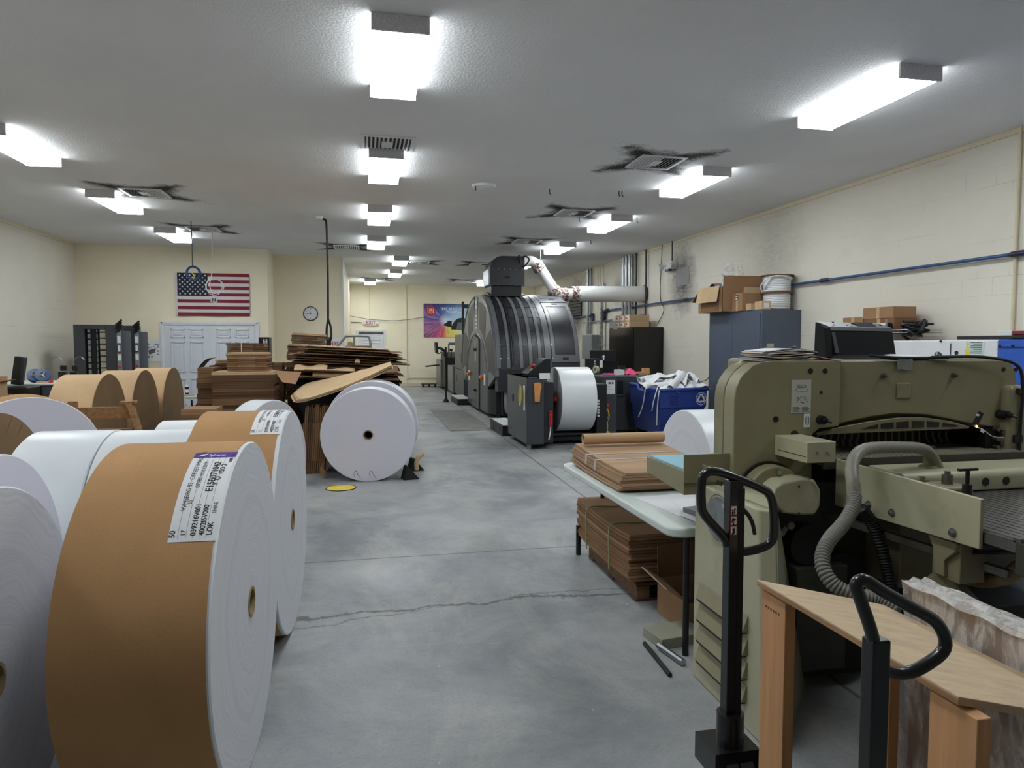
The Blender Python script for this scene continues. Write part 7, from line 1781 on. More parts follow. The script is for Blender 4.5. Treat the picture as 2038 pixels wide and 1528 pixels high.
# clamp block with T-handle at the table edge
cb_ = MB().box(2.36, 2.5, 2.42, 2.56, zb, zb + .1).build('clamp_block', 'cream_enamel', ct, bevel=.015)
p = P(1941, 960, 2.4)
MB().cyl((2.38, 2.34, zb - .0), (2.38, 2.34, zb + .13), .018, 18).cyl((2.38, 2.34, zb + .13), (2.38, 2.34, zb + .185), .008, 12).bar((2.335, 2.34, zb + .19), (2.425, 2.34, zb + .19), .014, .01).build('tee_handle', 'machine_black', ct, smooth=40)
MB().cyl((2.43, 2.49, zb + .1), (2.43, 2.49, zb + .14), .022, 18).cyl((2.43, 2.49, zb + .14), (2.43, 2.49, zb + .155), .012, 6).build('gauge_bolt', 'grimy_steel', ct, smooth=40)
MB().bar((2.33, 2.52, zb + .0), (2.34, 2.53, zb + .13), .028, .012, (0, 1, 0)).build('gauge_lever', 'cream_enamel_worn', ct, bevel=.003)
# bracket and arm under the table
br_ = MB()
q = [W(1845, 1060, 2.28), W(1903, 1082, 2.28), W(1902, 1098, 2.28), W(1878, 1115, 2.28), W(1878, 1148, 2.28), W(1858, 1140, 2.28), W(1856, 1090, 2.28)]
filled_prism([(p.y, p.z) for p in q], 2.28, 2.36, 'cream_enamel', 'table_bracket', ct, .006, 2, axis='x')
MB().bar(W(1862, 1138, 2.32), V(2.6, 2.05, .25), .10, .09).build('bracket_strut', 'cream_enamel_worn', ct, bevel=.006)
MB().box(2.3, 2.42, 2.28, 2.42, .74, .93).build('bracket_block', 'cream_enamel_worn', ct, bevel=.006)
MB().cyl((2.36, 2.3, .9), (3.4, 2.24, .86), .045, 20).build('lift_cylinder', 'black_plastic', ct, smooth=40)
h_ = MB(); hp = spline([W(1925, 1150, 2.5), W(1960, 1155, 2.5), W(2000, 1148, 2.5), W(2030, 1128, 2.5)], 18); h_.tube(hp, .028, 12)
for p_ in hp[::2]: pass
def corrugated(pts, r, pitch, name, m, parent=ct, dr=.006, n=14):
    L = [0]
    for a_, b_ in zip(pts, pts[1:]): L.append(L[-1] + (b_ - a_).length)
    N = int(L[-1] / pitch) * 4; out_ = []; j = 0
    for i in range(N + 1):
        s_ = L[-1] * i / N
        while j < len(L) - 2 and L[j + 1] < s_: j += 1
        f_ = (s_ - L[j]) / max(1e-9, L[j + 1] - L[j]); out_.append(pts[j].lerp(pts[j + 1], f_))
    cnt = [0]
    def rr_(t_): return r + dr * (.0, .7, 1., .7)[int(round(t_ * N)) % 4] - dr * .5
    return MB().tube(out_, rr_, n).build(name, m, parent, smooth=60)
corrugated(hp, .028, .012, 'flexible_hose', 'hose_tan' if 'hose_tan' in MATS else 'cream_enamel_worn')
# inner machine under the table: dark boxes
MB().box(1.98, xr, YP - .02, YP + .17, .0, 1.0).build('inner_frame', 'machine_dark', ct)
MB().box(2.02, 2.3, YP - .16, YP - .02, .1, .62).build('gear_housing', 'machine_dark', ct, bevel=.01)
MB().box(2.5, 2.72, YP - .26, YP - .02, .52, .95).build('switch_box', 'cream_enamel_worn', ct, bevel=.008)
MB().box(2.75, xr, YP - .4, YP - .02, .05, .45).build('motor_box', 'machine_dark', ct, bevel=.01)
MB().box(2.9, xr, 2.0, 2.35, .02, .78).build('right_cabinet', 'cream_enamel_worn', ct, bevel=.01)
MB().bar((2.2, 2.98, .86), (2.45, 2.2, .8), .03, .03).build('tie_rod', 'grimy_steel', ct)
MB().cyl((2.3, YP - .05, .5), (2.3, YP - .11, .5), .16, 28).cyl((2.1, YP - .05, .72), (2.1, YP - .13, .72), .1, 24).build('drive_pulley', 'machine_black', ct, smooth=40)
# round gear cover, capsule cover, protruding box on the left
p = P(1530, 985, YP - .02)
cv = MB(); Y0 = YP - .035
pts = [(p.x + .155 * math.cos(rad(a)), p.z - .0 + .155 * math.sin(rad(a))) for a in range(-10, 181, 10)]
gc = filled_prism(pts + [(p.x - .155, p.z - .02), (p.x - .1, p.z - .06), (p.x + .12, p.z - .06)], Y0 - .05, Y0 + .035, 'cream_enamel', 'gear_cover', ct, .015, 3)
q_ = P(1548, 939, Y0 - .05); MB().cyl((q_.x, Y0 - .05, q_.z), (q_.x, Y0 - .065, q_.z), .012, 16).build('cover_bolt', 'steel', gc, smooth=40)
MB().lathe([(.155, 0), (.168, 0), (.168, .012), (.155, .012)], (p.x, Y0 + .02, p.z), (0, 1, 0), 48, True).build('cover_gap', 'machine_black', ct)
Y1 = Y0 - .16
pc = [P(*k, Y1) for k in ((1558, 960), (1600, 952), (1622, 955), (1634, 975), (1634, 1005), (1622, 1025), (1600, 1026), (1560, 1022), (1546, 1010), (1541, 985), (1545, 970))]
cp = filled_prism([(k.x, k.z) for k in pc][::-1], Y1, Y1 + .15, 'cream_light', 'capsule_cover', ct, .016, 3)
for k in ((1590, 968), (1590, 1021)): q_ = P(*k, Y1); MB().cyl((q_.x, Y1 - .002, q_.z), (q_.x, Y1 + .004, q_.z), .005, 12).build('cover_hole', 'machine_black', cp)
Yb = YP - .26
a_, b_ = P(1607, 880, Yb), P(1663, 920, Yb)
bx = MB().box(a_.x, b_.x, Yb, YP, b_.z, a_.z).build('control_box', 'cream_light', ct, bevel=.004)
for px in (1626, 1646): q_ = P(px, 901, Yb); MB().cyl((q_.x, Yb, q_.z), (q_.x, Yb - .006, q_.z), .006, 12).build('box_screw', 'steel', bx, smooth=40)
MB().box(a_.x - .001, a_.x, Yb + .01, YP - .03, b_.z + .028, b_.z + .031).build('box_seam', 'machine_black', bx)
# left base pedestal with dial and louvres
XB_ = 1.62
base = MB().hexa([V(XB_, 2.55, 0), V(XB_ + .06, 2.5, 0), V(2.05, 3.2, 0), V(XB_, 3.2, 0), V(XB_, 2.62, 1.0), V(XB_ + .06, 2.58, 1.0), V(1.95, 3.2, 1.0), V(XB_, 3.2, 1.0)])
bs = base.build('base_pedestal', 'cream_light', ct, bevel=.012)
MB().hexa([V(XB_ + .055, 2.49, 0), V(2.02, 2.86, 0), V(2.08, 3.1, 0), V(XB_ + .2, 3.1, 0), V(XB_ + .055, 2.57, .98), V(1.73, 2.66, .98), V(1.93, 3.1, .98), V(XB_ + .2, 3.1, .98)]).build('sloping_cover', 'worn_shade_grey', ct, bevel=.008)  # grey instead of cream: the slope's shade is put into its colour
MB().hexa([V(2.015, 2.855, 0), V(2.1, 2.95, 0), V(2.1, 3.1, 0), V(2.03, 3.1, 0), V(1.725, 2.655, .98), V(1.79, 2.75, .98), V(1.86, 3.1, .98), V(1.78, 3.1, .98)]).build('cover_edge', 'cream_enamel', ct, bevel=.006)
p = W(1432, 1030, XB_)
MB().cyl((XB_, p.y, p.z), (XB_ - .004, p.y, p.z), .125, 36).build('dial_plate', 'cream_light', bs, smooth=40)
MB().cyl((XB_ - .004, p.y, p.z), (XB_ - .022, p.y, p.z), .098, 36, .092).build('round_dial', 'galvanised', bs, smooth=40)
MB().lathe([(.106, 0), (.11, 0)], (XB_ - .0055, p.y, p.z), (-1, 0, 0), 40).build('dial_scale', 'grey_ink', bs)
MB().box(XB_ - .006, XB_, p.y - .02, p.y + .02, p.z + .155, p.z + .175).build('small_slot', 'machine_black', bs)
MB().box(XB_ - .008, XB_, 2.62, 3.16, p.z + .205, p.z + .225).build('moulding', 'cream_enamel', bs, bevel=.003)
for k in range(4):
    z = .44 - k * .105
    MB().prism([(z, XB_), (z + .075, XB_ - .028), (z + .082, XB_)], 2.72, 3.1, 'y') if False else None
    q_ = MB(); q_.hexa([V(XB_, 2.68, z), V(XB_ - .03, 2.68, z - .0), V(XB_ - .03, 3.12, z), V(XB_, 3.12, z), V(XB_, 2.68, z + .075), V(XB_ - .004, 2.68, z + .075), V(XB_ - .004, 3.12, z + .075), V(XB_, 3.12, z + .075)]); lo_ = q_.build('vent_louvre', 'cream_enamel', bs, bevel=.002)
    MB().box(XB_ - .028, XB_ - .001, 2.69, 3.11, z - .01, z - .002).build('louvre_gap', 'machine_black', lo_)
# bolt and link beside the pedestal
q_ = P(1563, 1041, 2.95); MB().cyl((q_.x, 2.95, q_.z), (q_.x, 2.9, q_.z), .018, 18).bar((q_.x, 2.93, q_.z), (q_.x - .035, 2.93, q_.z - .05), .025, .012, (0, 1, 0)).build('link_arm', 'grimy_steel', ct, smooth=40)
q_ = P(1551, 1061, 2.9); MB().ball((q_.x, 2.9, q_.z), .01, 12).build('grease_nipple', 'white_plastic', ct, smooth=60)
# side tray with a raised end plate on the left
tx0, tx1, ty0, ty1, tz = 1.52, 1.76, 3.12, 3.58, 1.075
tray = MB().hexa([V(tx0, ty0, tz - .12), V(tx1, ty0, tz - .12), V(tx1, ty1, tz - .10), V(tx0, ty1, tz - .085), V(tx0, ty0, tz), V(tx1, ty0, tz), V(tx1, ty1, tz), V(tx0, ty1, tz)]).build('side_tray', 'cream_enamel', ct, bevel=.004)
MB().box(tx0 - .004, tx1 + .02, ty0 - .01, ty0, tz - .06, tz + .082).build('tray_end_plate', 'cream_enamel_worn', ct, bevel=.003)
bc = MB().box(tx0 + .01, tx1 + .1, ty0 + .02, ty1 - .02, tz + .001, tz + .007)
tag(bc.build('blue_sheet', 'sky_blue' if 'sky_blue' in MATS else 'blue_print'), 'pale blue sheet lying in the cutter side tray', 'paper')
# grey tube handle and corrugated suction hose
Yh = 2.72
pts = [P(1700, 992, 2.5), P(1697, 960, 2.52), P(1695, 935, 2.56), P(1700, 912, 2.6), P(1715, 897, 2.64), P(1740, 891, 2.68), P(1790, 890, 2.75), P(1830, 892, 2.8), P(1850, 902, 2.82), P(1862, 922, 2.83), P(1868, 938, 2.83)]
MB().tube(spline(pts, 6), .027, 16).build('suction_tube', 'tube_grey' if 'tube_grey' in MATS else 'worn_shade_grey', ct, smooth=50)
MB().tube([P(1701, 962, 2.51), P(1702, 990, 2.5)], .024, 16).build('hose_cuff', 'worn_shade_grey', ct, smooth=50)
hp = spline([P(1701, 985, 2.5), P(1697, 1010, 2.46), P(1680, 1040, 2.42), P(1650, 1075, 2.36), P(1637, 1105, 2.32), P(1640, 1135, 2.28), P(1662, 1165, 2.24), P(1700, 1183, 2.2), P(1750, 1193, 2.16), P(1790, 1215, 2.1)], 10)
corrugated(hp, .026, .0135, 'corrugated_hose', 'hose_grey' if 'hose_grey' in MATS else 'worn_shade_grey')
hp = spline([P(1712, 1010, 2.7), P(1735, 1040, 2.7), P(1752, 1085, 2.68), P(1765, 1130, 2.66), P(1778, 1185, 2.6)], 10)
corrugated(hp, .026, .0135, 'rear_hose', 'machine_black')
# ---------------------------------------------------------------- on top of the cutter
ztop = zt + .001
t = thing('monitor', 'black flat monitor seen from behind, tilted back on top of the paper cutter', 'monitor', (2.62, 3.4, zt))
def mq(px, py, Y): p = P(px, py, Y); return p
lft, rgt = P(1630, 690, 3.4).x, P(1765, 690, 3.4).x
zt0, zt1 = P(1690, 640, 3.4).z, P(1690, 712, 3.4).z
MB().hexa([V(lft - .02, 3.3, zt1), V(rgt - .015, 3.3, zt1 - .005), V(rgt - .015, 3.42, zt1 - .005), V(lft - .02, 3.42, zt1), V(lft, 3.36, zt0 - .035), V(rgt, 3.36, zt0 - .045), V(rgt, 3.47, zt0 - .01), V(lft + .02, 3.47, zt0)]).build('rear_case', 'monitor_black', t, bevel=.008)
MB().hexa([V(lft + .035, 3.352, zt0 - .05), V(rgt - .005, 3.352, zt0 - .055), V(rgt - .005, 3.36, zt0 - .035), V(lft + .035, 3.36, zt0 - .03), V(lft + .02, 3.45, zt0 - .002), V(rgt - .005, 3.45, zt0 - .012), V(rgt - .005, 3.46, zt0 - .008), V(lft + .02, 3.46, zt0 + .002)]).build('top_bezel', 'press_dark', t, bevel=.003)
q_ = MB()
for k in range(14): q_.cbox((lft + .23 + k * .0085, 3.4, zt0 - .018), (.0045, .06, .006), (.45, 0, 0))
q_.build('vent_slot', 'black_matt', t)
q_ = MB()
for px, py in ((1658, 642), (1660, 647), (1696, 644), (1685, 648), (1752, 647), (1758, 652), (1747, 652)): p = P(px, py, 3.395); q_.cyl((p.x, 3.39, p.z), (p.x, 3.4, p.z + .002), .004, 10)
q_.build('screw_hole', 'black_matt', t)
MB().hexa([V(lft + .028, 3.297, zt1 + .03), V(lft + .05, 3.297, zt1 + .03), V(lft + .05, 3.31, zt1 + .03), V(lft + .028, 3.31, zt1 + .03), V(lft + .04, 3.35, zt0 - .06), V(lft + .06, 3.35, zt0 - .06), V(lft + .06, 3.36, zt0 - .06), V(lft + .04, 3.36, zt0 - .06)]).build('cable_channel', 'black_matt', t)
MB().hexa([V(lft + .0, 3.24, zt), V(rgt + .0, 3.24, zt), V(rgt, 3.56, zt), V(lft, 3.56, zt), V(lft + .02, 3.28, zt + .022), V(rgt - .02, 3.28, zt + .022), V(rgt - .02, 3.52, zt + .022), V(lft + .02, 3.52, zt + .022)]).build('stand_base', 'black_matt', t, bevel=.006)
# papers and folders heaped on the left shoulder
r9 = random.Random(12); z = zt + .001
names = [('bottom white sheet', 'paper_white'), ('grey-backed folder', 'grey_paint'), ('manila folder', 'cardboard_light'), ('white printed sheet', 'paper_white'), ('second manila folder', 'kraft_light'), ('white sheaf', 'paper_white'), ('third manila folder', 'cardboard_light'), ('top white sheet', 'paper_white'), ('upper white folder', 'paper_white')]
a_, b_ = P(1486, 722, 3.14).x, P(1622, 722, 3.14).x
for k, (nm, m_) in enumerate(names):
    w_ = (.3, .28, .26, .27, .24, .26, .22, .25, .2)[k]; c_ = (a_ + b_) / 2 + r9.uniform(-.03, .03); ph = r9.uniform(0, 5); tl = r9.uniform(-.06, .06)
    f_ = lambda u, v: V(c_ + (u - .5) * w_ + .04 * (v - .5) * tl, YP + .005 + .19 * v + tl * (u - .5) * .6, z + .004 * math.sin(ph + 5 * u) + .006 * u * (k > 3) + .002 * v)
    tag(MB().slab(f_, 9, 4, .0035).build('paper_sheet', m_, smooth=40), nm + ' in the heap of papers on the left top of the cutter', 'paper', 'papers heaped on the cutter'); z += .0062
tag(MB().slab(lambda u, v: V(b_ - .06 + .17 * u, YP - .0 + .1 * v, zt + .034 - .03 * u - .008 * (1 - v)), 6, 4, .003).build('pink_sheet', 'pink_paper' if 'pink_paper' in MATS else 'pink_cloth', smooth=40), 'pale pink sheet beside the papers on the cutter top', 'paper')
tag(MB().slab(lambda u, v: V(b_ + .02 + .12 * u, YP + .03 + .12 * v, zt + .006 + .002 * math.sin(6 * u)), 6, 4, .003).build('manila_sheet', 'cardboard_light', smooth=40), 'flat manila sheet in front of the monitor base', 'paper')
q_ = P(1595, 704, 3.2)
t = thing('desk_phone', 'dark handset with a cord lying behind the papers on the cutter', 'handset', (q_.x, 3.22, zt))
MB().ball((q_.x, 3.27, zt + .055), .022, 16, (1, 1, .75)).tube(spline([(q_.x, 3.27, zt + .06), (q_.x + .06, 3.29, zt + .045), (q_.x + .16, 3.3, zt + .03)], 6), .013, 10).build('handset_body', 'black_plastic', t, smooth=60)
MB().box(q_.x - .02, q_.x + .1, 3.26, 3.31, zt, zt + .035).build('handset_rest', 'black_matt', t)
tag(MB().slab(lambda u, v: V(P(1782, 716, 3.15).x + .25 * u, YP + .03 + .2 * v, zt + .012 + .012 * math.sin(PI * u) * v + .002), 8, 5, .003).build('white_sheet', 'paper_white', smooth=40), 'curled white sheet on the cutter top right of the monitor', 'paper')
q_ = P(1850, 716, 3.2); tag(MB().tube(spline([(q_.x - .0, 3.15, zt + .013), (q_.x + .05, 3.2, zt + .025), (q_.x + .1, 3.24, zt + .016)], 5), lambda s_: .011 if s_ < .5 else .016, 10).build('black_brush', 'black_plastic', smooth=50), 'small black brush lying on the cutter top beside the white sheet', 'brush')
q_ = P(1770, 720, 3.12); tag(MB().tube(spline([(q_.x - .12, YP + .04, zt + .022), (q_.x, YP + .02, zt + .012), (q_.x + .15, YP + .03, zt + .009), (q_.x + .35, YP + .03, zt + .009)], 6), .007, 8).build('black_rod', 'rubber', smooth=50), 'thin black rod lying along the cutter top', 'rod')
# ================================================================ RIGHT FOREGROUND
def jack(name, label, pts_loop, post, Y, r):
    t = thing('pallet_jack', label, 'pallet jack', (post[0].x, Y, 0), 0, 'pallet jack handles')
    MB().tube(pts_loop, r, 14, closed=False).build('loop_handle', 'jack_black' if 'jack_black' in MATS else 'black_plastic', t, smooth=60)
    return t
Yj = 2.3
L = [P(1447, 1085, Yj), P(1440, 1068, Yj), P(1402, 1024, Yj), P(1396, 1000, Yj), P(1396, 960, Yj), P(1402, 944, Yj), P(1418, 938, Yj), P(1450, 945, Yj), P(1515, 972, Yj), P(1532, 985, Yj), P(1539, 1010, Yj), P(1540, 1060, Yj), P(1532, 1080, Yj), P(1510, 1092, Yj), P(1474, 1099, Yj)]
jk = thing('pallet_jack', 'black pallet jack with an upright loop handle and red-edged stickers, beside the cutter', 'pallet jack', (1.31, Yj, 0), 0, 'pallet jacks')
MB().tube(spline(L, 6), .0165, 14).build('loop_handle', 'jack_black', jk, smooth=60)
a, b = P(1462, 960, Yj), P(1462, 1234, Yj)
xc = a.x
MB().box(xc - .027, xc + .027, Yj - .02, Yj + .03, .25, a.z + .01).build('tow_bar', 'jack_black', jk, bevel=.004)
MB().box(xc + .008, xc + .03, Yj - .022, Yj + .0, .25, a.z - .02).build('bar_channel', 'black_matt', jk)
MB().tube(spline([P(1472, 1008, Yj - .01), P(1487, 1022, Yj - .02), P(1497, 1040, Yj - .02), P(1502, 1063, Yj - .02)], 6), lambda s: .009 - .002 * s, 10).build('release_lever', 'black_plastic', jk, smooth=50)
for k in range(3):
    z1 = P(1455, 1006 + k * 20, Yj - .02).z; z0 = P(1455, 1025 + k * 20, Yj - .02).z
    st = MB().box(xc - .025, xc - .001, Yj - .022, Yj - .02, z0, z1).build('safety_sticker', 'red_print', jk)
    MB().box(xc - .023, xc - .003, Yj - .024, Yj - .022, z0 + .003, z1 - .003).build('sticker_field', 'paper_white', st)
    q = MB(); r3 = random.Random(k + 4)
    for _ in range(7): x = xc - .022 + r3.random() * .012; z = z0 + .006 + r3.random() * (z1 - z0 - .016); q.cbox((x, Yj - .0245, z), (.004, .001, .009), (0, r3.uniform(-1, 1), 0))
    q.build('sticker_print', 'ink', st)
MB().cyl((xc, Yj, .12), (xc, Yj, .32), .05, 20).box(xc - .09, xc + .09, Yj - .06, Yj + .1, .1, .2).build('pump_body', 'jack_black', jk, smooth=40)
MB().cyl((xc - .05, Yj, .09), (xc - .0, Yj, .09), .09, 24).cyl((xc + .01, Yj, .09), (xc + .06, Yj, .09), .09, 24).build('steer_wheel', 'rubber', jk, smooth=40)
for s in (-1, 1): MB().bar((xc + s * .13, Yj - .05, .085), (xc + s * .13 - .0, Yj - .9, .085), .12, .05).build('fork', 'jack_black', jk, bevel=.006)
Y2 = 1.15
j2 = thing('pallet_jack', 'black pallet jack whose bent handle rises at the lower right edge before the plywood', 'pallet jack', (.97, Y2, 0), 0, 'pallet jacks')
MB().tube(spline([P(1742, 1290, Y2), P(1732, 1250, Y2), P(1715, 1200, Y2), P(1704, 1168, Y2), P(1710, 1156, Y2), P(1725, 1156, Y2), P(1760, 1178, Y2), P(1808, 1205, Y2), P(1865, 1240, Y2), P(1880, 1290, Y2), P(1830, 1330, Y2), P(1790, 1340, Y2), P(1752, 1330, Y2)], 6), .0125, 14).build('loop_handle', 'jack_black', j2, smooth=60)
c = P(1745, 1300, Y2)
MB().box(c.x - .02, c.x + .02, Y2 - .015, Y2 + .02, .25, c.z + .03).build('tow_bar', 'jack_black', j2, bevel=.004)
MB().cyl((c.x, Y2, .12), (c.x, Y2, .32), .05, 20).box(c.x - .09, c.x + .09, Y2 - .06, Y2 + .1, .1, .2).build('pump_body', 'jack_black', j2, smooth=40)
MB().cyl((c.x - .05, Y2, .09), (c.x, Y2, .09), .09, 24).build('steer_wheel', 'rubber', j2, smooth=40)
# plywood bench
bn = thing('plywood_bench', 'pale plywood bench top on pine legs, sloping a little, in the right foreground', 'bench', (1.5, 1.7, 0))
A = P(1507, 1153, 2.03); B_ = P(1693, 1190, 2.03); Cn = P(1662, 1233, 1.68)
ex_ = (B_ - A).normalized(); xb = A + ex_ * .5
ey_ = V(.02, -1, -.0).normalized()
q0, q1, q2, q3 = A, A + ex_ * .5, A + ex_ * .5 + ey_ * .78, A + ey_ * .78
dn = V(0, 0, -.02)
MB().hexa([q3 + dn, q2 + dn, q1 + dn, q0 + dn, q3, q2, q1, q0]).build('bench_top', 'plywood', bn, bevel=.002)
MB().hexa([q3 + dn * .95 - V(.001, 0, 0), q3 + dn * .95, q0 + dn * .95, q0 + dn * .95 - V(.001, 0, 0), q3 - V(.001, 0, .005), q3 - V(0, 0, .005), q0 - V(0, 0, .005), q0 - V(.001, 0, .005)]).build('ply_edge', 'ply_edge', bn)
for p_, dx in ((A, .0), (A + ex_ * .4, .0), (A + ey_ * .68, 0), (A + ex_ * .4 + ey_ * .68, 0)):
    zz = p_.z - .02 - .012
    MB().box(p_.x + .012, p_.x + .05, p_.y - .14, p_.y - .01, 0, zz).build('leg', 'pine', bn, bevel=.003)
c = A + V(.0, -.05, 0)
q = MB()
for k in range(6): q.box(A.x + .0115, A.x + .012, A.y - .11 + k * .014, A.y - .102 + k * .014, P(1535, 1219, 1.95).z, P(1535, 1214, 1.95).z)
q.build('grade_stamp', 'dark_pallet_wood', bn)
# film-wrapped load at the right front corner
wl = thing('wrapped_load', 'narrow upright load wrapped in crinkled clear film at the lower right corner', 'wrapped load', (1.82, 1.45, 0))
x0, y0, y1, z1, wx = 1.78, .9, 1.985, .895, .085
def wrapf(u, v):
    per = [(x0, y0), (x0, y1), (x0 + wx, y1), (x0 + wx, y0)]
    s = (u * 4) % 4; k = int(s) % 4; f = s - int(s); a_, b_ = per[k], per[(k + 1) % 4]
    x, y = a_[0] + (b_[0] - a_[0]) * f, a_[1] + (b_[1] - a_[1]) * f
    j = random.Random(int(u * 977) * 31 + int(v * 977))
    d = .006 * math.sin(40 * u + 9 * v) + .005 * j.random()
    return V(x - d * (1 if x < x0 + wx / 2 else -1), y + d, z1 * v + .004 * math.sin(50 * u))
MB().box(x0 + .015, x0 + wx - .015, y0 + .015, y1 - .015, .0, z1 - .012).build('carton_core', 'cardboard', wl, bevel=.01)
MB().grid(wrapf, 120, 26, True).build('stretch_film', 'stretch_film' if 'stretch_film' in MATS else 'paper_white', wl, smooth=40)
MB().slab(lambda u, v: V(x0 - .012 + (wx + .024) * u, y0 + (y1 - y0) * v, z1 + .006 + .009 * math.sin(31 * u + 17 * v) * math.sin(23 * v) - .01 * (abs(u - .5) > .47)), 8, 46, .002).build('film_top', 'stretch_film_white' if 'stretch_film_white' in MATS else 'paper_white', wl, smooth=40)

# ---------------------------------------------------------------- folding table on the right
t = thing('folding_table', 'white plastic folding table loaded with brown board, left of the cutter', 'table', (1.9, 4.3, 0))
MB().prism(rrect(1.53, 2.31, 3.28, 5.34, .09, 6), .69, .74, 'z').build('tabletop', 'table_plastic', t, bevel=.014, seg=3)
MB().tube([(1.86, 5.27, .69), (1.86, 5.27, .28)], .017, 10).tube([(1.86, 5.27, .30), (1.86, 5.27, .02)], .02, 10).tube([(1.86, 5.27, .57), (1.93, 5.2, .62), (2.06, 4.9, .66)], .012, 8).tube([(1.66, 5.27, .24), (1.66, 5.27, 0)], .02, 10).tube([(1.66, 5.27, .22), (2.2, 5.27, .22)], .015, 8).tube([(2.2, 5.27, .69), (2.2, 5.27, 0)], .02, 10).build('leg_frame', 'black_plastic', t, smooth=50)
MB().tube([(1.69, 3.42, .69), (1.69, 3.42, 0)], .018, 10).tube([(2.2, 3.42, .69), (2.2, 3.42, 0)], .018, 10).tube([(1.69, 3.42, .3), (2.2, 3.42, .3)], .014, 8).build('leg_frame', 'black_plastic', t, smooth=50)
# bundles of brown chipboard on the table
z = .741
for k in range(7):
    r4 = random.Random(40 + k); dx, dy = r4.uniform(-.02, .015) - .012 * (3 - k) * .3, r4.uniform(-.02, .02)
    h = .017
    pts = rrect(1.6 + dx, 2.3 + dx, 4.14 + dy, 5.22 + dy, .035, 3)
    B = MB(); N = len(pts)
    def bow(x, y): s_ = (y - 4.14) / 1.08; return .012 * math.sin(PI * s_) * (-1) + .014 * s_ + (.004 * k) * s_
    o = MB().slab(lambda u, v: V(1.6 + dx + .7 * u + (.0 if k % 2 else -.006), 4.14 + dy + 1.08 * v + (.02 * (u - .5) ** 2), z + h + bow(0, 4.14 + 1.08 * v) + .012), 4, 12, h - .0022).build('chipboard_bundle', 'board_lines' if 'board_lines' in MATS else 'cardboard', smooth=30)
    tag(o, ['lowest', 'second', 'third', 'fourth', 'fifth', 'sixth', 'topmost'][k] + ' layer of brown board in the pile on the white folding table', 'board pile', 'brown board layers on the folding table'); z += h
zt_ = z + .012
for y, l in ((4.62, 'nearer white string tied round the brown board on the folding table'), (4.82, 'farther white string tied round the brown board on the folding table')):
    zz = z + .012 + (-.012 * math.sin(PI * (y - 4.14) / 1.08) + .014 * (y - 4.14) / 1.08 + .024 * (y - 4.14) / 1.08) + .003
    tag(MB().bar((1.575, y, zz), (2.3, y, zz), .012, .004).bar((1.574, y, zz), (1.572, y, zz - .075), .012, .004, (0, 1, 0)).build('string', 'paper_white'), l, 'string', 'white strings')
rk = MB().lathe([(.042, 0), (.042, .66), (.036, .66), (.036, 0)], (1.64, 5.1, zt_ + .088), (1, 0, -.0), 28, True)
tag(rk.build('kraft_roll', 'kraft_light', smooth=50), 'roll of kraft paper lying across the far end of the brown board on the table', 'paper roll')
# white sheets and pads at the near end
def sheet(x0, x1, y0, y1, z, label, m='paper_white', rz=0., th=.002):
    c_ = V((x0 + x1) / 2, (y0 + y1) / 2, z + th / 2)
    return tag(MB().cbox(c_, (x1 - x0, y1 - y0, th), (0, 0, rz)).build('paper_sheet', m), label, 'paper', 'loose sheets on the folding table')
sheet(1.66, 2.05, 3.55, 4.05, .7405, 'white sheet lying flat near the cutter end of the folding table', rz=.12)
sheet(1.78, 2.1, 3.5, 3.9, .743, 'second white sheet askew over the first on the folding table', rz=-.2)
for k, (m_, l) in enumerate((('paper_white', 'lower white paper pad at the near edge of the folding table'), ('mauve_paper', 'upper mauve-grey paper pad at the near edge of the folding table'))):
    tag(MB().cbox((1.84 + .015 * k, 3.44, .7465 + .012 + k * .026), (.26, .2, .024), (0, 0, .1 + .15 * k)).build('paper_pad', m_, bevel=.001), l, 'paper pad', 'paper pads')
# pallet of flat cartons below the table
pt = flat_pallet('wooden_pallet', 1.72, 2.5, 4.2, 5.2, 'low dark wooden pallet carrying the bowed carton stack under the folding table')
z0 = .128
n = 15
for k in range(n):
    r4 = random.Random(70 + k); h = .0205; dx = r4.uniform(-.012, .012); dy = r4.uniform(-.012, .012)
    zb_ = z0 + k * h
    bowf = lambda v: .03 * (abs(2 * v - 1) ** 2.0) * (.25 + .75 * (1 - k / n)) * (1 if k < 3 else .6) + .03 * (v ** 2) * 0
    x0_ = 1.66 + dx; y0_ = 4.17 + dy
    o = MB().slab(lambda u, v: V(x0_ + .8 * u, y0_ + 1.13 * v, zb_ + h + .02 * (2 * v - 1) ** 2), 3, 12, h - .0028).build('flattened_carton', ('cardboard_brown', 'cardboard', 'cardboard_brown')[k % 3] if k < n - 1 else 'cardboard', smooth=30)
    tag(o, 'flattened carton in the bowed stack on the pallet under the folding table' if k < n - 1 else 'topmost flattened carton with green straps under the folding table', 'flattened carton', 'cartons under the folding table')
ztp = z0 + n * h
for y, l in ((4.5, 'nearer green plastic strap round the carton stack under the table'), (5.0, 'farther green plastic strap round the carton stack under the table')):
    v_ = (y - 4.17) / 1.13; zz = ztp + .02 * (2 * v_ - 1) ** 2 + .003
    tag(MB().tube(spline([(2.3, y + .06, zz), (1.9, y + .02, zz), (1.72, y + .0, zz + .012), (1.642, y, zz - .012), (1.638, y, z0 + .12), (1.64, y, z0)], 5), .0055, 6).build('plastic_strap', 'strap_green'), l, 'strap', 'green straps')
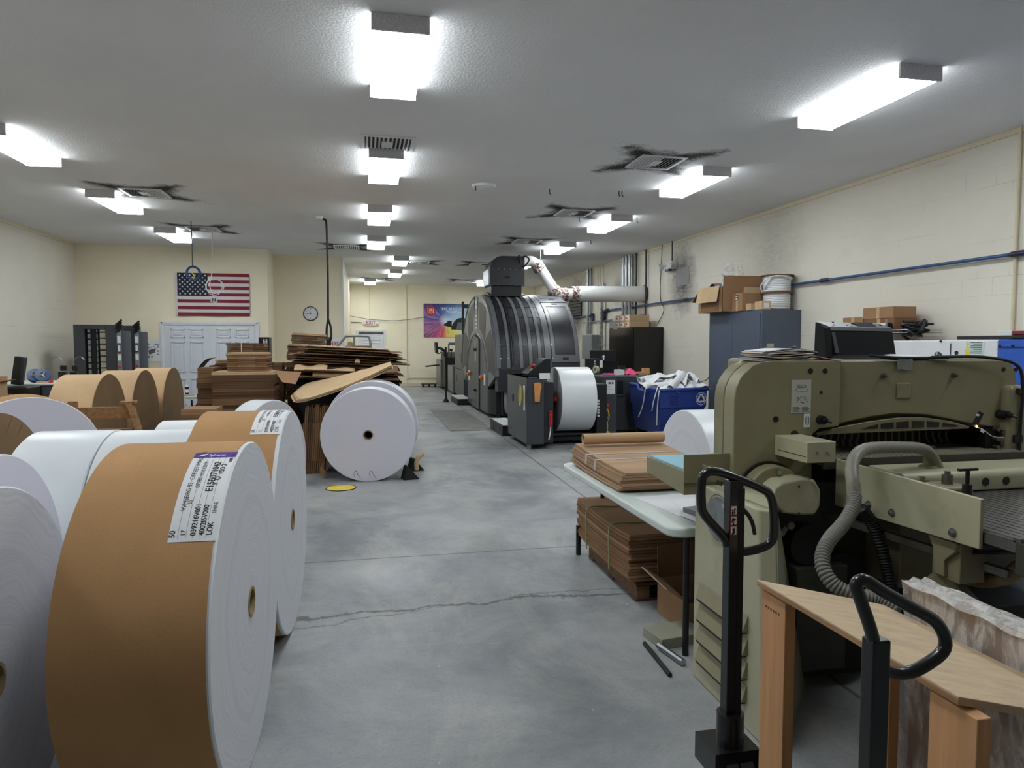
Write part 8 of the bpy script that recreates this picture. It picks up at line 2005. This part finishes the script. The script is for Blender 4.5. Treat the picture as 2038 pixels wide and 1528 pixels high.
# open carton on the floor before the pallet
ob = thing('cardboard_box', 'open empty carton with raised flaps on the floor beside the cutter foot', 'box', (1.98, 3.88, 0), .1)
w_, d_, h_ = .36, .3, .3
B = MB(); th = .006
B.box(-w_ / 2, w_ / 2, -d_ / 2, d_ / 2, 0, th).box(-w_ / 2, -w_ / 2 + th, -d_ / 2, d_ / 2, th, h_ * .62).box(w_ / 2 - th, w_ / 2, -d_ / 2, d_ / 2, th, h_).box(-w_ / 2 + th, w_ / 2 - th, -d_ / 2, -d_ / 2 + th, th, h_ * .6).box(-w_ / 2 + th, w_ / 2 - th, d_ / 2 - th, d_ / 2, th, h_ * .75)
B.build('carton_body', 'cardboard', ob, space='local')
MB().slab(lambda u, v: V(-w_ / 2 + .02 - .13 * v, -d_ / 2 + .0 + d_ * u, h_ * .62 + .08 * v + .04 * u), 4, 4, (.005, 0, .003)).build('carton_flap', 'cardboard_light', ob, space='local')
MB().slab(lambda u, v: V(-w_ / 2 + w_ * u, d_ / 2 + .01 * v, h_ * .75 + .2 * v), 4, 4, (0, .006, 0)).build('carton_flap', 'cardboard_brown', ob, space='local')
MB().slab(lambda u, v: V(-w_ / 2 + .05 + w_ * u, -d_ / 2 + .02 * v, h_ * .6 + .1 * v), 4, 4, (0, .006, 0)).build('carton_flap', 'cardboard_dark', ob, space='local')
fb_ = MB().cbox((1.72, 3.62, .03), (.3, .2, .06), (0, 0, .15)); tag(fb_.build('grey_board', 'worn_shade_grey', bevel=.004), 'flat grey board lying on the floor by the carton at the cutter foot', 'board')
tag(MB().tube([(1.52, 3.58, .012), (1.5, 3.2, .012)], .012, 8).build('floor_rod', 'rubber', smooth=50), 'black rod lying on the floor beside the grey board', 'rod')
tag(MB().cyl((1.62, 3.3, .02), (1.58, 3.52, .02), .018, 14).build('metal_pipe', 'galvanised', smooth=40), 'short metal pipe lying on the floor at the cutter foot', 'pipe')
# ================================================================ LIGHT / VIEW
w = bpy.data.worlds.new('world'); sc.world = w; w.use_nodes = True
w.node_tree.nodes['Background'].inputs[0].default_value = (.6, .64, .7, 1)
w.node_tree.nodes['Background'].inputs[1].default_value = .0
vs_ = sc.view_settings
sc.display_settings.display_device = 'sRGB'
vs_.view_transform = 'Standard'; vs_.look = 'None'; vs_.exposure = 0.15; vs_.gamma = 1.0; vs_.use_curve_mapping = False
try:
    sc.cycles.use_denoising = True; sc.cycles.use_adaptive_sampling = True; sc.cycles.adaptive_threshold = .015; sc.cycles.max_bounces = 8; sc.cycles.diffuse_bounces = 5; sc.cycles.caustics_reflective = False; sc.cycles.caustics_refractive = False
except Exception: pass
